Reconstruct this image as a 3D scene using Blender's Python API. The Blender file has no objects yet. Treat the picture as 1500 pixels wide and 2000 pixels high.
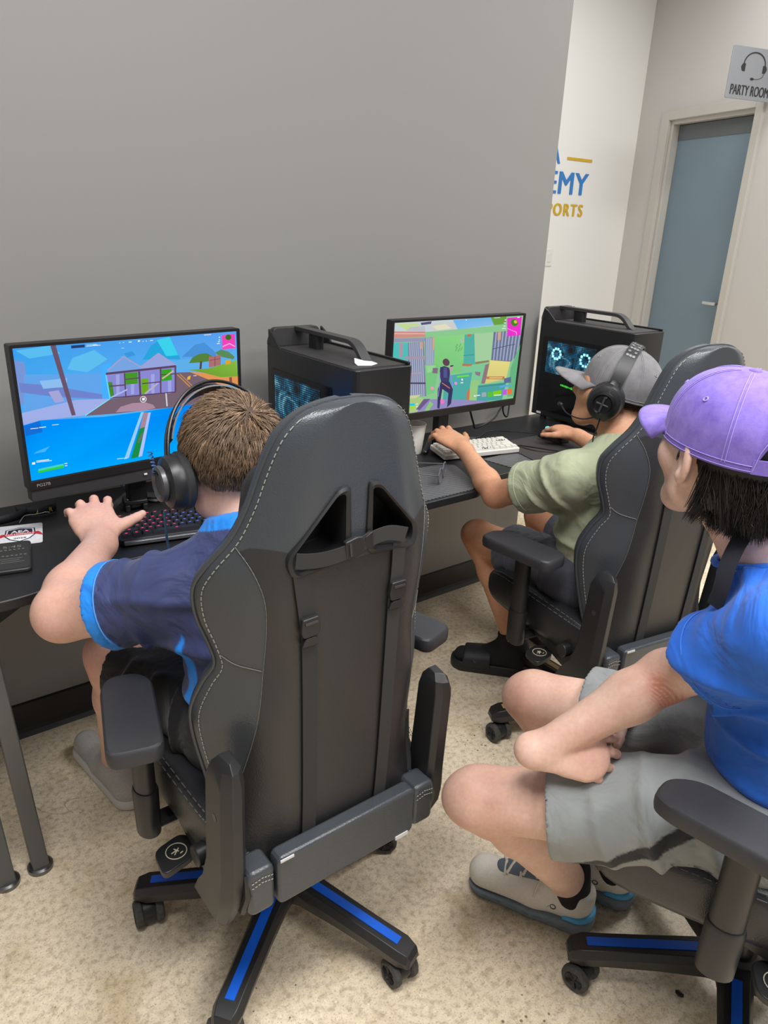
import bpy, bmesh, math, random
import numpy as np
from mathutils import Vector, Matrix

# ------------------------------------------------------------------ camera, world, lights, exposure
scene = bpy.context.scene
COL = scene.collection
CAM_H = 1.46
CAM_R = Matrix(((0.797, 0.195, -0.572), (-0.604, 0.311, -0.734), (0.035, 0.930, 0.366)))
_ax = [Vector((CAM_R[r][c] for r in range(3))) for c in range(3)]
_ax[2].normalize(); _ax[0] = (_ax[0] - _ax[2] * _ax[0].dot(_ax[2])).normalized(); _ax[1] = _ax[2].cross(_ax[0])
cam = bpy.data.cameras.new('camera'); cam_o = bpy.data.objects.new('camera', cam); COL.objects.link(cam_o)
cam.sensor_fit = 'HORIZONTAL'; cam.sensor_width = 36.0; cam.lens = 36.0 * 1443.0 / 1500.0
cam.clip_start = 0.02; cam.clip_end = 60
cam_o.matrix_world = Matrix.Translation((0, 0, CAM_H)) @ Matrix((_ax[0], _ax[1], _ax[2])).transposed().to_4x4()
scene.camera = cam_o

world = bpy.data.worlds.new('room_ambient'); scene.world = world; world.use_nodes = True
bg = world.node_tree.nodes['Background']; bg.inputs[0].default_value = (1.0, 0.99, 0.98, 1); bg.inputs[1].default_value = 0.26

def area(name, loc, sx, sy, power, col=(1, 0.985, 0.965), target=None):
    l = bpy.data.lights.new(name, 'AREA'); l.shape = 'RECTANGLE'; l.size = sx; l.size_y = sy; l.energy = power; l.color = col
    o = bpy.data.objects.new(name, l); COL.objects.link(o); o.location = loc
    if target is not None:
        o.rotation_euler = (Vector(target) - Vector(loc)).to_track_quat('-Z', 'Y').to_euler()
    return o
area('overhead_area_light', (0.1, 0.3, 3.15), 1.2, 0.6, 58)
area('overhead_area_light', (1.7, -0.1, 3.15), 1.2, 0.6, 56)
area('overhead_area_light', (3.7, 0.9, 3.15), 1.2, 0.6, 42)
area('overhead_area_light', (1.2, -1.5, 3.15), 1.2, 0.6, 54)
area('overhead_area_light', (3.9, 2.6, 3.15), 1.2, 0.6, 20)  # extra unseen lamp, added to brighten the recessed white wall

vs = scene.view_settings
vs.view_transform = 'Standard'; vs.look = 'None'; vs.gamma = 1.0; vs.exposure = 0.0; vs.use_curve_mapping = False

# ------------------------------------------------------------------ small helpers
def lin(c):
    return tuple((x / 12.92 if x <= 0.04045 else ((x + 0.055) / 1.055) ** 2.4) for x in c)
def rgb(r, g, b):
    return lin((r / 255.0, g / 255.0, b / 255.0))

MATS = {}
def mat(name, col, rough=0.5, metal=0.0, noise=None, bump=None, spec=0.5, emit=None, sss=0.0, alpha=1.0, trans=0.0, coat=0.0, sheen=0.0, attr=None, nodes=None, coord='Object'):
    """procedural material. noise=(scale, amount[, detail]) varies the colour; bump=(scale, strength, distance[, kind])"""
    m = bpy.data.materials.new(name); m.use_nodes = True
    nt = m.node_tree; b = nt.nodes['Principled BSDF']; N = nt.nodes.new; L = nt.links.new
    b.inputs['Base Color'].default_value = (*col, 1); b.inputs['Roughness'].default_value = rough
    b.inputs['Metallic'].default_value = metal; b.inputs['Specular IOR Level'].default_value = spec
    if sss: b.inputs['Subsurface Weight'].default_value = sss; b.inputs['Subsurface Radius'].default_value = (0.012, 0.005, 0.003); b.inputs['Subsurface Scale'].default_value = 1.0
    if alpha < 1: b.inputs['Alpha'].default_value = alpha
    if trans: b.inputs['Transmission Weight'].default_value = trans
    if coat: b.inputs['Coat Weight'].default_value = coat
    if sheen: b.inputs['Sheen Weight'].default_value = sheen
    if emit: b.inputs['Emission Color'].default_value = (*emit[0], 1); b.inputs['Emission Strength'].default_value = emit[1]
    tc = N('ShaderNodeTexCoord')
    colsock = None
    if attr:
        a = N('ShaderNodeAttribute'); a.attribute_name = attr; colsock = a.outputs['Color']
    if noise:
        n = N('ShaderNodeTexNoise'); n.inputs['Scale'].default_value = noise[0]; n.inputs['Detail'].default_value = noise[2] if len(noise) > 2 else 4
        L(tc.outputs[coord], n.inputs['Vector'])
        mr = N('ShaderNodeMapRange'); mr.inputs[1].default_value = 0.25; mr.inputs[2].default_value = 0.75
        mr.inputs[3].default_value = 1 - noise[1]; mr.inputs[4].default_value = 1 + noise[1]
        L(n.outputs['Fac'], mr.inputs[0])
        vm = N('ShaderNodeVectorMath'); vm.operation = 'SCALE'
        if colsock: L(colsock, vm.inputs[0])
        else: vm.inputs[0].default_value = col
        L(mr.outputs[0], vm.inputs['Scale']); colsock = vm.outputs[0]
    if colsock: L(colsock, b.inputs['Base Color'])
    if bump:
        kind = bump[3] if len(bump) > 3 else 'noise'
        if kind == 'noise':
            t = N('ShaderNodeTexNoise'); t.inputs['Scale'].default_value = bump[0]; t.inputs['Detail'].default_value = 3; o = t.outputs['Fac']
        elif kind == 'voronoi':
            t = N('ShaderNodeTexVoronoi'); t.inputs['Scale'].default_value = bump[0]; o = t.outputs['Distance']
        else:
            t = N('ShaderNodeTexWave'); t.inputs['Scale'].default_value = bump[0]; t.bands_direction = kind; o = t.outputs['Fac']
        L(tc.outputs[coord], t.inputs['Vector'])
        bp = N('ShaderNodeBump'); bp.inputs['Strength'].default_value = bump[1]; bp.inputs['Distance'].default_value = bump[2]
        L(o, bp.inputs['Height']); L(bp.outputs['Normal'], b.inputs['Normal'])
    if nodes: nodes(nt, b, tc)
    MATS[name] = m
    return m

def tag(o, label=None, cat=None, group=None, kind=None):
    if label: o['label'] = label
    if cat: o['category'] = cat
    if group: o['group'] = group
    if kind: o['kind'] = kind
    return o

def thing(name, label, cat, loc=(0, 0, 0), rz=0.0, group=None):
    o = bpy.data.objects.new(name, None); COL.objects.link(o); o.empty_display_size = 0.1
    o.location = loc; o.rotation_euler = (0, 0, rz); tag(o, label, cat, group)
    return o

def link(name, me, m=None, parent=None, loc=None, rot=None, bev=0, segs=2, world_xyz=False, solid=0, subd=0, angle=40):
    o = bpy.data.objects.new(name, me); COL.objects.link(o)
    if m is not None:
        if isinstance(m, (list, tuple)):
            for k in m: me.materials.append(k)
        elif not me.materials: me.materials.append(m)
    if parent is not None:
        o.parent = parent
        if world_xyz: me.transform(Matrix.Translation(-Vector(parent.location)))
    if loc is not None: o.location = loc
    if rot is not None: o.rotation_euler = rot
    if solid:
        md = o.modifiers.new('solid', 'SOLIDIFY'); md.thickness = solid; md.offset = 0
    if bev:
        md = o.modifiers.new('bevel', 'BEVEL'); md.width = bev; md.segments = segs; md.limit_method = 'ANGLE'; md.angle_limit = math.radians(angle)
        md.harden_normals = False
    if subd:
        md = o.modifiers.new('subd', 'SUBSURF'); md.levels = subd; md.render_levels = subd
    return o

def copy_tree(o, parent=None):
    c = o.copy(); COL.objects.link(c); c.parent = parent
    for ch in list(o.children): copy_tree(ch, c)
    return c

def fixn(me):
    bm = bmesh.new(); bm.from_mesh(me); bmesh.ops.recalc_face_normals(bm, faces=bm.faces); bm.to_mesh(me); bm.free()
    return me

class MB:
    """collects shapes into one mesh"""
    def __init__(s): s.v = []; s.f = []; s.mi = []; s.cur = 0
    def add(s, verts, faces):
        b = len(s.v); s.v += [tuple(map(float, p)) for p in verts]
        for f in faces: s.f.append([i + b for i in f]); s.mi.append(s.cur)
        return s
    def box(s, c, size, R=None):
        x, y, z = [q / 2 for q in size]
        P = [Vector((sx * x, sy * y, sz * z)) for sx in (-1, 1) for sy in (-1, 1) for sz in (-1, 1)]
        if R is not None: P = [R @ p for p in P]
        c = Vector(c); P = [p + c for p in P]
        return s.add(P, [(0, 1, 3, 2), (4, 6, 7, 5), (0, 4, 5, 1), (2, 3, 7, 6), (0, 2, 6, 4), (1, 5, 7, 3)])
    def loft(s, rings, cap=True, close=True, loop=False):
        n = len(rings[0]); V = [p for r in rings for p in r]; F = []
        m = len(rings)
        for i in range(m if loop else m - 1):
            j2 = (i + 1) % m
            for j in range(n if close else n - 1):
                a = i * n + j; b = i * n + (j + 1) % n; c = j2 * n + (j + 1) % n; d = j2 * n + j
                F.append((a, b, c, d))
        if cap and not loop: F.append(tuple(range(n))[::-1]); F.append(tuple((m - 1) * n + j for j in range(n)))
        return s.add(V, F)
    def tube(s, path, r, n=8, cap=True, flat=1.0, up=None):
        P = [Vector(p) for p in path]; rings = []
        if not hasattr(r, '__len__'): r = [r] * len(P)
        prev = None
        for i, p in enumerate(P):
            t = (P[min(i + 1, len(P) - 1)] - P[max(i - 1, 0)]).normalized()
            if prev is None:
                h = Vector(up) if up is not None else (Vector((0, 0, 1)) if abs(t.z) < 0.9 else Vector((0, 1, 0)))
            else: h = prev
            a = (h - t * h.dot(t)).normalized(); prev = a; b = t.cross(a)
            rings.append([p + a * (math.cos(2 * math.pi * k / n) * r[i] * flat) + b * (math.sin(2 * math.pi * k / n) * r[i]) for k in range(n)])
        return s.loft(rings, cap)
    def cyl(s, a, b, r1, r2=None, n=16):
        return s.tube([a, b], [r1, r1 if r2 is None else r2], n)
    def prism(s, poly, d0, d1, o=(0, 0, 0), U=(1, 0, 0), W=(0, 1, 0), N=(0, 0, 1)):
        o = Vector(o); U = Vector(U); W = Vector(W); N = Vector(N)
        r0 = [o + U * p[0] + W * p[1] + N * d0 for p in poly]; r1 = [o + U * p[0] + W * p[1] + N * d1 for p in poly]
        return s.loft([r0, r1])
    def lathe(s, prof, n=24, o=(0, 0, 0), U=(1, 0, 0), W=(0, 1, 0), N=(0, 0, 1), cap=True):
        o = Vector(o); U = Vector(U); W = Vector(W); N = Vector(N)
        rings = [[o + U * (r * math.cos(2 * math.pi * k / n)) + W * (r * math.sin(2 * math.pi * k / n)) + N * h for k in range(n)] for r, h in prof]
        return s.loft(rings, cap)
    def torus(s, o, N, R, r, n=24, m=8):
        N = Vector(N).normalized(); U = N.orthogonal().normalized(); W = N.cross(U); o = Vector(o)
        rings = []
        for i in range(n):
            a = 2 * math.pi * i / n; d = U * math.cos(a) + W * math.sin(a)
            rings.append([o + d * (R + r * math.cos(2 * math.pi * k / m)) + N * (r * math.sin(2 * math.pi * k / m)) for k in range(m)])
        return s.loft(rings, cap=False, loop=True)
    def ball(s, c, r, n=16, m=10, sc=(1, 1, 1), R=None):
        c = Vector(c); rings = []
        for i in range(m + 1):
            a = math.pi * (i + 0.02) / (m + 0.04)
            rg = [Vector((r * sc[0] * math.sin(a) * math.cos(2 * math.pi * k / n), r * sc[1] * math.sin(a) * math.sin(2 * math.pi * k / n), r * sc[2] * math.cos(a))) for k in range(n)]
            rings.append([(R @ p if R is not None else p) + c for p in rg])
        return s.loft(rings)
    def mesh(s, name, smooth=35, fix=True):
        me = bpy.data.meshes.new(name); me.from_pydata(s.v, [], s.f)
        me.polygons.foreach_set('material_index', s.mi)
        if fix: fixn(me)
        if smooth:
            me.polygons.foreach_set('use_smooth', [True] * len(me.polygons))
            me.set_sharp_from_angle(angle=math.radians(smooth))
        me.update()
        return me
    def build(s, name, m=None, parent=None, smooth=35, fix=True, **k):
        return link(name, s.mesh(name, smooth, fix), m, parent, **k)

def rrect(w, h, r, n=4, cx=0, cy=0):
    P = []
    for (sx, sy, a0) in ((1, 1, 0), (-1, 1, 90), (-1, -1, 180), (1, -1, 270)):
        for k in range(n + 1):
            a = math.radians(a0 + 90 * k / n)
            P.append((cx + sx * (w / 2 - r) + r * math.cos(a), cy + sy * (h / 2 - r) + r * math.sin(a)))
    return P

def round_poly(P, r, n=4):
    out = []; m = len(P)
    for i in range(m):
        a = Vector(P[i - 1]); b = Vector(P[i]); c = Vector(P[(i + 1) % m])
        ri = r[i] if hasattr(r, '__len__') else r
        d1 = (a - b); d2 = (c - b); q = min(ri, d1.length * 0.45, d2.length * 0.45)
        p1 = b + d1.normalized() * q; p2 = b + d2.normalized() * q
        for k in range(n + 1):
            t = k / n; out.append(tuple(p1 * (1 - t) ** 2 + b * 2 * t * (1 - t) + p2 * t * t))
    return out

def catmull(P, n=6, closed=False):
    P = [np.array(p, float) for p in P]; out = []; m = len(P)
    for i in range(m if closed else m - 1):
        p0 = P[i - 1] if (i > 0 or closed) else 2 * P[0] - P[1]; p1 = P[i]; p2 = P[(i + 1) % m]
        p3 = P[(i + 2) % m] if (closed or i + 2 < m) else 2 * P[-1] - P[-2]
        for k in range(n):
            t = k / n
            out.append(0.5 * ((2 * p1) + (-p0 + p2) * t + (2 * p0 - 5 * p1 + 4 * p2 - p3) * t * t + (-p0 + 3 * p1 - 3 * p2 + p3) * t ** 3))
    if not closed: out.append(P[-1])
    return out

def text_polys(txt, w=None, h=None, shear=0, space=1.0, bold=0.0):
    """lettering as flat 2D mesh, lower-left at 0,0, scaled to w x h"""
    cu = bpy.data.curves.new('lettering', 'FONT'); cu.body = txt; cu.size = 1; cu.space_character = space; cu.offset = bold; cu.shear = shear
    cu.resolution_u = 4
    ob = bpy.data.objects.new('lettering', cu); COL.objects.link(ob)
    dg = bpy.context.evaluated_depsgraph_get(); me = bpy.data.meshes.new_from_object(ob.evaluated_get(dg))
    V = np.array([v.co[:2] for v in me.vertices]); F = [tuple(p.vertices) for p in me.polygons]
    bpy.data.objects.remove(ob); bpy.data.curves.remove(cu); bpy.data.meshes.remove(me)
    lo = V.min(0); hi = V.max(0); V = (V - lo) / (hi - lo)
    asp = (hi[0] - lo[0]) / (hi[1] - lo[1])
    if w is None: w = h * asp
    if h is None: h = w / asp
    return V * np.array([w, h]), F

# ------------------------------------------------------------------ signed-distance sculpting (bodies, clothes)
class SDF:
    def __init__(s, lo, hi, h):
        s.lo = np.array(lo, np.float64); s.h = h
        s.n = np.ceil((np.array(hi) - s.lo) / h).astype(int) + 1
        s.g = np.full(s.n, 1.0, np.float32)
    def region(s, lo, hi):
        a = np.clip(np.floor((np.array(lo) - s.lo) / s.h).astype(int), 0, s.n - 1); b = np.clip(np.ceil((np.array(hi) - s.lo) / s.h).astype(int) + 1, 1, s.n)
        b = np.maximum(b, a + 1)
        ax = [(s.lo[i] + s.h * np.arange(a[i], b[i])).astype(np.float32) for i in range(3)]
        return tuple(slice(a[i], b[i]) for i in range(3)), ax[0][:, None, None], ax[1][None, :, None], ax[2][None, None, :]
    def comb(s, sl, d, k, op):
        g = s.g[sl]
        if op == 'add':
            if k > 0:
                h = np.maximum(k - np.abs(g - d), 0) / k; s.g[sl] = np.minimum(g, d) - h * h * k * 0.25
            else: s.g[sl] = np.minimum(g, d)
        else:
            d = -d
            if k > 0:
                h = np.maximum(k - np.abs(g - d), 0) / k; s.g[sl] = np.maximum(g, d) + h * h * k * 0.25
            else: s.g[sl] = np.maximum(g, d)
    def cone(s, a, b, ra, rb=None, k=0.02, op='add', flat=None, clip=()):
        rb = ra if rb is None else rb
        a = np.array(a, float); b = np.array(b, float); R = max(ra, rb) + k + 3 * s.h
        sl, X, Y, Z = s.region(np.minimum(a, b) - R, np.maximum(a, b) + R)
        ba = b - a; L2 = max(float(ba @ ba), 1e-12)
        px, py, pz = X - a[0], Y - a[1], Z - a[2]
        t = np.clip((px * ba[0] + py * ba[1] + pz * ba[2]) / L2, 0, 1)
        qx, qy, qz = px - t * ba[0], py - t * ba[1], pz - t * ba[2]
        q2 = qx * qx + qy * qy + qz * qz
        if flat is not None:
            ax, f = np.array(flat[0], float), flat[1]; ax = ax / np.linalg.norm(ax)
            c = qx * ax[0] + qy * ax[1] + qz * ax[2]; q2 = q2 - c * c + (c * f) ** 2
        d = np.sqrt(np.maximum(q2, 0)) - (ra + (rb - ra) * t)
        for (pt, n) in clip:
            n = np.array(n, float); n = n / np.linalg.norm(n); d = np.maximum(d, (X - pt[0]) * n[0] + (Y - pt[1]) * n[1] + (Z - pt[2]) * n[2])
        s.comb(sl, d.astype(np.float32), k, op); return s
    def chain(s, pts, rad, k=0.02, **kw):
        for i in range(len(pts) - 1): s.cone(pts[i], pts[i + 1], rad[i], rad[i + 1], k, **kw)
        return s
    def ell(s, c, r, Rm=None, k=0.02, op='add', clip=()):
        c = np.array(c, float); r = np.array(r, float); B = r.max() + k + 3 * s.h
        sl, X, Y, Z = s.region(c - B, c + B); X, Y, Z = X - c[0], Y - c[1], Z - c[2]
        if Rm is not None:
            M_ = np.array(Rm)  # columns = local axes in world
            x = X * M_[0, 0] + Y * M_[1, 0] + Z * M_[2, 0]; y = X * M_[0, 1] + Y * M_[1, 1] + Z * M_[2, 1]; z = X * M_[0, 2] + Y * M_[1, 2] + Z * M_[2, 2]
        else: x, y, z = X + 0 * Y + 0 * Z, Y + 0 * X + 0 * Z, Z + 0 * X + 0 * Y
        k0 = np.sqrt((x / r[0]) ** 2 + (y / r[1]) ** 2 + (z / r[2]) ** 2); k1 = np.sqrt((x / r[0] ** 2) ** 2 + (y / r[1] ** 2) ** 2 + (z / r[2] ** 2) ** 2) + 1e-9
        d = k0 * (k0 - 1) / k1
        for (pt, n) in clip:
            n = np.array(n, float); n = n / np.linalg.norm(n); d = np.maximum(d, (X + c[0] - pt[0]) * n[0] + (Y + c[1] - pt[1]) * n[1] + (Z + c[2] - pt[2]) * n[2])
        s.comb(sl, d.astype(np.float32), k, op); return s
    def cut(s, pt, n, lo=None, hi=None):
        """keep the side where (p-pt).n < 0, inside an optional box"""
        lo = s.lo if lo is None else lo; hi = s.lo + s.n * s.h if hi is None else hi
        sl, X, Y, Z = s.region(lo, hi); n = np.array(n, float); n = n / np.linalg.norm(n)
        s.g[sl] = np.maximum(s.g[sl], ((X - pt[0]) * n[0] + (Y - pt[1]) * n[1] + (Z - pt[2]) * n[2]).astype(np.float32)); return s
    def warp(s, fn, lo, hi):
        sl, X, Y, Z = s.region(lo, hi); g = s.g[sl]; m = np.abs(g) < 0.03
        s.g[sl] = np.where(m, g + fn(X, Y, Z).astype(np.float32), g); return s
    def mesh(s, name, smooth=2, zmin=None):
        g = s.g; ins = g < 0
        cnt = np.zeros(np.array(g.shape) - 1, np.uint8)
        for i in (0, 1):
            for j in (0, 1):
                for k in (0, 1):
                    cnt += ins[i:g.shape[0] - 1 + i, j:g.shape[1] - 1 + j, k:g.shape[2] - 1 + k]
        act = (cnt > 0) & (cnt < 8); I = np.argwhere(act); N = len(I)
        idx = np.full(act.shape, -1, np.int32); idx[I[:, 0], I[:, 1], I[:, 2]] = np.arange(N)
        cor = np.array([(i, j, k) for i in (0, 1) for j in (0, 1) for k in (0, 1)])
        val = np.stack([g[I[:, 0] + c[0], I[:, 1] + c[1], I[:, 2] + c[2]] for c in cor], 1)
        acc = np.zeros((N, 3)); num = np.zeros(N)
        for a in range(8):
            for b in range(a + 1, 8):
                df = cor[b] - cor[a]
                if np.abs(df).sum() != 1: continue
                va, vb = val[:, a], val[:, b]; m = (va < 0) != (vb < 0)
                t = va[m] / (va[m] - vb[m]); acc[m] += cor[a] + t[:, None] * df; num[m] += 1
        P = (I + acc / num[:, None]) * s.h + s.lo
        Q = []
        for ax in range(3):
            sA = [slice(None)] * 3; sB = [slice(None)] * 3; sA[ax] = slice(0, -1); sB[ax] = slice(1, None)
            e = np.argwhere(ins[tuple(sA)] != ins[tuple(sB)])
            o1, o2 = [(1, 2), (2, 0), (0, 1)][ax]
            e = e[(e[:, o1] > 0) & (e[:, o2] > 0) & (e[:, o1] < g.shape[o1] - 1) & (e[:, o2] < g.shape[o2] - 1)]
            def at(d1, d2):
                q = e.copy(); q[:, o1] -= d1; q[:, o2] -= d2; return idx[q[:, 0], q[:, 1], q[:, 2]]
            quad = np.stack([at(1, 1), at(0, 1), at(0, 0), at(1, 0)], 1)
            fl = ~ins[e[:, 0], e[:, 1], e[:, 2]]; quad[fl] = quad[fl][:, ::-1]; Q.append(quad)
        Q = np.concatenate(Q); Q = Q[(Q >= 0).all(1)]
        E_ = np.concatenate([Q[:, [0, 1]], Q[:, [1, 2]], Q[:, [2, 3]], Q[:, [3, 0]]])
        deg = np.bincount(E_.ravel(), minlength=N)[:, None] + 1e-9
        for it in range(smooth):
            S_ = np.stack([np.bincount(E_[:, 0], P[E_[:, 1], c], N) + np.bincount(E_[:, 1], P[E_[:, 0], c], N) for c in range(3)], 1)
            P = P * 0.5 + 0.5 * S_ / deg
        me = bpy.data.meshes.new(name); me.vertices.add(N); me.vertices.foreach_set('co', P.astype(np.float32).ravel())
        me.loops.add(len(Q) * 4); me.loops.foreach_set('vertex_index', Q.astype(np.int32).ravel())
        me.polygons.add(len(Q)); me.polygons.foreach_set('loop_start', np.arange(0, len(Q) * 4, 4, dtype=np.int32))
        me.polygons.foreach_set('use_smooth', np.ones(len(Q), bool)); me.update(); me.validate()
        return me

def verts(me):
    P = np.empty(len(me.vertices) * 3, np.float32); me.vertices.foreach_get('co', P); return P.reshape(-1, 3)
def set_color(me, name, C_):
    a = me.attributes.new(name, 'FLOAT_COLOR', 'POINT'); C4 = np.ones((len(C_), 4), np.float32); C4[:, :3] = C_; a.data.foreach_set('color', C4.ravel())
def sstep(x, a, b):
    t = np.clip((x - a) / (b - a), 0, 1); return t * t * (3 - 2 * t)
def waves(X, Y, Z, seed, scale):
    r = np.random.RandomState(seed); o = 0
    for i in range(5):
        d = r.normal(size=3); d /= np.linalg.norm(d); d = d * scale * (0.7 + 0.9 * r.rand()); o = o + np.sin(X * d[0] + Y * d[1] + Z * d[2] + r.rand() * 6.28)
    return o / 3.0
def seg_t(P, a, b):
    a = np.array(a); b = np.array(b); ba = b - a; t = ((P - a) @ ba) / (ba @ ba); d = np.linalg.norm(P - a - np.clip(t, 0, 1)[:, None] * ba, axis=1); return t, d
A_ = lambda *p: np.array(p, float)
def unit(v): v = np.array(v, float); return v / np.linalg.norm(v)
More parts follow.
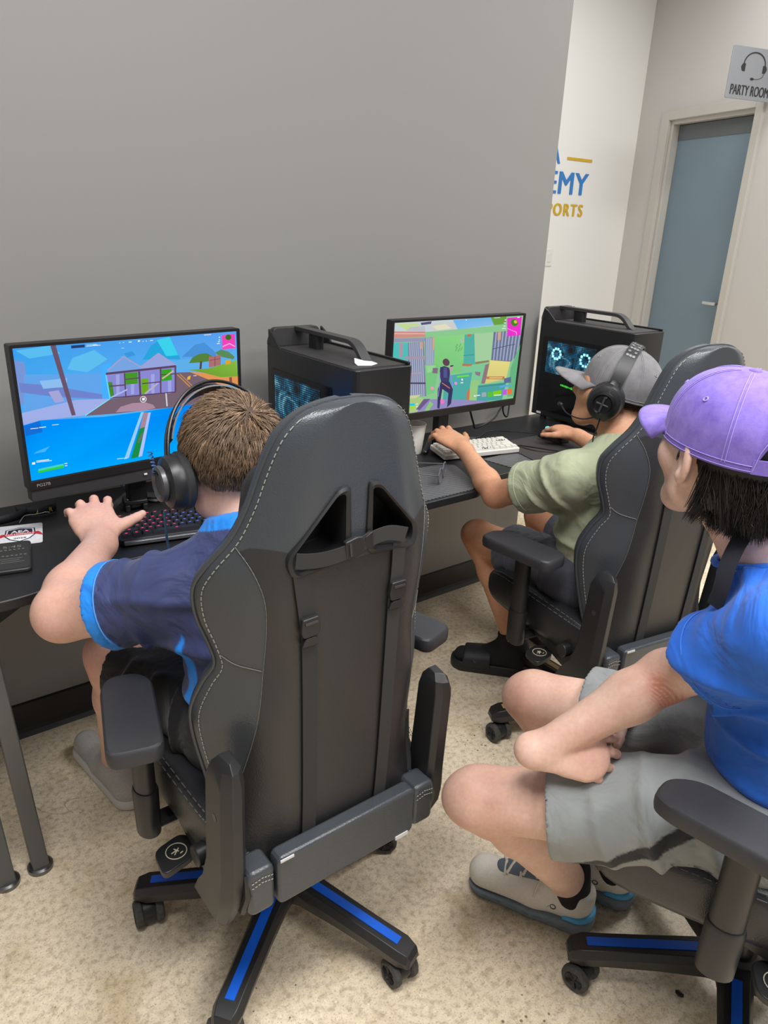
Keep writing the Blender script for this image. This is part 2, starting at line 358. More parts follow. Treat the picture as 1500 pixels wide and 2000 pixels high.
# ------------------------------------------------------------------ flat screen pictures: polygons in screen units with their colours
ART_1 = [
 ([(0.0,1.0),(1.0,1.0),(1.0,0.0),(0.0,0.0)], [(60,160,238),(90,160,238),(110,200,248),(90,185,248)]),
 ([(0.531,0.842),(0.569,0.936),(0.613,0.974),(0.664,0.936),(0.698,0.837),(0.705,0.804),(0.523,0.831)], [(40,165,222)]),
 ([(0.598,0.976),(0.659,0.993),(0.695,0.838),(0.637,0.84)], [(60,210,235)]),
 ([(0.713,0.822),(0.78,0.912),(0.828,0.924),(0.874,0.851),(0.896,0.789)], [(75,145,215)]),
 ([(0.445,0.892),(0.482,0.905),(0.495,0.872),(0.458,0.859)], [(60,150,220)]),
 ([(0.635,0.802),(0.896,0.789),(0.997,0.834),(1.0,0.727),(0.748,0.714),(0.631,0.708)], [(95,175,235)]),
 ([(0.226,0.893),(0.319,0.939),(0.371,0.86),(0.281,0.776),(0.2,0.813)], [(95,190,240)]),
 ([(0.013,0.981),(0.145,0.998),(0.181,0.935),(0.06,0.917)], [(90,190,240)]),
 ([(0.001,0.914),(0.039,0.897),(0.044,0.613),(0.003,0.585)], [(120,150,215)]),
 ([(0.032,0.805),(0.365,0.751),(0.364,0.546),(0.231,0.435),(0.006,0.446)], [(98,165,235)]),
 ([(0.008,0.75),(0.125,0.706),(0.355,0.579),(0.353,0.548),(0.133,0.62),(0.01,0.679)], [(112,132,205)]),
 ([(0.087,0.748),(0.196,0.748),(0.188,0.683),(0.097,0.687)], [(140,190,240)]),
 ([(0.115,0.66),(0.156,0.664),(0.174,0.576),(0.136,0.571)], [(165,165,215)]),
 ([(0.0,0.526),(0.219,0.574),(0.364,0.55),(0.246,0.444),(0.067,0.454),(0.001,0.435)], [(160,175,232)]),
 ([(0.34,0.81),(0.384,0.839),(0.364,0.546),(0.332,0.558)], [(70,175,255)]),
 ([(0.246,0.441),(0.364,0.546),(0.67,0.54),(0.678,0.697),(0.755,0.687),(0.873,0.589),(1.0,0.389),(1.0,0.334),(0.719,0.403),(0.39,0.423)], [(118,98,112)]),
 ([(0.74,0.709),(0.844,0.702),(0.997,0.748),(1.0,0.586),(0.907,0.61),(0.803,0.677)], [(118,170,55),(118,170,55),(140,185,70),(120,170,55),(120,170,55),(110,160,60)]),
 ([(0.747,0.689),(0.815,0.67),(0.907,0.613),(1.0,0.603),(1.0,0.518),(0.888,0.557),(0.857,0.592)], [(226,150,85)]),
 ([(0.952,0.602),(0.967,0.603),(0.968,0.553),(0.953,0.551)], [(140,85,70)]),
 ([(0.746,0.764),(0.764,0.808),(0.801,0.833),(0.837,0.833),(0.872,0.799),(0.881,0.765),(0.806,0.76)], [(85,130,60)]),
 ([(0.881,0.83),(0.915,0.852),(0.955,0.826),(0.987,0.776),(0.978,0.757),(0.905,0.794)], [(90,140,90)]),
 ([(0.802,0.768),(0.813,0.766),(0.807,0.703),(0.797,0.704)], [(90,65,60)]),
 ([(0.848,0.8),(0.912,0.806),(0.909,0.721),(0.846,0.709)], [(172,112,112)]),
 ([(0.851,0.767),(0.908,0.772),(0.908,0.777),(0.851,0.772)], [(120,70,80)]),
 ([(0.879,0.798),(0.876,0.714),(0.879,0.713),(0.882,0.798)], [(120,70,80)]),
 ([(0.935,0.753),(0.963,0.757),(0.962,0.72),(0.935,0.718)], [(225,165,40)]),
 ([(0.145,0.996),(0.166,0.998),(0.213,0.457),(0.196,0.457)], [(108,84,108)]),
 ([(0.366,0.773),(0.44,0.872),(0.514,0.774),(0.508,0.759),(0.365,0.757)], [(120,165,225)]),
 ([(0.514,0.774),(0.6,0.87),(0.681,0.756),(0.512,0.757)], [(150,165,222)]),
 ([(0.368,0.769),(0.442,0.867),(0.439,0.874),(0.364,0.776)], [(170,160,200)]),
 ([(0.439,0.867),(0.512,0.771),(0.516,0.777),(0.442,0.874)], [(170,160,200)]),
 ([(0.515,0.77),(0.601,0.865),(0.598,0.872),(0.512,0.778)], [(170,160,200)]),
 ([(0.598,0.865),(0.679,0.752),(0.683,0.759),(0.602,0.872)], [(170,160,200)]),
 ([(0.357,0.746),(0.679,0.751),(0.668,0.534),(0.364,0.552)], [(138,138,212)]),
 ([(0.4,0.733),(0.416,0.734),(0.408,0.575),(0.394,0.574)], [(160,165,228)]),
 ([(0.465,0.722),(0.481,0.723),(0.474,0.563),(0.459,0.562)], [(160,165,228)]),
 ([(0.558,0.707),(0.575,0.708),(0.568,0.546),(0.553,0.545)], [(160,165,228)]),
 ([(0.638,0.694),(0.655,0.695),(0.649,0.531),(0.633,0.53)], [(160,165,228)]),
 ([(0.437,0.739),(0.497,0.736),(0.494,0.644),(0.432,0.646)], [(70,150,40)]),
 ([(0.511,0.677),(0.544,0.678),(0.539,0.564),(0.508,0.55)], [(110,170,30)]),
 ([(0.599,0.732),(0.657,0.735),(0.656,0.639),(0.606,0.64)], [(60,160,40)]),
 ([(0.361,0.684),(0.381,0.68),(0.384,0.561),(0.364,0.557)], [(70,140,50)]),
 ([(0.357,0.741),(0.681,0.742),(0.68,0.76),(0.357,0.758)], [(92,68,98)]),
 ([(0.435,0.739),(0.432,0.552),(0.438,0.551),(0.441,0.739)], [(92,68,98)]),
 ([(0.5,0.741),(0.497,0.544),(0.506,0.544),(0.509,0.74)], [(92,68,98)]),
 ([(0.602,0.748),(0.594,0.541),(0.601,0.54),(0.609,0.747)], [(92,68,98)]),
 ([(0.673,0.752),(0.665,0.534),(0.673,0.533),(0.681,0.751)], [(92,68,98)]),
 ([(0.366,0.644),(0.435,0.64),(0.435,0.65),(0.366,0.654)], [(92,68,98)]),
 ([(0.438,0.685),(0.501,0.684),(0.5,0.693),(0.438,0.693)], [(92,68,98)]),
 ([(0.513,0.634),(0.598,0.632),(0.598,0.641),(0.513,0.643)], [(92,68,98)]),
 ([(0.607,0.688),(0.672,0.684),(0.672,0.693),(0.607,0.697)], [(92,68,98)]),
 ([(0.364,0.55),(0.669,0.531),(0.669,0.541),(0.364,0.56)], [(92,68,98)]),
 ([(0.526,0.549),(0.59,0.623),(0.586,0.633),(0.521,0.559)], [(190,175,190)]),
 ([(0.611,0.655),(0.668,0.71),(0.664,0.72),(0.607,0.665)], [(205,190,150)]),
 ([(0.369,0.553),(0.445,0.601),(0.443,0.612),(0.367,0.563)], [(170,190,235)]),
 ([(0.251,0.44),(0.365,0.547),(0.363,0.553),(0.249,0.447)], [(120,230,255)]),
 ([(0.354,0.739),(0.361,0.552),(0.367,0.553),(0.359,0.74)], [(110,215,255)]),
 ([(0.619,0.536),(0.62,0.425),(0.627,0.425),(0.626,0.536)], [(205,205,220)]),
 ([(0.682,0.677),(0.751,0.542),(0.755,0.547),(0.685,0.682)], [(215,150,60)]),
 ([(0.694,0.683),(0.764,0.547),(0.767,0.55),(0.697,0.686)], [(215,150,60)]),
 ([(0.734,0.652),(0.75,0.66),(0.745,0.627),(0.73,0.627)], [(235,180,60)]),
 ([(0.001,0.435),(0.067,0.455),(0.33,0.413),(0.509,0.408),(0.72,0.41),(1.0,0.413),(1.0,0.0),(0.0,0.0)], [(0,130,240),(0,140,248),(0,150,252),(0,150,252),(0,135,245),(0,130,240),(0,172,255),(0,165,255)]),
 ([(0.004,0.428),(0.066,0.451),(0.072,0.364),(0.005,0.352)], [(20,110,215)]),
 ([(0.383,0.435),(0.407,0.475),(0.46,0.491),(0.52,0.484),(0.557,0.454),(0.567,0.423),(0.509,0.416)], [(172,138,160)]),
 ([(0.497,0.405),(0.51,0.406),(0.422,0.038),(0.401,0.034)], [(150,205,250)]),
 ([(0.531,0.394),(0.543,0.394),(0.486,0.035),(0.468,0.032)], [(175,195,250)]),
 ([(0.51,0.402),(0.531,0.394),(0.51,0.279),(0.485,0.271)], [(170,135,150)]),
 ([(0.485,0.271),(0.51,0.279),(0.468,0.032),(0.432,0.029)], [(30,140,70)]),
 ([(0.492,0.23),(0.501,0.228),(0.48,0.154),(0.469,0.157)], [(110,110,110)]),
 ([(0.04,0.223),(0.093,0.247),(0.07,0.209),(0.025,0.208)], [(70,180,250)]),
 ([(0.528,0.508),(0.526,0.497),(0.521,0.489),(0.515,0.485),(0.508,0.486),(0.501,0.492),(0.498,0.503),(0.497,0.514),(0.499,0.526),(0.504,0.534),(0.51,0.538),(0.517,0.537),(0.523,0.53),(0.527,0.52)], [(240,240,245)]),
 ([(0.525,0.509),(0.523,0.5),(0.519,0.493),(0.514,0.49),(0.508,0.491),(0.504,0.496),(0.5,0.504),(0.5,0.514),(0.501,0.523),(0.505,0.53),(0.511,0.533),(0.516,0.532),(0.521,0.527),(0.524,0.519)], [(115,98,112)]),
 ([(0.507,0.523),(0.521,0.523),(0.519,0.5),(0.507,0.501)], [(235,240,250)]),
 ([(0.919,0.974),(0.989,0.978),(0.991,0.854),(0.92,0.851)], [(240,70,185)]),
 ([(0.97,0.949),(0.968,0.939),(0.963,0.931),(0.957,0.927),(0.949,0.928),(0.943,0.934),(0.939,0.943),(0.937,0.953),(0.939,0.964),(0.944,0.972),(0.951,0.976),(0.958,0.975),(0.965,0.969),(0.969,0.96)], [(60,110,30)]),
 ([(0.923,0.872),(0.959,0.893),(0.957,0.902),(0.921,0.881)], [(255,170,225)]),
 ([(0.956,0.894),(0.987,0.864),(0.99,0.871),(0.959,0.902)], [(255,170,225)]),
 ([(0.035,0.083),(0.138,0.091),(0.139,0.074),(0.034,0.067)], [(70,215,190)]),
 ([(0.032,0.067),(0.139,0.075),(0.139,0.058),(0.032,0.051)], [(50,205,55)]),
 ([(0.225,0.987),(0.28,0.987),(0.28,0.966),(0.225,0.966)], [(40,60,110)]),
 ([(0.287,0.984),(0.329,0.984),(0.329,0.981),(0.287,0.981)], [(235,240,250)]),
 ([(0.286,0.975),(0.346,0.975),(0.346,0.971),(0.286,0.971)], [(235,240,250)]),
 ([(0.315,0.979),(0.336,0.979),(0.335,0.976),(0.314,0.976)], [(235,240,250)]),
 ([(0.427,0.982),(0.43,0.982),(0.429,0.974),(0.427,0.974)], [(235,240,250)]),
 ([(0.443,0.981),(0.447,0.981),(0.447,0.976),(0.443,0.976)], [(235,240,250)]),
 ([(0.468,0.982),(0.481,0.982),(0.481,0.975),(0.468,0.975)], [(235,240,250)]),
 ([(0.509,0.987),(0.519,0.987),(0.518,0.975),(0.508,0.975)], [(235,240,250)]),
 ([(0.531,0.979),(0.534,0.979),(0.534,0.973),(0.53,0.973)], [(235,240,250)]),
 ([(0.545,0.979),(0.549,0.979),(0.549,0.973),(0.545,0.973)], [(235,240,250)]),
 ([(0.565,0.98),(0.578,0.98),(0.578,0.974),(0.564,0.974)], [(235,240,250)]),
 ([(0.827,0.99),(0.863,0.99),(0.863,0.985),(0.827,0.985)], [(235,240,250)]),
 ([(0.902,0.963),(0.909,0.963),(0.909,0.955),(0.902,0.955)], [(235,240,250)]),
 ([(0.902,0.94),(0.908,0.94),(0.908,0.932),(0.901,0.932)], [(235,240,250)]),
 ([(0.897,0.925),(0.907,0.925),(0.907,0.919),(0.897,0.919)], [(235,240,250)]),
 ([(0.891,0.909),(0.907,0.909),(0.907,0.903),(0.891,0.903)], [(235,240,250)]),
 ([(0.031,0.152),(0.083,0.147),(0.082,0.14),(0.031,0.146)], [(235,240,250)]),
 ([(0.031,0.142),(0.092,0.135),(0.092,0.13),(0.03,0.137)], [(235,240,250)]),
 ([(0.014,0.144),(0.026,0.143),(0.025,0.125),(0.013,0.127)], [(235,240,250)]),
 ([(0.142,0.093),(0.153,0.092),(0.153,0.085),(0.141,0.087)], [(235,240,250)]),
 ([(0.142,0.075),(0.152,0.074),(0.152,0.068),(0.142,0.069)], [(235,240,250)]),
 ([(0.026,0.405),(0.056,0.403),(0.056,0.398),(0.026,0.4)], [(235,240,250)]),
 ([(0.06,0.406),(0.087,0.404),(0.086,0.398),(0.059,0.4)], [(235,240,250)]),
 ([(0.111,0.41),(0.139,0.408),(0.138,0.404),(0.111,0.406)], [(235,240,250)]),
 ([(0.368,0.052),(0.413,0.047),(0.413,0.043),(0.368,0.048)], [(235,240,250)]),
 ([(0.433,0.938),(0.445,0.938),(0.445,0.935),(0.433,0.935)], [(235,240,250)]),
 ([(0.762,0.658),(0.778,0.657),(0.778,0.652),(0.762,0.653)], [(235,240,250)]),
]
ART_2 = [
 ([(0.0,1.0),(1.0,1.0),(1.0,0.0),(0.0,0.0)], [(140,200,145)]),
 ([(0.0,0.998),(0.735,1.0),(0.757,0.899),(0.256,0.882),(0.003,0.908)], [(196,210,214)]),
 ([(0.425,0.99),(0.727,1.0),(0.755,0.905),(0.468,0.889)], [(110,180,235),(110,180,235),(140,190,235),(120,190,240)]),
 ([(0.723,0.999),(0.853,0.999),(0.859,0.911),(0.756,0.907)], [(108,160,68)]),
 ([(0.015,0.987),(0.174,0.98),(0.194,0.915),(0.087,0.915)], [(195,215,150)]),
 ([(0.188,0.983),(0.267,0.992),(0.263,0.964),(0.194,0.958)], [(90,85,120)]),
 ([(0.263,0.964),(0.427,0.972),(0.467,0.892),(0.27,0.884)], [(205,205,205)]),
 ([(0.273,0.938),(0.368,0.955),(0.42,0.903),(0.314,0.893)], [(225,222,190)]),
 ([(0.12,0.944),(0.22,0.945),(0.226,0.886),(0.087,0.906)], [(190,190,200)]),
 ([(0.003,0.911),(0.224,0.886),(0.229,0.829),(0.004,0.84)], [(205,142,132)]),
 ([(0.002,0.894),(0.224,0.869),(0.225,0.859),(0.002,0.882)], [(230,180,170)]),
 ([(0.002,0.837),(0.226,0.822),(0.228,0.784),(0.001,0.796)], [(150,150,178)]),
 ([(0.001,0.793),(0.106,0.783),(0.142,0.227),(0.0,0.251)], [(82,190,185)]),
 ([(0.047,0.786),(0.072,0.783),(0.074,0.629),(0.052,0.631)], [(170,150,165)]),
 ([(0.089,0.565),(0.121,0.561),(0.124,0.457),(0.098,0.462)], [(120,190,100)]),
 ([(0.106,0.783),(0.221,0.783),(0.269,0.168),(0.136,0.195)], [(128,130,158)]),
 ([(0.115,0.783),(0.122,0.783),(0.161,0.194),(0.154,0.196)], [(168,180,205)]),
 ([(0.13,0.783),(0.137,0.782),(0.177,0.19),(0.169,0.192)], [(168,180,205)]),
 ([(0.144,0.782),(0.151,0.782),(0.192,0.186),(0.185,0.188)], [(168,180,205)]),
 ([(0.159,0.782),(0.166,0.782),(0.208,0.183),(0.2,0.184)], [(168,180,205)]),
 ([(0.173,0.782),(0.18,0.781),(0.223,0.179),(0.216,0.181)], [(168,180,205)]),
 ([(0.188,0.781),(0.195,0.781),(0.239,0.175),(0.231,0.177)], [(168,180,205)]),
 ([(0.202,0.781),(0.21,0.781),(0.255,0.171),(0.247,0.173)], [(168,180,205)]),
 ([(0.195,0.777),(0.215,0.778),(0.219,0.703),(0.2,0.707)], [(200,160,130)]),
 ([(0.091,0.638),(0.231,0.625),(0.233,0.587),(0.091,0.607)], [(165,150,170)]),
 ([(0.143,0.349),(0.254,0.329),(0.256,0.308),(0.145,0.329)], [(90,80,105)]),
 ([(0.11,0.444),(0.214,0.447),(0.214,0.44),(0.111,0.437)], [(210,150,160)]),
 ([(0.224,0.822),(0.297,0.821),(0.308,0.492),(0.244,0.51)], [(135,145,170)]),
 ([(0.236,0.82),(0.243,0.819),(0.26,0.512),(0.253,0.514)], [(175,190,210)]),
 ([(0.251,0.818),(0.258,0.817),(0.274,0.509),(0.267,0.511)], [(175,190,210)]),
 ([(0.266,0.816),(0.273,0.815),(0.288,0.507),(0.281,0.508)], [(175,190,210)]),
 ([(0.281,0.814),(0.288,0.812),(0.302,0.504),(0.295,0.506)], [(175,190,210)]),
 ([(0.28,0.819),(0.297,0.819),(0.299,0.68),(0.286,0.682)], [(205,170,140)]),
 ([(0.296,0.826),(0.524,0.825),(0.549,0.389),(0.317,0.401)], [(132,208,130),(140,212,135),(125,200,130),(125,200,120)]),
 ([(0.238,0.522),(0.346,0.517),(0.325,0.195),(0.269,0.186)], [(122,196,132)]),
 ([(0.249,0.514),(0.322,0.509),(0.312,0.45),(0.261,0.429)], [(150,210,150)]),
 ([(0.301,0.483),(0.34,0.476),(0.339,0.413),(0.299,0.426)], [(130,110,130)]),
 ([(0.489,0.772),(0.527,0.797),(0.523,0.746),(0.503,0.718)], [(165,195,170)]),
 ([(0.465,0.682),(0.478,0.723),(0.474,0.726),(0.461,0.685)], [(90,150,100)]),
 ([(0.486,0.636),(0.499,0.678),(0.495,0.681),(0.482,0.64)], [(90,150,100)]),
 ([(0.505,0.644),(0.518,0.685),(0.514,0.688),(0.501,0.647)], [(90,150,100)]),
 ([(0.465,0.645),(0.478,0.687),(0.474,0.69),(0.461,0.648)], [(90,150,100)]),
 ([(0.492,0.688),(0.505,0.729),(0.501,0.732),(0.488,0.691)], [(90,150,100)]),
 ([(0.524,0.823),(0.6,0.822),(0.631,0.471),(0.537,0.489)], [(84,176,165)]),
 ([(0.542,0.825),(0.578,0.825),(0.574,0.795),(0.55,0.796)], [(190,120,90)]),
 ([(0.528,0.498),(0.612,0.477),(0.598,0.455),(0.527,0.471)], [(190,115,85)]),
 ([(0.529,0.593),(0.619,0.588),(0.619,0.581),(0.53,0.586)], [(60,140,140)]),
 ([(0.602,0.827),(0.756,0.826),(0.757,0.656),(0.76,0.504),(0.634,0.473)], [(165,206,160)]),
 ([(0.63,0.5),(0.743,0.507),(0.746,0.484),(0.634,0.473)], [(140,130,95)]),
 ([(0.759,0.828),(1.0,0.831),(0.994,0.529),(0.932,0.461),(0.762,0.501)], [(112,118,145)]),
 ([(0.776,0.828),(0.787,0.828),(0.788,0.499),(0.778,0.5)], [(158,172,200)]),
 ([(0.804,0.828),(0.816,0.828),(0.816,0.494),(0.805,0.495)], [(158,172,200)]),
 ([(0.833,0.828),(0.845,0.828),(0.843,0.488),(0.833,0.49)], [(158,172,200)]),
 ([(0.862,0.828),(0.874,0.829),(0.871,0.483),(0.86,0.485)], [(158,172,200)]),
 ([(0.892,0.828),(0.904,0.829),(0.899,0.478),(0.888,0.48)], [(158,172,200)]),
 ([(0.921,0.829),(0.933,0.829),(0.928,0.473),(0.917,0.475)], [(158,172,200)]),
 ([(0.951,0.829),(0.963,0.829),(0.956,0.468),(0.945,0.47)], [(158,172,200)]),
 ([(0.981,0.829),(0.993,0.829),(0.985,0.463),(0.974,0.465)], [(158,172,200)]),
 ([(0.793,0.826),(0.822,0.827),(0.823,0.732),(0.798,0.73)], [(205,165,140)]),
 ([(0.765,0.63),(0.956,0.665),(0.953,0.671),(0.763,0.637)], [(80,70,95)]),
 ([(0.989,0.618),(1.0,0.656),(1.0,0.029),(0.94,0.032),(0.939,0.381)], [(105,180,130)]),
 ([(0.529,0.458),(0.716,0.468),(0.707,0.222),(0.553,0.245)], [(124,200,150)]),
 ([(0.635,0.39),(0.683,0.375),(0.681,0.326),(0.644,0.35)], [(140,120,135)]),
 ([(0.716,0.455),(0.758,0.471),(0.729,0.231),(0.697,0.236)], [(145,118,128)]),
 ([(0.753,0.505),(0.93,0.461),(0.91,0.259),(0.732,0.228)], [(228,216,130),(228,216,130),(215,205,130),(210,200,120)]),
 ([(0.738,0.314),(0.895,0.289),(0.895,0.253),(0.738,0.284)], [(190,125,80)]),
 ([(0.761,0.301),(0.878,0.281),(0.875,0.268),(0.763,0.287)], [(235,200,140)]),
 ([(0.61,0.291),(0.683,0.275),(0.677,0.012),(0.597,0.009)], [(150,200,130)]),
 ([(0.397,0.377),(0.613,0.384),(0.6,0.019),(0.396,0.037)], [(80,170,165)]),
 ([(0.584,0.156),(0.608,0.202),(0.612,0.018),(0.591,0.018)], [(200,120,80)]),
 ([(0.673,0.221),(0.916,0.216),(0.895,0.002),(0.674,0.024)], [(78,162,160)]),
 ([(0.679,0.208),(0.907,0.204),(0.907,0.19),(0.679,0.195)], [(60,140,140)]),
 ([(0.272,0.131),(0.36,0.121),(0.773,0.014),(0.757,0.0),(0.123,0.0),(0.191,0.003)], [(148,140,190)]),
 ([(0.106,0.22),(0.252,0.147),(0.206,0.005),(0.018,0.0)], [(172,200,130)]),
 ([(0.248,0.142),(0.299,0.135),(0.224,0.022),(0.196,0.035)], [(112,92,142)]),
 ([(0.298,0.108),(0.325,0.068),(0.292,0.0),(0.26,0.005)], [(140,200,120)]),
 ([(0.107,0.204),(0.228,0.196),(0.185,0.163),(0.109,0.176)], [(205,205,160)]),
 ([(0.424,0.527),(0.424,0.509),(0.418,0.495),(0.407,0.489),(0.395,0.491),(0.384,0.502),(0.375,0.518),(0.37,0.537),(0.371,0.555),(0.377,0.569),(0.387,0.575),(0.399,0.573),(0.41,0.562),(0.42,0.546)], [(96,70,84)]),
 ([(0.355,0.483),(0.385,0.492),(0.429,0.463),(0.435,0.393),(0.432,0.307),(0.371,0.314),(0.353,0.41)], [(66,62,108)]),
 ([(0.38,0.473),(0.408,0.468),(0.416,0.354),(0.387,0.36)], [(84,86,140)]),
 ([(0.424,0.459),(0.442,0.493),(0.452,0.475),(0.441,0.413)], [(200,160,170)]),
 ([(0.37,0.32),(0.436,0.306),(0.469,0.211),(0.464,0.044),(0.435,0.006),(0.436,0.174),(0.385,0.23),(0.378,0.099),(0.375,0.005),(0.358,0.015),(0.35,0.238)], [(58,56,96)]),
 ([(0.376,0.299),(0.443,0.224),(0.446,0.231),(0.379,0.306)], [(220,130,90)]),
 ([(0.352,0.431),(0.359,0.301),(0.364,0.3),(0.357,0.43)], [(160,130,250)]),
 ([(0.359,0.302),(0.356,0.15),(0.361,0.147),(0.364,0.3)], [(160,130,250)]),
 ([(0.437,0.392),(0.464,0.234),(0.469,0.233),(0.442,0.392)], [(160,130,250)]),
 ([(0.429,0.49),(0.455,0.494),(0.456,0.481),(0.435,0.473)], [(60,55,80)]),
 ([(0.408,0.081),(0.408,0.068),(0.405,0.059),(0.398,0.055),(0.391,0.057),(0.384,0.064),(0.378,0.076),(0.376,0.089),(0.376,0.101),(0.379,0.111),(0.385,0.115),(0.393,0.113),(0.4,0.105),(0.405,0.094)], [(240,120,200)]),
 ([(0.319,0.251),(0.318,0.242),(0.315,0.236),(0.311,0.233),(0.305,0.235),(0.3,0.24),(0.295,0.248),(0.293,0.256),(0.294,0.265),(0.297,0.271),(0.301,0.274),(0.307,0.272),(0.313,0.267),(0.317,0.26)], [(240,150,200)]),
 ([(0.499,0.276),(0.499,0.268),(0.497,0.263),(0.492,0.26),(0.487,0.261),(0.482,0.266),(0.478,0.273),(0.476,0.281),(0.476,0.288),(0.479,0.294),(0.483,0.296),(0.488,0.295),(0.493,0.291),(0.497,0.284)], [(240,140,220)]),
 ([(0.856,0.98),(0.983,0.986),(0.989,0.77),(0.875,0.767)], [(236,52,205)]),
 ([(0.955,0.918),(0.955,0.899),(0.948,0.885),(0.936,0.879),(0.922,0.881),(0.908,0.891),(0.897,0.907),(0.891,0.926),(0.891,0.944),(0.898,0.958),(0.909,0.964),(0.924,0.963),(0.938,0.953),(0.949,0.937)], [(70,130,40)]),
 ([(0.946,0.927),(0.946,0.919),(0.943,0.913),(0.938,0.91),(0.932,0.911),(0.926,0.915),(0.921,0.922),(0.918,0.931),(0.918,0.939),(0.921,0.945),(0.926,0.948),(0.932,0.948),(0.939,0.943),(0.944,0.936)], [(210,200,60)]),
 ([(0.869,0.855),(0.95,0.806),(0.951,0.813),(0.87,0.861)], [(255,160,235)]),
 ([(0.947,0.81),(0.952,0.777),(0.959,0.776),(0.954,0.809)], [(255,160,235)]),
 ([(0.111,0.115),(0.182,0.106),(0.184,0.084),(0.112,0.09)], [(30,195,230)]),
 ([(0.112,0.083),(0.185,0.077),(0.187,0.055),(0.114,0.058)], [(160,220,40)]),
 ([(0.491,0.362),(0.585,0.362),(0.587,0.342),(0.493,0.344)], [(110,220,70)]),
 ([(0.71,0.127),(0.748,0.124),(0.752,0.071),(0.713,0.075)], [(160,170,180)]),
 ([(0.759,0.122),(0.802,0.123),(0.806,0.058),(0.765,0.062)], [(90,195,40)]),
 ([(0.806,0.124),(0.88,0.126),(0.882,0.058),(0.811,0.061)], [(130,205,30)]),
 ([(0.889,0.127),(0.927,0.127),(0.933,0.058),(0.894,0.061)], [(190,95,225)]),
 ([(0.929,0.129),(0.972,0.129),(0.979,0.056),(0.936,0.06)], [(235,120,60)]),
 ([(0.856,0.18),(0.964,0.18),(0.963,0.157),(0.858,0.157)], [(90,170,225)]),
 ([(0.889,0.265),(0.95,0.276),(0.956,0.205),(0.896,0.206)], [(90,110,150)]),
 ([(0.837,0.964),(0.849,0.964),(0.85,0.953),(0.838,0.953)], [(235,240,250)]),
 ([(0.833,0.931),(0.85,0.931),(0.852,0.92),(0.834,0.92)], [(235,240,250)]),
 ([(0.83,0.895),(0.851,0.895),(0.852,0.886),(0.831,0.886)], [(235,240,250)]),
 ([(0.821,0.868),(0.853,0.867),(0.855,0.859),(0.822,0.859)], [(235,240,250)]),
 ([(0.744,0.993),(0.794,0.994),(0.795,0.988),(0.745,0.988)], [(235,240,250)]),
 ([(0.941,0.986),(0.963,0.986),(0.964,0.975),(0.943,0.975)], [(235,240,250)]),
 ([(0.644,0.108),(0.66,0.107),(0.662,0.09),(0.646,0.092)], [(235,240,250)]),
 ([(0.666,0.107),(0.696,0.103),(0.698,0.092),(0.667,0.095)], [(235,240,250)]),
 ([(0.19,0.102),(0.206,0.1),(0.206,0.092),(0.191,0.093)], [(235,240,250)]),
 ([(0.193,0.073),(0.208,0.071),(0.209,0.062),(0.193,0.064)], [(235,240,250)]),
 ([(0.361,1.0),(0.368,1.0),(0.369,1.0),(0.361,1.0)], [(235,240,250)]),
 ([(0.527,0.325),(0.539,0.324),(0.542,0.301),(0.53,0.302)], [(235,240,250)]),
 ([(0.524,0.284),(0.545,0.282),(0.546,0.271),(0.525,0.272)], [(235,240,250)]),
 ([(0.519,0.99),(0.526,0.99),(0.528,0.98),(0.52,0.98)], [(235,240,250)]),
 ([(0.817,0.079),(0.88,0.072),(0.882,0.063),(0.818,0.069)], [(235,240,250)]),
]
# ------------------------------------------------------------------ the setting
D = 2.06            # back wall plane
DW = 3.80           # recessed white wall plane
WALL_END = 2.364    # where the grey wall stops

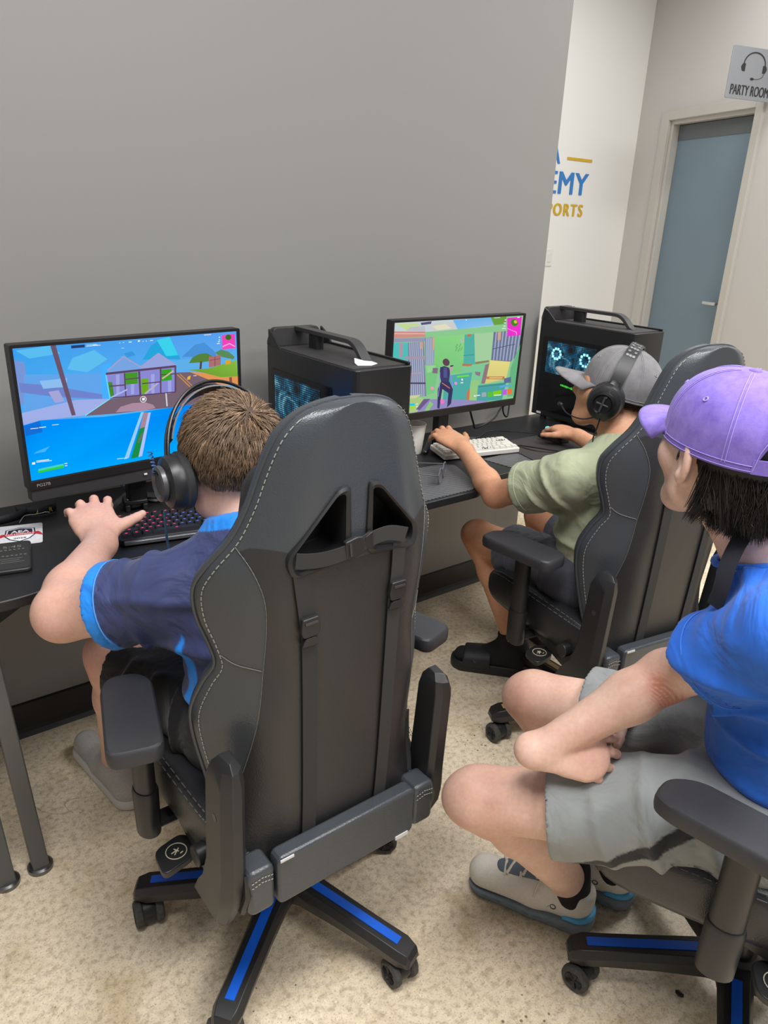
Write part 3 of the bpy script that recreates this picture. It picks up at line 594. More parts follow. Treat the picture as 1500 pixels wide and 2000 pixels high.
def concrete(nt, b, tc):
    N = nt.nodes.new; L = nt.links.new
    def noise(sc, det=5, dist=0.0):
        n = N('ShaderNodeTexNoise'); n.inputs['Scale'].default_value = sc; n.inputs['Detail'].default_value = det; n.inputs['Distortion'].default_value = dist
        L(tc.outputs['Object'], n.inputs['Vector']); return n.outputs['Fac']
    def ramp(src, stops):
        r = N('ShaderNodeValToRGB'); L(src, r.inputs[0]); e = r.color_ramp.elements
        while len(e) < len(stops): e.new(0.5)
        for k, (p, c) in enumerate(stops): e[k].position = p; e[k].color = (*c, 1)
        return r.outputs[0]
    def mul(a, c, fac=1.0):
        m = N('ShaderNodeMix'); m.data_type = 'RGBA'; m.blend_type = 'MULTIPLY'; m.inputs[0].default_value = fac
        L(a, m.inputs[6]); L(c, m.inputs[7]); return m.outputs[2]
    base = ramp(noise(1.6, 6, 0.6), [(0.28, rgb(222, 205, 178)), (0.5, rgb(236, 220, 194)), (0.72, rgb(246, 232, 208))])
    fine = ramp(noise(70, 10), [(0.32, (0.72, 0.70, 0.66)), (0.50, (1, 1, 1)), (0.72, (1.12, 1.12, 1.1))])
    stain = ramp(noise(7, 8, 0.6), [(0.30, (0.80, 0.76, 0.66)), (0.46, (1, 1, 1)), (1, (1, 1, 1))])
    grain = ramp(noise(260, 3), [(0.30, (0.60, 0.58, 0.56)), (0.45, (1, 1, 1)), (0.62, (1, 1, 1)), (0.74, (1.35, 1.35, 1.33))])
    c = mul(mul(mul(base, fine), stain), grain)
    # scattered dark pits, denser in patches
    v = N('ShaderNodeTexVoronoi'); v.inputs['Scale'].default_value = 48; L(tc.outputs['Object'], v.inputs['Vector'])
    dens = noise(2.6, 3)
    lt = N('ShaderNodeMath'); lt.operation = 'MULTIPLY_ADD'; lt.inputs[1].default_value = 1.0; lt.inputs[2].default_value = -0.50; L(dens, lt.inputs[0])
    cmpn = N('ShaderNodeMath'); cmpn.operation = 'LESS_THAN'; L(v.outputs['Distance'], cmpn.inputs[0]); L(lt.outputs[0], cmpn.inputs[1])
    mx = N('ShaderNodeMix'); mx.data_type = 'RGBA'; mx.blend_type = 'MULTIPLY'; mx.inputs[7].default_value = (0.35, 0.31, 0.27, 1)
    L(cmpn.outputs[0], mx.inputs[0]); L(c, mx.inputs[6])
    # fine dark scratches
    w = N('ShaderNodeTexVoronoi'); w.feature = 'DISTANCE_TO_EDGE'; w.inputs['Scale'].default_value = 0.9
    wn = N('ShaderNodeTexNoise'); wn.inputs['Scale'].default_value = 4; L(tc.outputs['Object'], wn.inputs['Vector'])
    wa = N('ShaderNodeVectorMath'); wa.operation = 'ADD'; L(tc.outputs['Object'], wa.inputs[0]); L(wn.outputs['Color'], wa.inputs[1]); L(wa.outputs[0], w.inputs['Vector'])
    th = N('ShaderNodeMath'); th.operation = 'LESS_THAN'; th.inputs[1].default_value = 0.0012; L(w.outputs['Distance'], th.inputs[0])
    gt = N('ShaderNodeMath'); gt.operation = 'GREATER_THAN'; gt.inputs[1].default_value = 0.62; L(noise(3.3, 2), gt.inputs[0])
    an = N('ShaderNodeMath'); an.operation = 'MULTIPLY'; L(th.outputs[0], an.inputs[0]); L(gt.outputs[0], an.inputs[1])
    m2 = N('ShaderNodeMix'); m2.data_type = 'RGBA'; m2.blend_type = 'MULTIPLY'; m2.inputs[7].default_value = (0.55, 0.5, 0.45, 1)
    L(an.outputs[0], m2.inputs[0]); L(mx.outputs[2], m2.inputs[6])
    L(m2.outputs[2], b.inputs['Base Color'])
    bp = N('ShaderNodeBump'); bp.inputs['Strength'].default_value = 0.15; bp.inputs['Distance'].default_value = 0.002; L(noise(120, 4), bp.inputs['Height']); L(bp.outputs['Normal'], b.inputs['Normal'])

M_floor = mat('concrete_floor', rgb(180, 165, 140), 0.42, nodes=concrete)
M_wall = mat('grey_wall_paint', rgb(141, 140, 138), 0.55, noise=(0.9, 0.015), bump=(140, 0.12, 0.001))
M_white = mat('white_wall_paint', rgb(241, 241, 238), 0.6, noise=(0.7, 0.012), bump=(140, 0.08, 0.001))
M_wall2 = mat('warm_grey_wall_paint', rgb(197, 194, 191), 0.6, noise=(0.9, 0.012), bump=(140, 0.08, 0.001))
M_trim = mat('door_frame_paint', rgb(190, 187, 181), 0.4)
M_door = mat('blue_grey_door_paint', rgb(112, 132, 146), 0.42, noise=(3, 0.02), bump=(90, 0.05, 0.001))
M_base = mat('black_rubber_baseboard', rgb(34, 33, 34), 0.45)

fl = MB(); fl.add([(-4, -4, 0), (8, -4, 0), (8, 6, 0), (-4, 6, 0), (-4, -4, -0.1), (8, -4, -0.1), (8, 6, -0.1), (-4, 6, -0.1)], [(0, 1, 2, 3), (7, 6, 5, 4), (0, 4, 5, 1), (1, 5, 6, 2), (2, 6, 7, 3), (3, 7, 4, 0)])
tag(fl.build('floor', M_floor, smooth=0), kind='structure')
w = MB(); w.box(((-4 + WALL_END) / 2, D + 0.07, 1.6), (WALL_END + 4, 0.14, 3.2)); tag(w.build('wall_back', M_wall, smooth=0), kind='structure')
bb = MB(); bb.prism([(0, 0), (0.022, 0), (0.012, 0.012), (0.008, 0.024), (0.006, 0.104), (0, 0.108)], -4, WALL_END, o=(0, D, 0), U=(0, -1, 0), W=(0, 0, 1), N=(1, 0, 0))
tag(bb.build('baseboard_back', M_base, smooth=0), kind='structure')
CORNER = Vector((5.237, DW, 0)); WD = Vector((-0.28, -0.96, 0)).normalized(); WN = Vector((-0.96, 0.28, 0)).normalized()  # along the door wall towards the camera, and its room-side normal
w = MB(); w.box(((2.2 + 5.40) / 2, DW + 0.07, 1.7), (3.2, 0.14, 3.4)); tag(w.build('wall_white', M_white, smooth=0), kind='structure')
w = MB()
def wall_piece(mb, s0, s1, z0, z1, d0, d1):
    P = [CORNER + WD * s + WN * d + Vector((0, 0, z)) for s in (s0, s1) for d in (d0, d1) for z in (z0, z1)]
    mb.add(P, [(0, 1, 3, 2), (4, 6, 7, 5), (0, 4, 5, 1), (2, 3, 7, 6), (0, 2, 6, 4), (1, 5, 7, 3)])
OS0, OS1, OZ = 0.344, 1.126, 2.195
wall_piece(w, 0.0, OS0, 0, 3.4, -0.14, 0); wall_piece(w, OS1, 3.6, 0, 3.4, -0.14, 0); wall_piece(w, OS0, OS1, OZ, 3.4, -0.14, 0)
tag(w.build('wall_door_side', M_wall2, smooth=0), kind='structure')
t = MB()
wall_piece(t, OS0 - 0.075, OS0 + 0.004, 0, OZ + 0.055, -0.005, 0.022); wall_piece(t, OS1 - 0.004, OS1 + 0.055, 0, OZ + 0.055, -0.005, 0.022); wall_piece(t, OS0 + 0.004, OS1 - 0.004, OZ - 0.004, OZ + 0.055, -0.005, 0.022)
wall_piece(t, OS0, OS0 + 0.03, 0, OZ, -0.12, -0.005); wall_piece(t, OS1 - 0.02, OS1, 0, OZ, -0.12, -0.005); wall_piece(t, OS0 + 0.03, OS1 - 0.02, OZ - 0.03, OZ, -0.12, -0.005)
tag(t.build('trim_1', M_trim, smooth=0, bev=0.003), kind='structure')
door = MB(); wall_piece(door, OS0 + 0.034, OS1 - 0.024, 0.008, OZ - 0.034, -0.105, -0.062); dob = tag(door.build('door_1', M_door, smooth=0, bev=0.002), kind='structure')
M_chrome = mat('satin_steel', rgb(200, 200, 200), 0.28, 1.0)
hb = MB(); hp = CORNER + WD * 1.062 + Vector((0, 0, 1.013)); hb.cyl(hp + WN * -0.062, hp + WN * -0.055, 0.026, n=20); hb.cyl(hp + WN * -0.06, hp + WN * -0.012, 0.009, n=12)
hb.box(hp + WN * -0.012 - WD * 0.05, (0.020, 0.12, 0.022), R=Matrix((WN, WD, Vector((0, 0, 1)))).transposed())
hb.build('door_handle', M_chrome, dob, bev=0.003)
cl = MB(); wall_piece(cl, OS0 + 0.034, OS1 - 0.024, OZ - 0.13, OZ - 0.035, -0.062, -0.058)  # dark strip stands in for the shadow across the door top
cl.build('door_head_shadow', mat('painted_head_shadow', rgb(92, 98, 102), 0.5), dob, smooth=0)

# lettering on the white wall
M_lblue = mat('blue_vinyl_lettering', rgb(62, 132, 205), 0.5); M_lyel = mat('yellow_vinyl_lettering', rgb(214, 176, 48), 0.5)
def wall_text(name, txt, x0, x1, z0, z1, m, label, bold=0.02, space=1.0):
    V2, F = text_polys(txt, x1 - x0, z1 - z0, bold=bold, space=space); mb = MB()
    n = len(V2); [mb.add([(x0 + p[0] + dx, DW - 0.0035 - 0.0004 * k, z0 + p[1]) for p in V2], F) for k, dx in enumerate((-0.005, 0.0, 0.005))]
    o = mb.build(name, m, smooth=0, solid=0.002); return tag(o, label, 'lettering')
wall_text('wall_lettering', 'EMY', 4.29, 4.722, 1.685, 1.828, M_lblue, 'large blue letters EMY painted on the white wall', space=1.05, bold=0.0)
wall_text('wall_lettering', 'PORTS', 4.315, 4.698, 1.541, 1.622, M_lyel, 'yellow letters PORTS below the blue letters on white wall', space=1.25, bold=0.0)
wall_text('wall_lettering', 'A', 4.300, 4.392, 1.875, 1.972, M_lblue, 'single blue letter A at the top of the wall lettering', bold=0.0)
mb = MB(); mb.box((4.606, DW - 0.003, 1.915), (0.272, 0.003, 0.018)); tag(mb.build('wall_stripe', M_lyel, smooth=0), 'short yellow bar beside the blue letter on white wall', 'stripe')
sw = thing('light_switch', 'white light switch plate at the edge of the white wall', 'switch', (4.385, DW, 1.256))
M_plast = mat('white_plastic', rgb(236, 236, 232), 0.35)
MB().box((0, -0.004, 0), (0.075, 0.008, 0.118)).build('plate', M_plast, sw, bev=0.003); MB().box((0, -0.010, 0), (0.03, 0.006, 0.062)).build('rocker', M_plast, sw, bev=0.002)

# party room sign
M_sign = mat('brushed_silver_sign', rgb(150, 154, 160), 0.38, 0.3, noise=(220, 0.06), bump=(300, 0.05, 0.0005)); M_ink = mat('sign_black_print', rgb(38, 38, 40), 0.5)
sg = thing('room_sign', 'silver sign with headset picture reading PARTY ROOM above the door', 'sign', CORNER + WD * 1.25 + WN * 0.202 + Vector((0, 0, 2.330)))
SU = -WN; SN = WD      # a blade sign standing out from the wall
sp = lambda u, v, d=0.0: SU * u + Vector((0, 0, v)) + SN * d
b_ = MB(); b_.prism(rrect(0.40, 0.265, 0.006), 0.002, 0.010, o=(0, 0, 0), U=SU, W=(0, 0, 1), N=SN); b_.build('plate', M_sign, sg, smooth=0, bev=0.001)
V2, F = text_polys('PARTY ROOM', 0.290, 0.052); tx = MB(); [tx.add([sp(-0.172 + p[0] + dx, -0.112 + p[1], 0.0112 + .0001 * k) for p in V2], F) for k, dx in enumerate((-.0015, 0, .0015))]; tx.build('lettering', M_ink, sg, smooth=0)
ic = MB(); cx, cz = -0.025, 0.028
arc = [(cx + 0.080 * math.cos(a), cz + 0.018 + 0.062 * math.sin(a)) for a in np.linspace(math.radians(-5), math.radians(185), 26)]
ic.tube([sp(u, v, 0.0112) for u, v in arc], 0.0040, 6, flat=0.25, up=SN)
for sx in (-1, 1):
    ic.prism(round_poly([(cx + sx * 0.066, cz - 0.020), (cx + sx * 0.066, cz + 0.022), (cx + sx * 0.088, cz + 0.020), (cx + sx * 0.098, cz + 0.002), (cx + sx * 0.088, cz - 0.018)], 0.006), 0.0104, 0.0116, U=SU, W=(0, 0, 1), N=SN)
ic.tube([sp(u, v, 0.0112) for u, v in catmull([(cx + 0.082, cz - 0.020), (cx + 0.070, cz - 0.040), (cx + 0.04, cz - 0.051), (cx + 0.004, cz - 0.053)], 5)], 0.0016, 6, flat=0.3, up=SN)
ic.prism([(cx - 0.002 + 0.014 * math.cos(a), cz - 0.053 + 0.007 * math.sin(a)) for a in np.linspace(0, 2 * math.pi, 16, endpoint=False)], 0.0104, 0.0118, U=SU, W=(0, 0, 1), N=SN)
ic.build('headset_pictogram', M_ink, sg, smooth=0)

# ------------------------------------------------------------------ desks
DZ = 0.73
M_desk = mat('black_desk_laminate', rgb(30, 30, 33), 0.42, noise=(60, 0.08), bump=(220, 0.06, 0.0006))
M_steel = mat('grey_powder_steel', rgb(96, 97, 99), 0.38, 0.5, noise=(14, 0.05)); M_black = mat('black_plastic', rgb(34, 34, 36), 0.42); M_foot = mat('chrome_foot_ring', rgb(120, 120, 120), 0.3, 0.9)
M_dark_steel = mat('black_steel', rgb(28, 28, 29), 0.4, 0.3)
def ribbed(nt, b, tc):
    N = nt.nodes.new; L = nt.links.new
    wv = N('ShaderNodeTexWave'); wv.inputs['Scale'].default_value = 46; wv.bands_direction = 'DIAGONAL'; L(tc.outputs['Object'], wv.inputs['Vector'])
    r = N('ShaderNodeValToRGB'); r.color_ramp.elements[0].color = (*rgb(28, 28, 30), 1); r.color_ramp.elements[1].color = (*rgb(128, 128, 132), 1); r.color_ramp.elements[0].position = 0.35; r.color_ramp.elements[1].position = 0.65
    L(wv.outputs['Fac'], r.inputs[0]); L(r.outputs[0], b.inputs['Base Color'])
    bp = N('ShaderNodeBump'); bp.inputs['Strength'].default_value = 0.4; bp.inputs['Distance'].default_value = 0.001; L(wv.outputs['Fac'], bp.inputs['Height']); L(bp.outputs['Normal'], b.inputs['Normal'])
M_carbon = mat('ribbed_carbon_pattern', rgb(60, 60, 62), 0.35, nodes=ribbed)

d1 = thing('gaming_desk', 'black desk on steel legs beneath the blue-screened monitor', 'desk', (0.6, 1.76, 0))
top = round_poly([(-0.62, 0.265), (-0.62, -0.275), (-0.33, -0.280), (-0.20, -0.22), (0.20, -0.22), (0.33, -0.28), (0.585, -0.28), (0.585, 0.265)], [0.02, 0.03, 0.08, 0.10, 0.10, 0.08, 0.03, 0.02], 5)
MB().prism(top, DZ - 0.024, DZ).build('tabletop', M_desk, d1, smooth=30, bev=0.003)
def leg(parent, a, b, m=M_steel, sx=0.036, sy=0.036):
    mb = MB(); a = Vector(a); b = Vector(b)
    mb.loft([[p + Vector((ux * sx / 2, uy * sy / 2, 0)) for ux, uy in ((-1, -1), (1, -1), (1, 1), (-1, 1))] for p in (a, b)])
    o = mb.build('leg', m, parent, smooth=0, bev=0.003)
    MB().lathe([(0.0285, 0.0), (0.0285, 0.010), (0.024, 0.014), (0.0, 0.014)], 24, o=(a.x, a.y, 0)).build('foot', M_foot, o)
leg(d1, (-0.41, -0.238, 0.012), (-0.437, -0.20, 0.69)); leg(d1, (-0.484, -0.242, 0.012), (-0.507, -0.20, 0.69))
leg(d1, (0.46, -0.235, 0.012), (0.48, -0.20, 0.69)); leg(d1, (0.46, 0.20, 0.012), (0.48, 0.16, 0.69)); leg(d1, (-0.44, 0.20, 0.012), (-0.46, 0.16, 0.69))
mb = MB(); mb.box((0.0, 0.0, 0.685), (1.0, 0.05, 0.035)); mb.box((0, 0.17, 0.685), (1.0, 0.04, 0.03)); mb.build('under_beam', M_dark_steel, d1, smooth=0, bev=0.002)
mb = MB(); mb.tube([(-0.23, -0.06, 0.685), (-0.46, 0.12, 0.45)], 0.017, 4, flat=1.4); mb.build('brace', M_dark_steel, d1, smooth=0)
mb = MB(); mb.tube([(-0.235, -0.02, 0.67), (-0.46, 0.16, 0.53)], 0.008, 6); mb.build('brace', M_dark_steel, d1)
cab = MB(); cab.tube(catmull([(0.62, 1.98, 0.66), (0.50, 1.93, 0.56), (0.36, 1.92, 0.515), (0.20, 1.95, 0.50), (0.02, 1.98, 0.55)], 8), 0.006, 6)
tag(cab.build('power_cable', M_black), 'black power cable sagging below the left desk top', 'cable')
ps = thing('power_adapter', 'small grey adapter box fixed under the left desk', 'adapter', (0.20, 1.62, 0.668)); MB().box((0, 0, 0), (0.12, 0.05, 0.036)).build('case', M_black, ps, bev=0.004); MB().box((0.03, -0.026, 0), (0.04, 0.002, 0.02)).build('white_label', M_plast, ps, smooth=0)

d2 = thing('gaming_desk', 'black desk with ribbed panels carrying the white keyboard', 'desk', (1.85, 1.76, 0))
top2 = round_poly([(-0.645, 0.265), (-0.645, -0.305), (-0.36, -0.305), (-0.31, -0.275), (-0.265, -0.235), (0.14, -0.235), (0.22, -0.275), (0.28, -0.305), (0.69, -0.305), (0.69, 0.265)], [0.02, 0.02, 0.02, 0.03, 0.06, 0.06, 0.03, 0.03, 0.02, 0.02], 4)
MB().prism(top2, DZ - 0.024, DZ).build('tabletop', M_desk, d2, smooth=30, bev=0.003)
MB().prism(round_poly([(-0.62, -0.03), (-0.62, -0.292), (-0.372, -0.292), (-0.335, -0.268), (-0.262, -0.09), (-0.30, -0.06)], 0.012, 3), DZ + 0.0002, DZ + 0.0016).build('ribbed_panel', M_carbon, d2, smooth=0)
MB().prism(round_poly([(-0.14, -0.09), (-0.12, -0.205), (0.13, -0.215), (0.05, -0.085)], 0.012, 3), DZ + 0.0002, DZ + 0.0016).build('ribbed_panel', M_carbon, d2, smooth=0)
leg(d2, (-0.56, -0.22, 0.012), (-0.57, -0.20, 0.69), M_dark_steel); leg(d2, (-0.56, 0.20, 0.012), (-0.57, 0.18, 0.69), M_dark_steel); leg(d2, (0.60, -0.22, 0.012), (0.61, -0.20, 0.69), M_dark_steel); leg(d2, (0.60, 0.20, 0.012), (0.61, 0.18, 0.69), M_dark_steel)
MB().box((0.02, 0.06, 0.685), (1.15, 0.05, 0.035)).build('under_beam', M_dark_steel, d2, smooth=0, bev=0.002)
mb = MB(); mb.tube(catmull([(1.73, 1.94, 0.70), (1.70, 1.985, 0.56), (1.665, 2.03, 0.36), (1.655, 2.035, 0.12)], 6), 0.0035, 6); tag(mb.build('power_cable', M_black), 'thin black cable hanging down the wall below the right desk', 'cable')

# ------------------------------------------------------------------ monitors
M_bezel = mat('monitor_black_plastic', rgb(26, 26, 28), 0.4)
def screen_mat(name):
    m = bpy.data.materials.new(name); m.use_nodes = True; nt = m.node_tree; nt.nodes.clear()
    out = nt.nodes.new('ShaderNodeOutputMaterial'); e = nt.nodes.new('ShaderNodeEmission'); a = nt.nodes.new('ShaderNodeAttribute'); a.attribute_name = 'picture'
    e.inputs[1].default_value = 1.0; nt.links.new(a.outputs['Color'], e.inputs[0]); nt.links.new(e.outputs[0], out.inputs[0]); return m
M_screen = screen_mat('lit_screen')
def screen(parent, art, w, h, z0, y):
    mb = MB(); cols = []
    for k, (P, cs) in enumerate(art):
        mb.add([((p[0] - 0.5) * w, y - 0.00003 * k, z0 + p[1] * h) for p in P], [tuple(range(len(P)))])
        cols += [rgb(*(cs[min(i, len(cs) - 1)])) for i in range(len(P))]
    me = mb.mesh('screen', smooth=0, fix=False); set_color(me, 'picture', np.array(cols)); return link('screen', me, M_screen, parent)
def monitor(label, c, yaw, tilt, W, H, art, foot_z):
    t = thing('monitor', label, 'monitor', (c[0], c[1], DZ), yaw, 'monitors on the desks')
    cz = c[2] - DZ; piv = Matrix.Translation((0, 0, cz)) @ Matrix.Rotation(-tilt, 4, 'X') @ Matrix.Translation((0, 0, -cz))
    def tilted(o): o.data.transform(piv); return o
    z0 = cz - H / 2
    fr = MB(); o = rrect(W, H, 0.004, 2, 0, cz); i = rrect(W - 0.014, H - 0.030, 0.001, 2, 0, cz + 0.008)
    ring = lambda P, y: [Vector((p[0], y, p[1])) for p in P]
    fr.loft([ring(i, 0.004), ring(i, -0.002), ring(o, -0.002), ring(o, 0.030), ring(rrect(W - 0.06, H - 0.06, 0.02, 2, 0, cz), 0.048)], cap=False)
    fr.f.append([len(fr.v) - 12 + k for k in range(12)]); fr.mi.append(0)
    tilted(fr.build('bezel', M_bezel, t, smooth=30))
    tilted(screen(t, art, W - 0.014, H - 0.030, z0 + 0.023, 0.0035))
    ch = MB(); ch.add([(-W / 2 + 0.004, -0.0024, z0 + 0.0205), (W / 2 - 0.004, -0.0024, z0 + 0.0205), (W / 2 - 0.004, -0.0024, z0 + 0.0215), (-W / 2 + 0.004, -0.0024, z0 + 0.0215)], [(0, 1, 2, 3)]); tilted(ch.build('chin_line', mat('bezel_line', rgb(70, 64, 50), 0.4), t, smooth=0))
    st = MB(); st.box((0, 0.075, cz * 0.55 + 0.003), (0.05, 0.03, cz * 1.1 - 0.006)); st.build('stand_column', M_bezel, t, bev=0.006)
    hd = MB(); hd.box((0, 0.055, cz), (0.10, 0.03, 0.10)); hd.build('stand_mount', M_bezel, t, bev=0.006)
    for sx in (-1, 1):
        MB().tube([(0, 0.13, 0.024), foot_z[0] if sx < 0 else foot_z[1]], [0.016, 0.008], 4, flat=0.7).build('stand_foot', mat('grey_metal_foot', rgb(78, 78, 82), 0.35, 0.6) if 'grey_metal_foot' not in MATS else MATS['grey_metal_foot'], t, smooth=0, bev=0.002)
    return t, z0, tilted
m1, z0, tl = monitor('wide black monitor showing a bright blue game scene', (0.609, 1.758, 1.025), 0.093, -0.011, 0.565, 0.328, ART_1, ((-0.155, 0.012, 0.0105), (0.155, 0.012, 0.0105)))
V2, F = text_polys('PG27B', 0.030, 0.007); mb = MB(); mb.add([(-0.265 + p[0], -0.0026, z0 + 0.007 + p[1]) for p in V2], F); tl(mb.build('model_lettering', mat('pale_print', rgb(150, 150, 150), 0.5), m1, smooth=0))
# sloped grey shelf bar under the first monitor (its speaker bar)
sb = MB(); sb.prism(round_poly([(-0.278, 0.004), (0.045, 0.004), (0.018, -0.034), (-0.278, -0.030)], 0.004, 2), 0.0, 0.03, o=(0, 0.002, z0), U=(1, 0, 0), W=(0, 0, 1), N=(0, 1, 0)); tl(sb.build('lower_hood', mat('charcoal_hood', rgb(54, 54, 56), 0.45), m1, smooth=0, bev=0.003))
MB().box((-0.004, 0.0005, z0 - 0.014), (0.008, 0.002, 0.004)).build('hood_light', M_plast, m1, smooth=0)
m2, z0b, tl2 = monitor('black monitor showing a green game scene with a standing figure', (1.672, 1.775, 1.027), -0.02, -0.03, 0.565, 0.318, ART_2, ((-0.102, 0.030, 0.0105), (0.17, 0.075, 0.0105)))

# ------------------------------------------------------------------ computer towers
M_case = mat('black_pc_case', rgb(32, 32, 34), 0.34, noise=(30, 0.06)); M_case_top = mat('dusty_case_top', rgb(52, 51, 52), 0.6, noise=(25, 0.18)); M_handle = mat('handle_grey_black', rgb(58, 58, 60), 0.38); M_glass = mat('dark_tinted_panel', rgb(14, 14, 17), 0.12)
def led_mesh(kind):
    def f(nt, b, tc):
        N = nt.nodes.new; L = nt.links.new
        sep = N('ShaderNodeSeparateXYZ'); L(tc.outputs['Object'], sep.inputs[0])
        def cell(sock, s):
            m = N('ShaderNodeMath'); m.operation = 'MULTIPLY'; m.inputs[1].default_value = s; L(sock, m.inputs[0])
            q = N('ShaderNodeMath'); q.operation = 'FRACT'; L(m.outputs[0], q.inputs[0])
            r = N('ShaderNodeMath'); r.operation = 'SUBTRACT'; r.inputs[1].default_value = 0.5; L(q.outputs[0], r.inputs[0])
            a = N('ShaderNodeMath'); a.operation = 'ABSOLUTE'; L(r.outputs[0], a.inputs[0]); return a.outputs[0]
        y, z = cell(sep.outputs['Y'], 170), cell(sep.outputs['Z'], 170)
        mx = N('ShaderNodeMath'); mx.operation = 'MAXIMUM'; L(y, mx.inputs[0]); L(z, mx.inputs[1])
        lt = N('ShaderNodeMath'); lt.operation = 'LESS_THAN'; lt.inputs[1].default_value = 0.30; L(mx.outputs[0], lt.inputs[0])
        n = N('ShaderNodeTexNoise'); n.inputs['Scale'].default_value = 13; n.inputs['Detail'].default_value = 3; n.inputs['Distortion'].default_value = 2.2; L(tc.outputs['Object'], n.inputs['Vector'])
        wv = N('ShaderNodeTexWave'); wv.wave_type = 'RINGS'; wv.rings_direction = 'X'; wv.inputs['Scale'].default_value = 7; wv.inputs['Distortion'].default_value = 2.5; L(tc.outputs['Object'], wv.inputs['Vector'])
        ml = N('ShaderNodeMath'); ml.operation = 'MULTIPLY'; L(n.outputs['Fac'], ml.inputs[0]); ml.inputs[1].default_value = 0.85
        r = N('ShaderNodeValToRGB'); e = r.color_ramp.elements; e[0].position = 0.26; e[0].color = (*rgb(6, 16, 26), 1); e[1].position = 0.66; e[1].color = (*rgb(150, 235, 255), 1); q = e.new(0.44); q.color = (*rgb(20, 110, 150), 1)
        L(ml.outputs[0], r.inputs[0])
        em = N('ShaderNodeMath'); em.operation = 'MULTIPLY'; em.inputs[1].default_value = 1.3; L(lt.outputs[0], em.inputs[0])
        L(r.outputs[0], b.inputs['Emission Color']); L(em.outputs[0], b.inputs['Emission Strength'])
    return f
M_mesh = mat('perforated_panel_lit_from_inside', rgb(16, 17, 20), 0.35, nodes=led_mesh(0))
M_led = mat('cyan_fan_light', rgb(20, 60, 80), 0.4, emit=(rgb(150, 230, 255), 1.6)); M_ledw = mat('white_power_light', rgb(200, 200, 200), 0.4, emit=((1, 1, 1), 2.2)); M_ledg = mat('green_board_light', rgb(20, 60, 20), 0.4, emit=(rgb(70, 220, 60), 0.9))
PW, PD, PH = 0.18, 0.44, 0.388
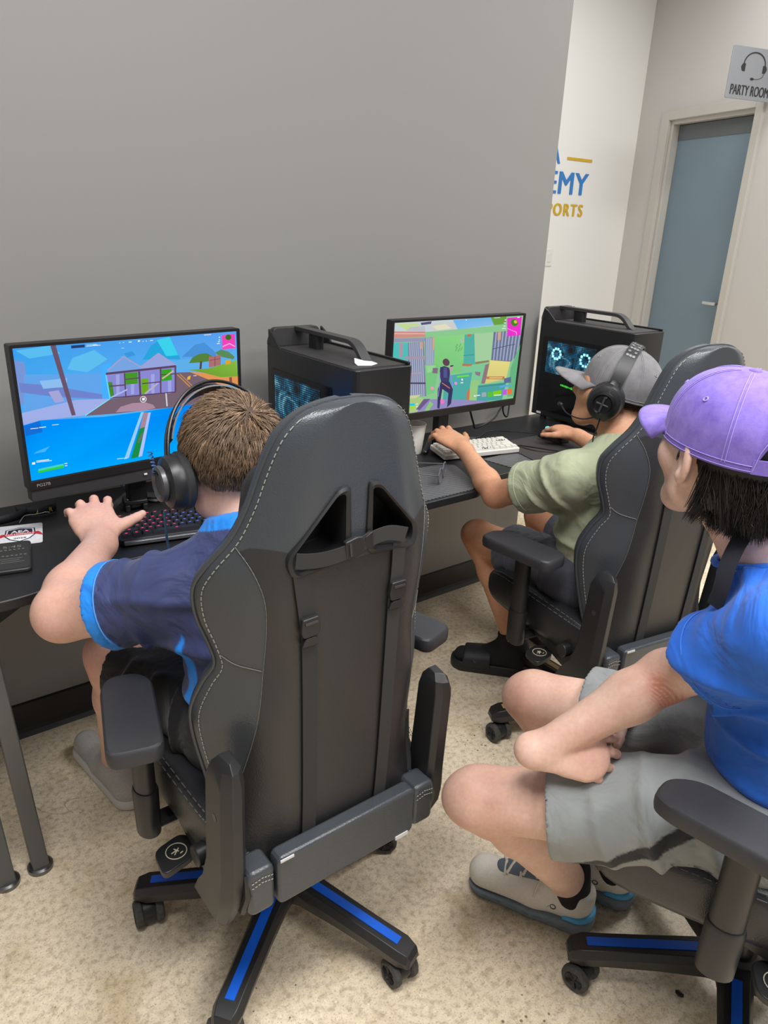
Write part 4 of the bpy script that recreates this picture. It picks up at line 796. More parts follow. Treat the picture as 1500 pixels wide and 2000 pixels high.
def tower(label, x0, y0, rz, second=False):
    """x0,y0 = left front bottom corner; front faces -y, the window is on the left side"""
    t = thing('computer_tower', label, 'computer', (x0, y0, DZ + .001), rz, 'computer towers')
    b = MB(); sec = round_poly([(0, 0), (PW, 0), (PW, PD), (0, PD)], [0.016, 0.01, 0.004, 0.004], 4)
    b.prism(sec, 0.012, PH); b.build('case', M_case, t, smooth=30, bev=0.002)
    for fx in (0.02, PW - 0.02):
        for fy in (0.05, PD - 0.05): MB().lathe([(0.014, 0), (0.012, 0.014), (0, 0.014)], 12, o=(fx, fy, 0)).build('foot', M_black, t)
    tp = MB(); tp.prism(round_poly([(0.006, 0.02), (PW - 0.006, 0.02), (PW - 0.006, PD - 0.05), (0.006, PD - 0.05)], 0.006, 3), PH - 0.001, PH + 0.0015); tp.build('top_grille', M_case_top, t, smooth=0)
    rl = MB(); rl.box((PW - 0.004, PD * 0.45, PH + 0.004), (0.008, PD * 0.86, 0.008)); rl.build('top_rail', M_case, t, smooth=0, bev=0.002)
    # raised rear lip with sloping ends
    lp = MB(); prof = [(0, PH - 0.002), (0, PH + 0.012), (0.012, PH + 0.046), (0.02, PH + 0.05), (PW - 0.03, PH + 0.05), (PW - 0.02, PH + 0.046), (PW, PH + 0.012), (PW, PH - 0.002)]
    lp.prism(round_poly(prof, 0.008, 3), 0.0, 0.022, o=(0, PD, 0), U=(1, 0, 0), W=(0, 0, 1), N=(0, -1, 0)); lp.build('rear_lip', M_case_top, t, smooth=30, bev=0.002)
    for xx in (0.0, PW - 0.006):
        g = MB(); g.prism([(PD - 0.01, PH - 0.001), (PD - 0.075, PH - 0.001), (PD - 0.03, PH + 0.036), (PD - 0.01, PH + 0.046)], 0, 0.006, o=(xx, 0, 0), U=(0, 1, 0), W=(0, 0, 1), N=(1, 0, 0)); g.build('lip_gusset', M_case, t, smooth=0)
    # carrying handle
    hx = PW * 0.52
    hd = MB(); path = round_poly([(PD - 0.03, PH + 0.046), (0.13, PH + 0.046), (0.085, PH + 0.002)], [0, 0.03, 0], 5)
    for_p = [(PD - 0.02, PH + 0.046)] + [p for p in path[3:-4]] + [(0.072, PH - 0.003)]
    rings = []
    for q in range(len(for_p)):
        a = Vector(for_p[max(q - 1, 0)]); c = Vector(for_p[min(q + 1, len(for_p) - 1)]); tdir = (c - a).normalized(); nr = Vector((-tdir.y, tdir.x))
        p = Vector(for_p[q]); w2 = 0.015
        rings.append([Vector((hx - w2, *(p + nr * 0.006))), Vector((hx + w2, *(p + nr * 0.006))), Vector((hx + w2, *(p - nr * 0.006))), Vector((hx - w2, *(p - nr * 0.006)))])
    hd.loft(rings); ho = hd.build('handle', M_handle, t, smooth=30, bev=0.0015)
    MB().prism(rrect(0.024, 0.05, 0.008), PH, PH + 0.044, o=(hx, PD - 0.115, 0)).build('handle_post', M_black, ho, smooth=30)
    # left window
    wn = MB(); wn.prism(round_poly([(0.10, 0.035), (PD - 0.025, 0.035), (PD - 0.025, PH - 0.06), (0.10, PH - 0.06)], 0.006, 2), 0, 0.002, o=(0.0005, 0, 0), U=(0, 1, 0), W=(0, 0, 1), N=(-1, 0, 0)); wo = wn.build('side_window', M_glass, t, smooth=0)
    if second: z_a, z_b, y_a, y_b = 0.19, PH - 0.075, 0.155, PD - 0.05
    else: z_a, z_b, y_a, y_b = 0.06, PH - 0.075, 0.155, PD - 0.045
    MB().prism([(y_a, z_a), (y_b, z_a), (y_b, z_b), (y_a, z_b)], 0, 0.0012, o=(-0.0015, 0, 0), U=(0, 1, 0), W=(0, 0, 1), N=(-1, 0, 0)).build('perforated_panel', M_mesh, wo, smooth=0)
    for (fy, fz, r) in (((PD - 0.10, z_b - 0.045, 0.020), (y_a + 0.045, z_b - 0.05, 0.022)) if second else ((y_a + 0.04, z_b - 0.055, 0.022),)):
        rg = MB()
        for k in range(10):
            if not second and k in (1, 2, 3): continue
            a = 2 * math.pi * k / 10; rg.box((-0.0034, fy + r * math.cos(a), fz + r * math.sin(a)), (0.0012, 0.009, 0.009))
        rg.build('fan_light', M_led, wo, smooth=0)
    if second:
        gl = MB(); rnd = random.Random(3)
        for k in range(16): gl.box((-0.0033, PD - 0.20 + 0.0 - k * 0.0075 + 0.06, 0.152 - k * 0.0007), (0.001, 0.005, 0.004 + 0.006 * rnd.random()))
        gl.build('board_light', M_ledg, wo, smooth=0)
        st = MB()
        for k, yy in enumerate((0.10, 0.068, 0.045)): st.box((-0.001, yy, 0.035), (0.001, 0.018, 0.02))
        st.build('sticker', M_plast, t, smooth=0)
        MB().box((-0.001, PD - 0.04, 0.022), (0.001, 0.022, 0.008)).build('sticker', M_plast, t, smooth=0)
    # front face
    fv = MB(); fv.prism(rrect(0.12, 0.24, 0.01, 2, PW / 2, 0.17), 0, 0.0015, o=(0, 0.0002, 0), U=(1, 0, 0), W=(0, 0, 1), N=(0, -1, 0)); fv.build('front_grille', M_glass, t, smooth=0)
    if not second:
        fl_ = MB()
        for k in range(14): fl_.box((0.055 + 0.011 * (k % 7), -0.002, 0.27 - 0.013 * (k // 7)), (0.006, 0.001, 0.007))
        fl_.build('front_light', mat('dim_cyan_light', rgb(20, 40, 50), 0.4, emit=(rgb(80, 140, 160), 0.5)), t, smooth=0)
    bx = MB(); bx.prism(rrect(0.032, 0.032, 0.003, 2, PW - 0.035, 0.272), 0, 0.003, o=(0, 0, 0), U=(1, 0, 0), W=(0, 0, 1), N=(0, -1, 0)); bx.build('port_block', M_black, t, smooth=0)
    zz = MB()
    for (u0, v0, u1, v1) in ((-0.011, 0.006, 0.004, 0.006), (0.004, 0.006, -0.006, -0.006), (-0.006, -0.006, 0.004, -0.006), (0.003, -0.006, 0.013, 0.006)):
        zz.tube([(PW - 0.035 + u0, -0.0034, 0.272 + v0), (PW - 0.035 + u1, -0.0034, 0.272 + v1)], 0.0011, 4)
    zz.build('emblem', M_handle, t, smooth=0)
    sx, sz = PW - 0.033, 0.222
    star = MB(); star.prism([(sx - 0.014, sz + 0.016), (sx - 0.004, sz + 0.006), (sx + 0.016, sz + 0.001), (sx - 0.001, sz - 0.004), (sx - 0.010, sz - 0.018), (sx - 0.010, sz - 0.002)], 0, 0.003, U=(1, 0, 0), W=(0, 0, 1), N=(0, -1, 0)); star.build('power_light', M_ledw, t, smooth=0)
    return t
tower('black computer tower between the two monitors, tissue scrap on top', 1.035, 1.462, 0.0)
tower('black computer tower at the right end with stickers and green light', 2.325, 1.575, 0.0, True)
# ------------------------------------------------------------------ gaming chairs
def leather(nt, b, tc):
    N = nt.nodes.new; L = nt.links.new
    v = N('ShaderNodeTexVoronoi'); v.inputs['Scale'].default_value = 420; L(tc.outputs['Object'], v.inputs['Vector'])
    n = N('ShaderNodeTexNoise'); n.inputs['Scale'].default_value = 35; L(tc.outputs['Object'], n.inputs['Vector'])
    bp = N('ShaderNodeBump'); bp.inputs['Strength'].default_value = 0.22; bp.inputs['Distance'].default_value = 0.0012; L(v.outputs['Distance'], bp.inputs['Height'])
    b2 = N('ShaderNodeBump'); b2.inputs['Strength'].default_value = 0.15; b2.inputs['Distance'].default_value = 0.004; L(n.outputs['Fac'], b2.inputs['Height']); L(bp.outputs['Normal'], b2.inputs['Normal'])
    L(b2.outputs['Normal'], b.inputs['Normal'])
M_leather = mat('black_faux_leather', rgb(64, 68, 73), 0.32, noise=(6, 0.06), nodes=leather)
M_cloth_back = mat('black_smooth_panel', rgb(44, 43, 44), 0.42, noise=(8, 0.05), nodes=leather)
def two_tone(nt, b, tc):
    leather(nt, b, tc); N = nt.nodes.new; L = nt.links.new
    a = N('ShaderNodeAttribute'); a.attribute_name = 'panel'; g = N('ShaderNodeMapRange'); g.inputs[1].default_value = 0.0; g.inputs[2].default_value = 0.002; L(a.outputs['Fac'], g.inputs[0])
    mx = N('ShaderNodeMix'); mx.data_type = 'RGBA'; mx.inputs[6].default_value = (*rgb(64, 68, 73), 1); mx.inputs[7].default_value = (*rgb(45, 44, 45), 1); L(g.outputs[0], mx.inputs[0]); L(mx.outputs[2], b.inputs['Base Color'])
    mr = N('ShaderNodeMapRange'); mr.inputs[3].default_value = .32; mr.inputs[4].default_value = .44; L(g.outputs[0], mr.inputs[0]); L(mr.outputs[0], b.inputs['Roughness'])
M_backl = mat('backrest_leather_two_tone', rgb(64, 68, 73), .34, nodes=two_tone); M_seat = mat('black_seat_leather', rgb(44, 45, 48), 0.36, noise=(6, 0.06), nodes=leather); M_stitch = mat('pale_stitching', rgb(150, 150, 145), 0.7); M_stitch2 = mat('grey_stitching', rgb(105, 105, 102), 0.7)
M_cplast = mat('chair_black_plastic', rgb(36, 36, 38), 0.42, bump=(500, 0.08, 0.0006)); M_pad = mat('armrest_soft_black', rgb(50, 50, 54), 0.55, noise=(60, 0.06), bump=(420, 0.12, 0.0008))
M_blue = mat('blue_base_strip', rgb(24, 96, 214), 0.35); M_gold = mat('gold_base_strip', rgb(190, 160, 100), 0.35)
M_web = mat('black_webbing', rgb(52, 52, 53), 0.7, bump=(900, 0.4, 0.0006, 'X')); M_tyre = mat('dusty_caster_rubber', rgb(70, 69, 67), 0.75, noise=(120, 0.35)); M_hubc = mat('caster_black', rgb(28, 28, 30), 0.45)
M_tag = mat('white_fabric_tag', rgb(205, 205, 205), 0.7); M_gas = mat('gas_lift_black', rgb(38, 38, 40), 0.3)

REC = math.radians(3.2)
VS = 0.957         # height scale of the backrest outline
TAB = np.array([(0.0, .198, .02), (.05, .20, .035), (.10, .205, .058), (.18, .215, .085), (.26, .227, .10), (.32, .230, .10), (.38, .214, .085), (.42, .200, .070), (.46, .207, .075), (.51, .221, .085), (.56, .224, .085), (.60, .210, .070), (.65, .178, .050), (.70, .156, .040), (.75, .139, .035), (.79, .124, .030), (.815, .110, .026), (.835, .090, .022), (.847, .068, .019), (.854, .042, .016), (.857, .016, .014)]); TAB[:, 0] *= VS
def prof(v):
    return float(np.interp(v, TAB[:, 0], TAB[:, 1])), float(np.interp(v, TAB[:, 0], TAB[:, 2]))
def smooth_tab():
    P = catmull(TAB, 8); P = np.array(P); return P
_ST = smooth_tab()
def prof(v): return float(np.interp(v, _ST[:, 0], _ST[:, 1])), float(np.interp(v, _ST[:, 0], _ST[:, 2]))
def rear_d(u, v):
    w, dw = prof(v); q = abs(u) / w; bow = 0.010 * (1 - min(1, (u / 0.16) ** 2)) * (0.3 + 0.7 * max(0, math.sin(math.pi * min(1, v / .8))))
    return dw * max(0, (q - 0.52) / 0.48) ** 1.6 - bow + (0.018 * max(0, (v - 0.60) / 0.25) if v > 0.6 else 0) ** 1.0 * 0.6
BO = Vector((0, -0.20, 0.40))
def bk(u, d, v):
    return Vector((u, BO.y + d * math.cos(REC) - v * math.sin(REC), BO.z + v * math.cos(REC) + d * math.sin(REC)))

def back_mesh():
    mb = MB(); rings = []
    qs = [0, .1, .2, .3, .4, .48, .55, .62, .68, .74, .80, .85, .89, .925, .955, .985]
    for v in [q_ * VS for q_ in list(np.linspace(0, .80, 64)) + [.810, .820, .829, .837, .844, .849, .853, .8555, .857]]:
        w, dw = prof(v); half = []
        thick = 0.062 if v < .66 else max(.034, 0.062 - 0.024 * ((v - .66) / .16) ** 2)
        tip = 0.030 if v < .78 else 0.030 - 0.012 * ((v - .78) / .076)
        for q in qs: half.append((q * w, rear_d(q * w, v)))
        e = dw + rear_d(0, v) * 0 + (0.0108 * max(0, (v - 0.60) / 0.25) if v > 0.6 else 0)
        half += [(w, e + tip * .35), (w * .992, e + tip * .7), (w * .965, e + tip), (w * .91, e + tip * 1.15), (w * .80, e * .72 + tip + .012), (w * .64, e * .2 + thick), (w * .4, thick), (0, thick)]
        ring = half + [(-u, d) for u, d in half[-2:0:-1]]
        rings.append([bk(u, d, v) for u, d in ring])
    mb.loft(rings); return mb.mesh('backrest', smooth=0)
HOLE = [(.024, .690), (.040, .687), (.113, .606), (.107, .578), (.024, .592)]
def apply_bool(me, cutters):
    o = bpy.data.objects.new('tmp', me); COL.objects.link(o); tmp = []
    for c in cutters:
        co = bpy.data.objects.new('cut', c); COL.objects.link(co); tmp.append(co)
        md = o.modifiers.new('b', 'BOOLEAN'); md.operation = 'DIFFERENCE'; md.object = co; md.solver = 'EXACT'
    dg = bpy.context.evaluated_depsgraph_get(); out = bpy.data.meshes.new_from_object(o.evaluated_get(dg))
    for t_ in tmp + [o]: bpy.data.objects.remove(t_)
    return out

def make_chair():
    t = thing('gaming_chair', '', 'chair')
    # five-star base
    base = MB(); base.lathe([(0.0, 0.072), (0.046, 0.072), (0.048, 0.09), (0.044, 0.135), (0.036, 0.142), (0.0, 0.142)], 28); bo = base.build('base_hub', M_cplast, t)
    for k in range(5):
        a = 2 * math.pi * k / 5; c, s_ = math.cos(a), math.sin(a); U = Vector((c, s_, 0)); W = Vector((-s_, c, 0)); Z = Vector((0, 0, 1))
        ar = MB(); rings = []
        for r, zt, zb, w in ((0.025, .132, .075, .040), (0.06, .130, .078, .033), (0.15, .122, .076, .030), (0.25, .112, .070, .029), (0.300, .107, .066, .030), (0.322, .100, .068, .024), (0.328, .088, .072, .019)):
            rings.append([U * r + W * (x * w) + Z * z for x, z in ((-.72, zt), (.72, zt), (1.0, zt - .016), (.82, zb), (-.82, zb), (-1.0, zt - .016))])
        ar.loft(rings); arm = ar.build('base_arm', M_cplast, t, smooth=20, bev=0.0015)
        sp_ = MB(); L = []
        for r in np.linspace(0.068, 0.292, 8): L.append((r, np.interp(r, [.06, .15, .25, .3], [.130, .122, .112, .107]) + 0.0012))
        for sgn in (1,):
            sp_.loft([[U * r + W * x + Z * (z + dz) for x, dz in ((-.0095, -.002), (-.0095, .0006), (.0095, .0006), (.0095, -.002))] for r, z in L])
        sp_.build('base_strip', M_blue, arm, smooth=0)
        # caster
        cr = 0.305; cz = 0.030; yaw = a + (0.9, 1.7, 0.4, 2.3, 1.2)[k]; A = Vector((math.cos(yaw), math.sin(yaw), 0)); B = Vector((-A.y, A.x, 0)); P0 = U * cr + Z * cz + B * 0.012
        fk = MB(); fk.cyl(U * cr + Z * 0.058, U * cr + Z * 0.074, 0.011, n=12); fk.lathe([(0.0, -.013), (0.024, -.013), (0.026, 0), (0.024, .013), (0, .013)], 20, o=P0 + Z * .004, U=B, W=Z, N=A); fo = fk.build('caster', M_hubc, t)
        for sd in (-1, 1):
            wh = MB(); wh.lathe([(0.012, .012), (0.024, .012), (0.0290, .0155), (0.030, .020), (0.029, .027), (0.024, .031), (0.020, .0305), (0.0185, .027), (0.0, .027)], 24, o=P0, U=B, W=Z, N=A * sd); wo = wh.build('wheel', M_tyre, fo)
            spk = MB()
            for q in range(5):
                an = 2 * math.pi * q / 5; dd = B * math.cos(an) + Z * math.sin(an); spk.tube([P0 + A * sd * .0285, P0 + A * sd * .0285 + dd * .018], .0032, 4)
            spk.build('wheel_spokes', M_hubc, fo, smooth=0)
    MB().lathe([(0, .14), (.028, .14), (.028, .30), (.022, .30), (.022, .345), (0, .345)], 20).build('gas_lift', M_gas, t)
    mc = MB(); mc.box((0, 0.0, .355), (.20, .30, .036)); mc.box((0, -.16, .36), (.34, .10, .03)); mc.build('seat_mechanism', M_cplast, t, bev=.004)
    # seat cushion
    st = MB(); rings = []
    for y, w, zt, zb, bol in ((-.185, .190, .450, .40, .010), (-.165, .215, .468, .385, .016), (-.10, .232, .472, .38, .026), (.05, .238, .474, .38, .030), (.17, .240, .478, .382, .026), (.235, .238, .476, .386, .018), (.262, .228, .462, .394, .012), (.275, .212, .438, .408, .004)):
        half = [(0, zt), (w * .35, zt), (w * .6, zt + bol * .25), (w * .8, zt + bol * .95), (w * .92, zt + bol), (w * .985, zt + bol * .5), (w, zt - .012), (w * .995, zb + .02), (w * .96, zb), (w * .5, zb - .004), (0, zb - .004)]
        ring = half + [(-x, z) for x, z in half[-2:0:-1]]; rings.append([Vector((x, y, z)) for x, z in ring])
    st.loft(rings); so = st.build('seat', M_seat, t, smooth=0, subd=1)
    so.data.polygons.foreach_set('use_smooth', [True] * len(so.data.polygons))
    for sx in (-1, 1):
        for w_, dz in ((.985, .012), (.955, .020)):
            sm = MB(); path = [(sx * .219 * w_ / .985, -.15, .474 + dz * .6), (sx * .2290 * w_ / .985, -.10, .476 + dz), (sx * .2355 * w_ / .985, .05, .479 + dz), (sx * .2375 * w_ / .985, .17, .480 + dz), (sx * .233 * w_ / .985, .235, .474 + dz * .6)]
            pts = catmull(path, 14)
            for k in range(0, len(pts) - 1, 2): sm.tube([pts[k], pts[k] + (pts[k + 1] - pts[k]) * 1.3], .0009, 4)
            sm.build('seat_stitching', M_stitch2, so, smooth=0)
    rp = MB(); rp.prism(rrect(.30, .105, .012, 3, 0, .400), -.012, .02, o=(0, -.222, 0), U=(1, 0, 0), W=(0, 0, 1), N=(0, -1, 0)); ro = rp.build('rear_pad', M_leather, t, smooth=30, bev=.006, segs=3)
    MB().box((-.135, -.247, .452), (.026, .002, .005)).build('fabric_tag', M_tag, ro, smooth=0); MB().box((.12, -.243, .352), (.030, .002, .008)).build('fabric_tag', M_tag, ro, smooth=0)
    for sx in (-1, 1):
        cp = MB(); cp.prism(rrect(.05, .095, .012, 3, sx * .178, .395), -.03, .022, o=(0, -.215, 0), U=(1, 0, 0), W=(0, 0, 1), N=(0, -1, 0)); co = cp.build('corner_pad', M_leather, t, smooth=30, bev=.008, segs=3)
        for zz in (.428, .418):
            ss = MB()
            for k in range(7): ss.tube([(sx * .178 - .020 + k * .006, -.2385, zz - .004 * abs(k - 3) * .3), (sx * .178 - .0165 + k * .006, -.2385, zz - .004 * abs(k - 3) * .3)], .0008, 4)
            ss.build('pad_stitching', M_stitch, co, smooth=0)
    # backrest with two strap openings
    me = back_mesh(); cuts = []
    for sx in (-1, 1):
        P = round_poly([(sx * u, v) for u, v in HOLE], .010, 4); cb = MB(); cb.loft([[bk(u, -.08, v) for u, v in P], [bk(u, .16, v) for u, v in P]]); cuts.append(cb.mesh('cut', smooth=0))
    me = apply_bool(me, cuts); me.name = 'backrest'
    me.polygons.foreach_set('use_smooth', [True] * len(me.polygons)); me.set_sharp_from_angle(angle=math.radians(50))
    bo_ = link('backrest', me, M_backl, t); Pv = verts(me); v_ = (Pv[:, 2] - BO.z) / math.cos(REC); d_ = Pv[:, 1] - BO.y + v_ * math.sin(REC)
    edge_u = np.interp(v_, [0, .14, .23, .335, .41, .48, .535, .58, .615], [.188, .186, .170, .155, .148, .147, .150, .162, .178])
    pn = np.minimum(np.minimum(edge_u - np.abs(Pv[:, 0]), (.598 - .02 * np.cos(Pv[:, 0] * 20) - v_)), (.05 - d_)); at_ = me.attributes.new('panel', 'FLOAT', 'POINT'); at_.data.foreach_set('value', pn.astype(np.float32))
    for sx in (-1, 1):
        P = round_poly([(sx * u, v) for u, v in HOLE], .014, 5)
        fr = MB(); cen = Vector((sum(p[0] for p in P) / len(P), sum(p[1] for p in P) / len(P))); prs = [(1.16, .012), (1.14, -.006), (1.06, -.009), (.96, -.004), (.93, .02), (.93, .05)]
        rings = []
        for u, v in P:
            e = Vector((u, v)) - cen; n_ = e.normalized(); rings.append([bk(u + n_.x * q, rear_d(u, v) + dd, v + n_.y * q) for q, dd in ((.013, .010), (.012, -.004), (.006, -.007), (-.001, -.004), (-.003, .012), (-.003, .060), (.004, .062))])
        fr.loft(rings, cap=False, loop=True); fr.build('strap_guide', M_cplast, bo_, smooth=30)
    # seams and edge stitching
    def rs(u, v, off=.0012): return bk(u, rear_d(u, v) - off, v)
    for sx in (-1, 1):
        sm = MB(); pts = [rs(sx * u, v) for u, v in catmull([(.178, .615), (.162, .58), (.150, .535), (.147, .48), (.148, .41), (.155, .335), (.170, .23), (.186, .14)], 10)]
        for k in range(0, len(pts) - 1, 2): sm.tube([pts[k], pts[k + 1]], .0008, 4)
        sm.tube(pts, .0006, 4); sm.build('panel_seam', M_stitch2, bo_, smooth=0)
        hs = MB(); pts = [rs(sx * u, v) for u, v in catmull([(.197, .425), (.180, .412), (.150, .405)], 6)]; hs.tube(pts, .0009, 4); hs.build('panel_seam', M_stitch2, bo_, smooth=0)
        ed = MB(); pts = []
        for v in np.linspace(.10, .80, 150):
            w, dw = prof(v); pts.append(bk(sx * w * .975, rear_d(w * .975, v) - .0012, v))
        for k in range(0, len(pts) - 1, 2): ed.tube([pts[k], pts[k] + (pts[k + 1] - pts[k]) * 1.2], .0010, 4)
        ed.build('edge_stitching', M_stitch, bo_, smooth=0)
        zp = MB(); pts = [rs(sx * u, v, .002) for u, v in catmull([(.186, .165), (.188, .12), (.186, .06), (.180, .02)], 8)]; zp.tube(pts, .006, 6, flat=.5); zo = zp.build('zip', M_web, bo_); MB().box(rs(sx * .180, .035, .007), (.008, .004, .014)).build('zip_pull', M_cplast, zo, bev=.001)
        # hinge covers on both sides
        hc = MB(); rings = []
        for v, u0, u1, d0, d1 in ((.275, .207, .222, -.006, .022), (.262, .200, .232, -.018, .030), (.235, .198, .240, -.024, .036), (.05, .198, .242, -.026, .04), (.0, .198, .246, -.026, .05), (-.03, .200, .246, -.022, .07), (-.085, .205, .242, .0, .10)):
            m_ = (u0 + u1) / 2
            rings.append([bk(sx * u, d, v) for u, d in ((u0, d1), (u0, d0 + .010), (u0 + .010, d0), (m_ + .006, d0 - .004), (u1, d0 + .012), (u1 + .002, d1))])
        hc.loft(rings); ho = hc.build('hinge_cover', M_cplast, t, smooth=25, bev=.0015)
        MB().lathe([(0, 0), (.007, 0), (.007, .0015), (0, .0015)], 16, o=bk(sx * .2405, .006, .165), U=(0, 1, 0), W=(0, 0, 1), N=(sx, 0, 0)).build('hinge_cap', MATS['handle_grey_black'], ho)
        nt_ = MB(); nt_.tube([bk(sx * .199, -.020, .035), bk(sx * .203, -.032, .0), bk(sx * .206, -.018, -.05)], .0075, 6); nt_.build('hinge_rib', M_cplast, ho)
        sp2 = MB(); sp2.prism(round_poly([(-.215, .42), (-.20, .34), (-.10, .345), (.02, .375), (.05, .392), (-.10, .41)], .01, 3), 0, .018, o=(sx * .205, 0, 0), U=(0, 1, 0), W=(0, 0, 1), N=(sx, 0, 0)); sp2.build('side_plate', M_cplast, t, smooth=20, bev=.002)
        # armrest
        ax, ay = sx * .268, .055
        br = MB(); br.tube([(sx * .12, ay, .362), (sx * .262, ay, .362)], [.020, .020], 8, flat=.6); br.build('armrest_bracket', M_cplast, t)
        sl = MB(); sl.loft([[Vector((ax + math.cos(q) * rx, ay + math.sin(q) * ry, z)) for q in np.linspace(0, 2 * math.pi, 20, endpoint=False)] for z, rx, ry in ((.345, .016, .024), (.350, .022, .030), (.445, .0235, .031), (.452, .021, .029))]); po = sl.build('armrest_post', M_cplast, t)
        ip = MB(); ip.loft([[Vector((ax + math.cos(q) * rx, ay + math.sin(q) * ry, z)) for q in np.linspace(0, 2 * math.pi, 20, endpoint=False)] for z, rx, ry in ((.44, .0195, .027), (.635, .0195, .027))]); ip.build('sliding_post', M_cplast, po)
        MB().box((ax + sx * .019, ay - .005, .615), (.008, .03, .018)).build('height_button', M_black, po, bev=.003)
        toe = -sx * math.radians(15) * -1
        Rz = Matrix.Rotation(math.radians(-14) * -sx * -1, 3, 'Z') if False else Matrix.Rotation(math.radians(15) * sx, 3, 'Z')
        pc = Vector((sx * .293, .01, 0))
        outl = round_poly([(-.046, -.112), (.046, -.112), (.046, .085), (.022, .122), (-.030, .122), (-.046, .085)], [.024, .024, .03, .02, .02, .03], 4)
        pd = MB(); rings = []
        for sc, z in ((.80, .634), (.97, .637), (1.0, .645), (1.0, .656), (.97, .6635), (.90, .667), (.6, .668)):
            rings.append([Rz @ Vector((u * sc, v * (1 - (1 - sc) * .45), 0)) + pc + Vector((0, 0, z + .006 * (abs(v) / .12) ** 2.5 * -1)) for u, v in outl])
        pd.loft(rings); pd.build('armrest_pad', M_pad, t, smooth=35)
    pp = MB(); side = []
    for v in list(np.linspace(.02, .76, 80)) + list(np.linspace(.765, .8195, 24)):
        w, dw = prof(v); e = dw + (0.0108 * max(0, (v - 0.60) / 0.25) if v > 0.6 else 0); side.append((w * 1.002, e + .010, v))
    pp.tube([bk(-u, d, v) for u, d, v in side] + [bk(u, d, v) for u, d, v in side[::-1]], .0035, 6); pp.build('edge_piping', M_leather, bo_)
    # tilt lever with round badge, knob
    lv = MB(); lv.tube([(-.12, -.02, .352), (-.21, -.035, .352)], .006, 8); lv.prism(round_poly([(-.29, -.075), (-.225, -.06), (-.205, -.03), (-.225, .005), (-.285, -.01)], .018, 4), .342, .356); lo_ = lv.build('tilt_lever', M_black, t, smooth=30, bev=.002)
    bd = MB(); bd.torus((-.250, -.035, .3575), (0, 0, 1), .019, .0009, 24, 6); 
    for (x0, y0, x1, y1) in ((-.256, -.042, -.244, -.030), (-.252, -.028, -.246, -.038), (-.260, -.036, -.250, -.034), (-.246, -.044, -.240, -.042)): bd.tube([(x0, y0, .3575), (x1, y1, .3575)], .0012, 4)
    bd.build('lever_badge', mat('cream_print', rgb(200, 195, 170), 0.5), lo_, smooth=0)
    kn = MB(); kn.cyl((-.20, -.11, .405), (-.245, -.11, .405), .020, n=18); kn.build('recline_knob', M_cplast, t, bev=.003)
    rl = MB(); rl.tube([(.12, .02, .352), (.25, .03, .345), (.285, .03, .343)], .006, 8); rl.build('height_lever', M_black, t)
    return t

chair1 = make_chair()
CH1 = (0.605, 1.08)
chair1.location = (*CH1, 0)
chair1['label'] = 'black gaming chair with blue base strips and straps seen from behind'
# seat straps and buckles of the first chair
def strap_quads(mb, uvs, w, off=.004, th=.0016):
    P = [np.array(p) for p in uvs]; rings = []
    for k, p in enumerate(P):
        tdir = P[min(k + 1, len(P) - 1)] - P[max(k - 1, 0)]; tdir = tdir / np.linalg.norm(tdir); n_ = np.array([-tdir[1], tdir[0]]) * w / 2
        a = p + n_; b = p - n_; o = off if not hasattr(off, '__len__') else off[k]
        rings.append([bk(a[0], rear_d(a[0], a[1]) - o, a[1]), bk(b[0], rear_d(b[0], b[1]) - o, b[1]), bk(b[0], rear_d(b[0], b[1]) - o - th, b[1]), bk(a[0], rear_d(a[0], a[1]) - o - th, a[1])])
    mb.loft(rings); return mb
def buckle(parent, u, v, ang, sc=1.0):
    e = Vector((math.cos(ang), math.sin(ang))); n_ = Vector((-e.y, e.x)); dd = rear_d(u, v) - .004
    def pl(P, d0, d1):
        m_ = MB(); m_.loft([[bk(u + (e.x * a + n_.x * b) * sc, dd - d0, v + (e.y * a + n_.y * b) * sc) for a, b in P], [bk(u + (e.x * a + n_.x * b) * sc, dd - d1, v + (e.y * a + n_.y * b) * sc) for a, b in P]]); return m_
    bo = pl(round_poly([(-.026, -.015), (-.004, -.017), (.008, -.013), (.008, .013), (-.004, .017), (-.026, .015)], .004, 3), 0, .009).build('buckle', M_black, parent, smooth=30, bev=.0015)
    pl(round_poly([(.010, -.010), (.024, -.016), (.026, .016), (.010, .010)], .004, 3), 0, .008).build('buckle_tongue', M_black, bo, smooth=30, bev=.0015)
    pl([(-.020, -.011), (-.016, -.011), (-.016, .011), (-.020, .011)], .009, .0105).build('buckle_bar', MATS['handle_grey_black'], bo, smooth=0)
bk_obj = [c for c in chair1.children if c.name.startswith('backrest')][0]
for pts in ([(-.101, .580), (-.096, .545), (-.088, .490), (-.084, .455), (-.078, .30), (-.072, .12), (-.070, .0)], [(.080, .588), (.081, .55), (.080, .505), (.079, .47), (.082, .30), (.086, .12), (.086, .0)]):
    strap_quads(MB(), [tuple(p) for p in catmull(pts, 5)], .027).build('back_strap', M_web, bk_obj, smooth=20)
strap_quads(MB(), [tuple(p) for p in catmull([(-.112, .602), (-.07, .596), (-.03, .598), (.01, .608), (.05, .612), (.088, .600)], 5)], .024, off=.010).build('cross_strap', M_web, bk_obj, smooth=20)
buckle(bk_obj, -.086, .476, math.radians(-88)); buckle(bk_obj, .080, .492, math.radians(-92)); buckle(bk_obj, -.004, .604, math.radians(8))

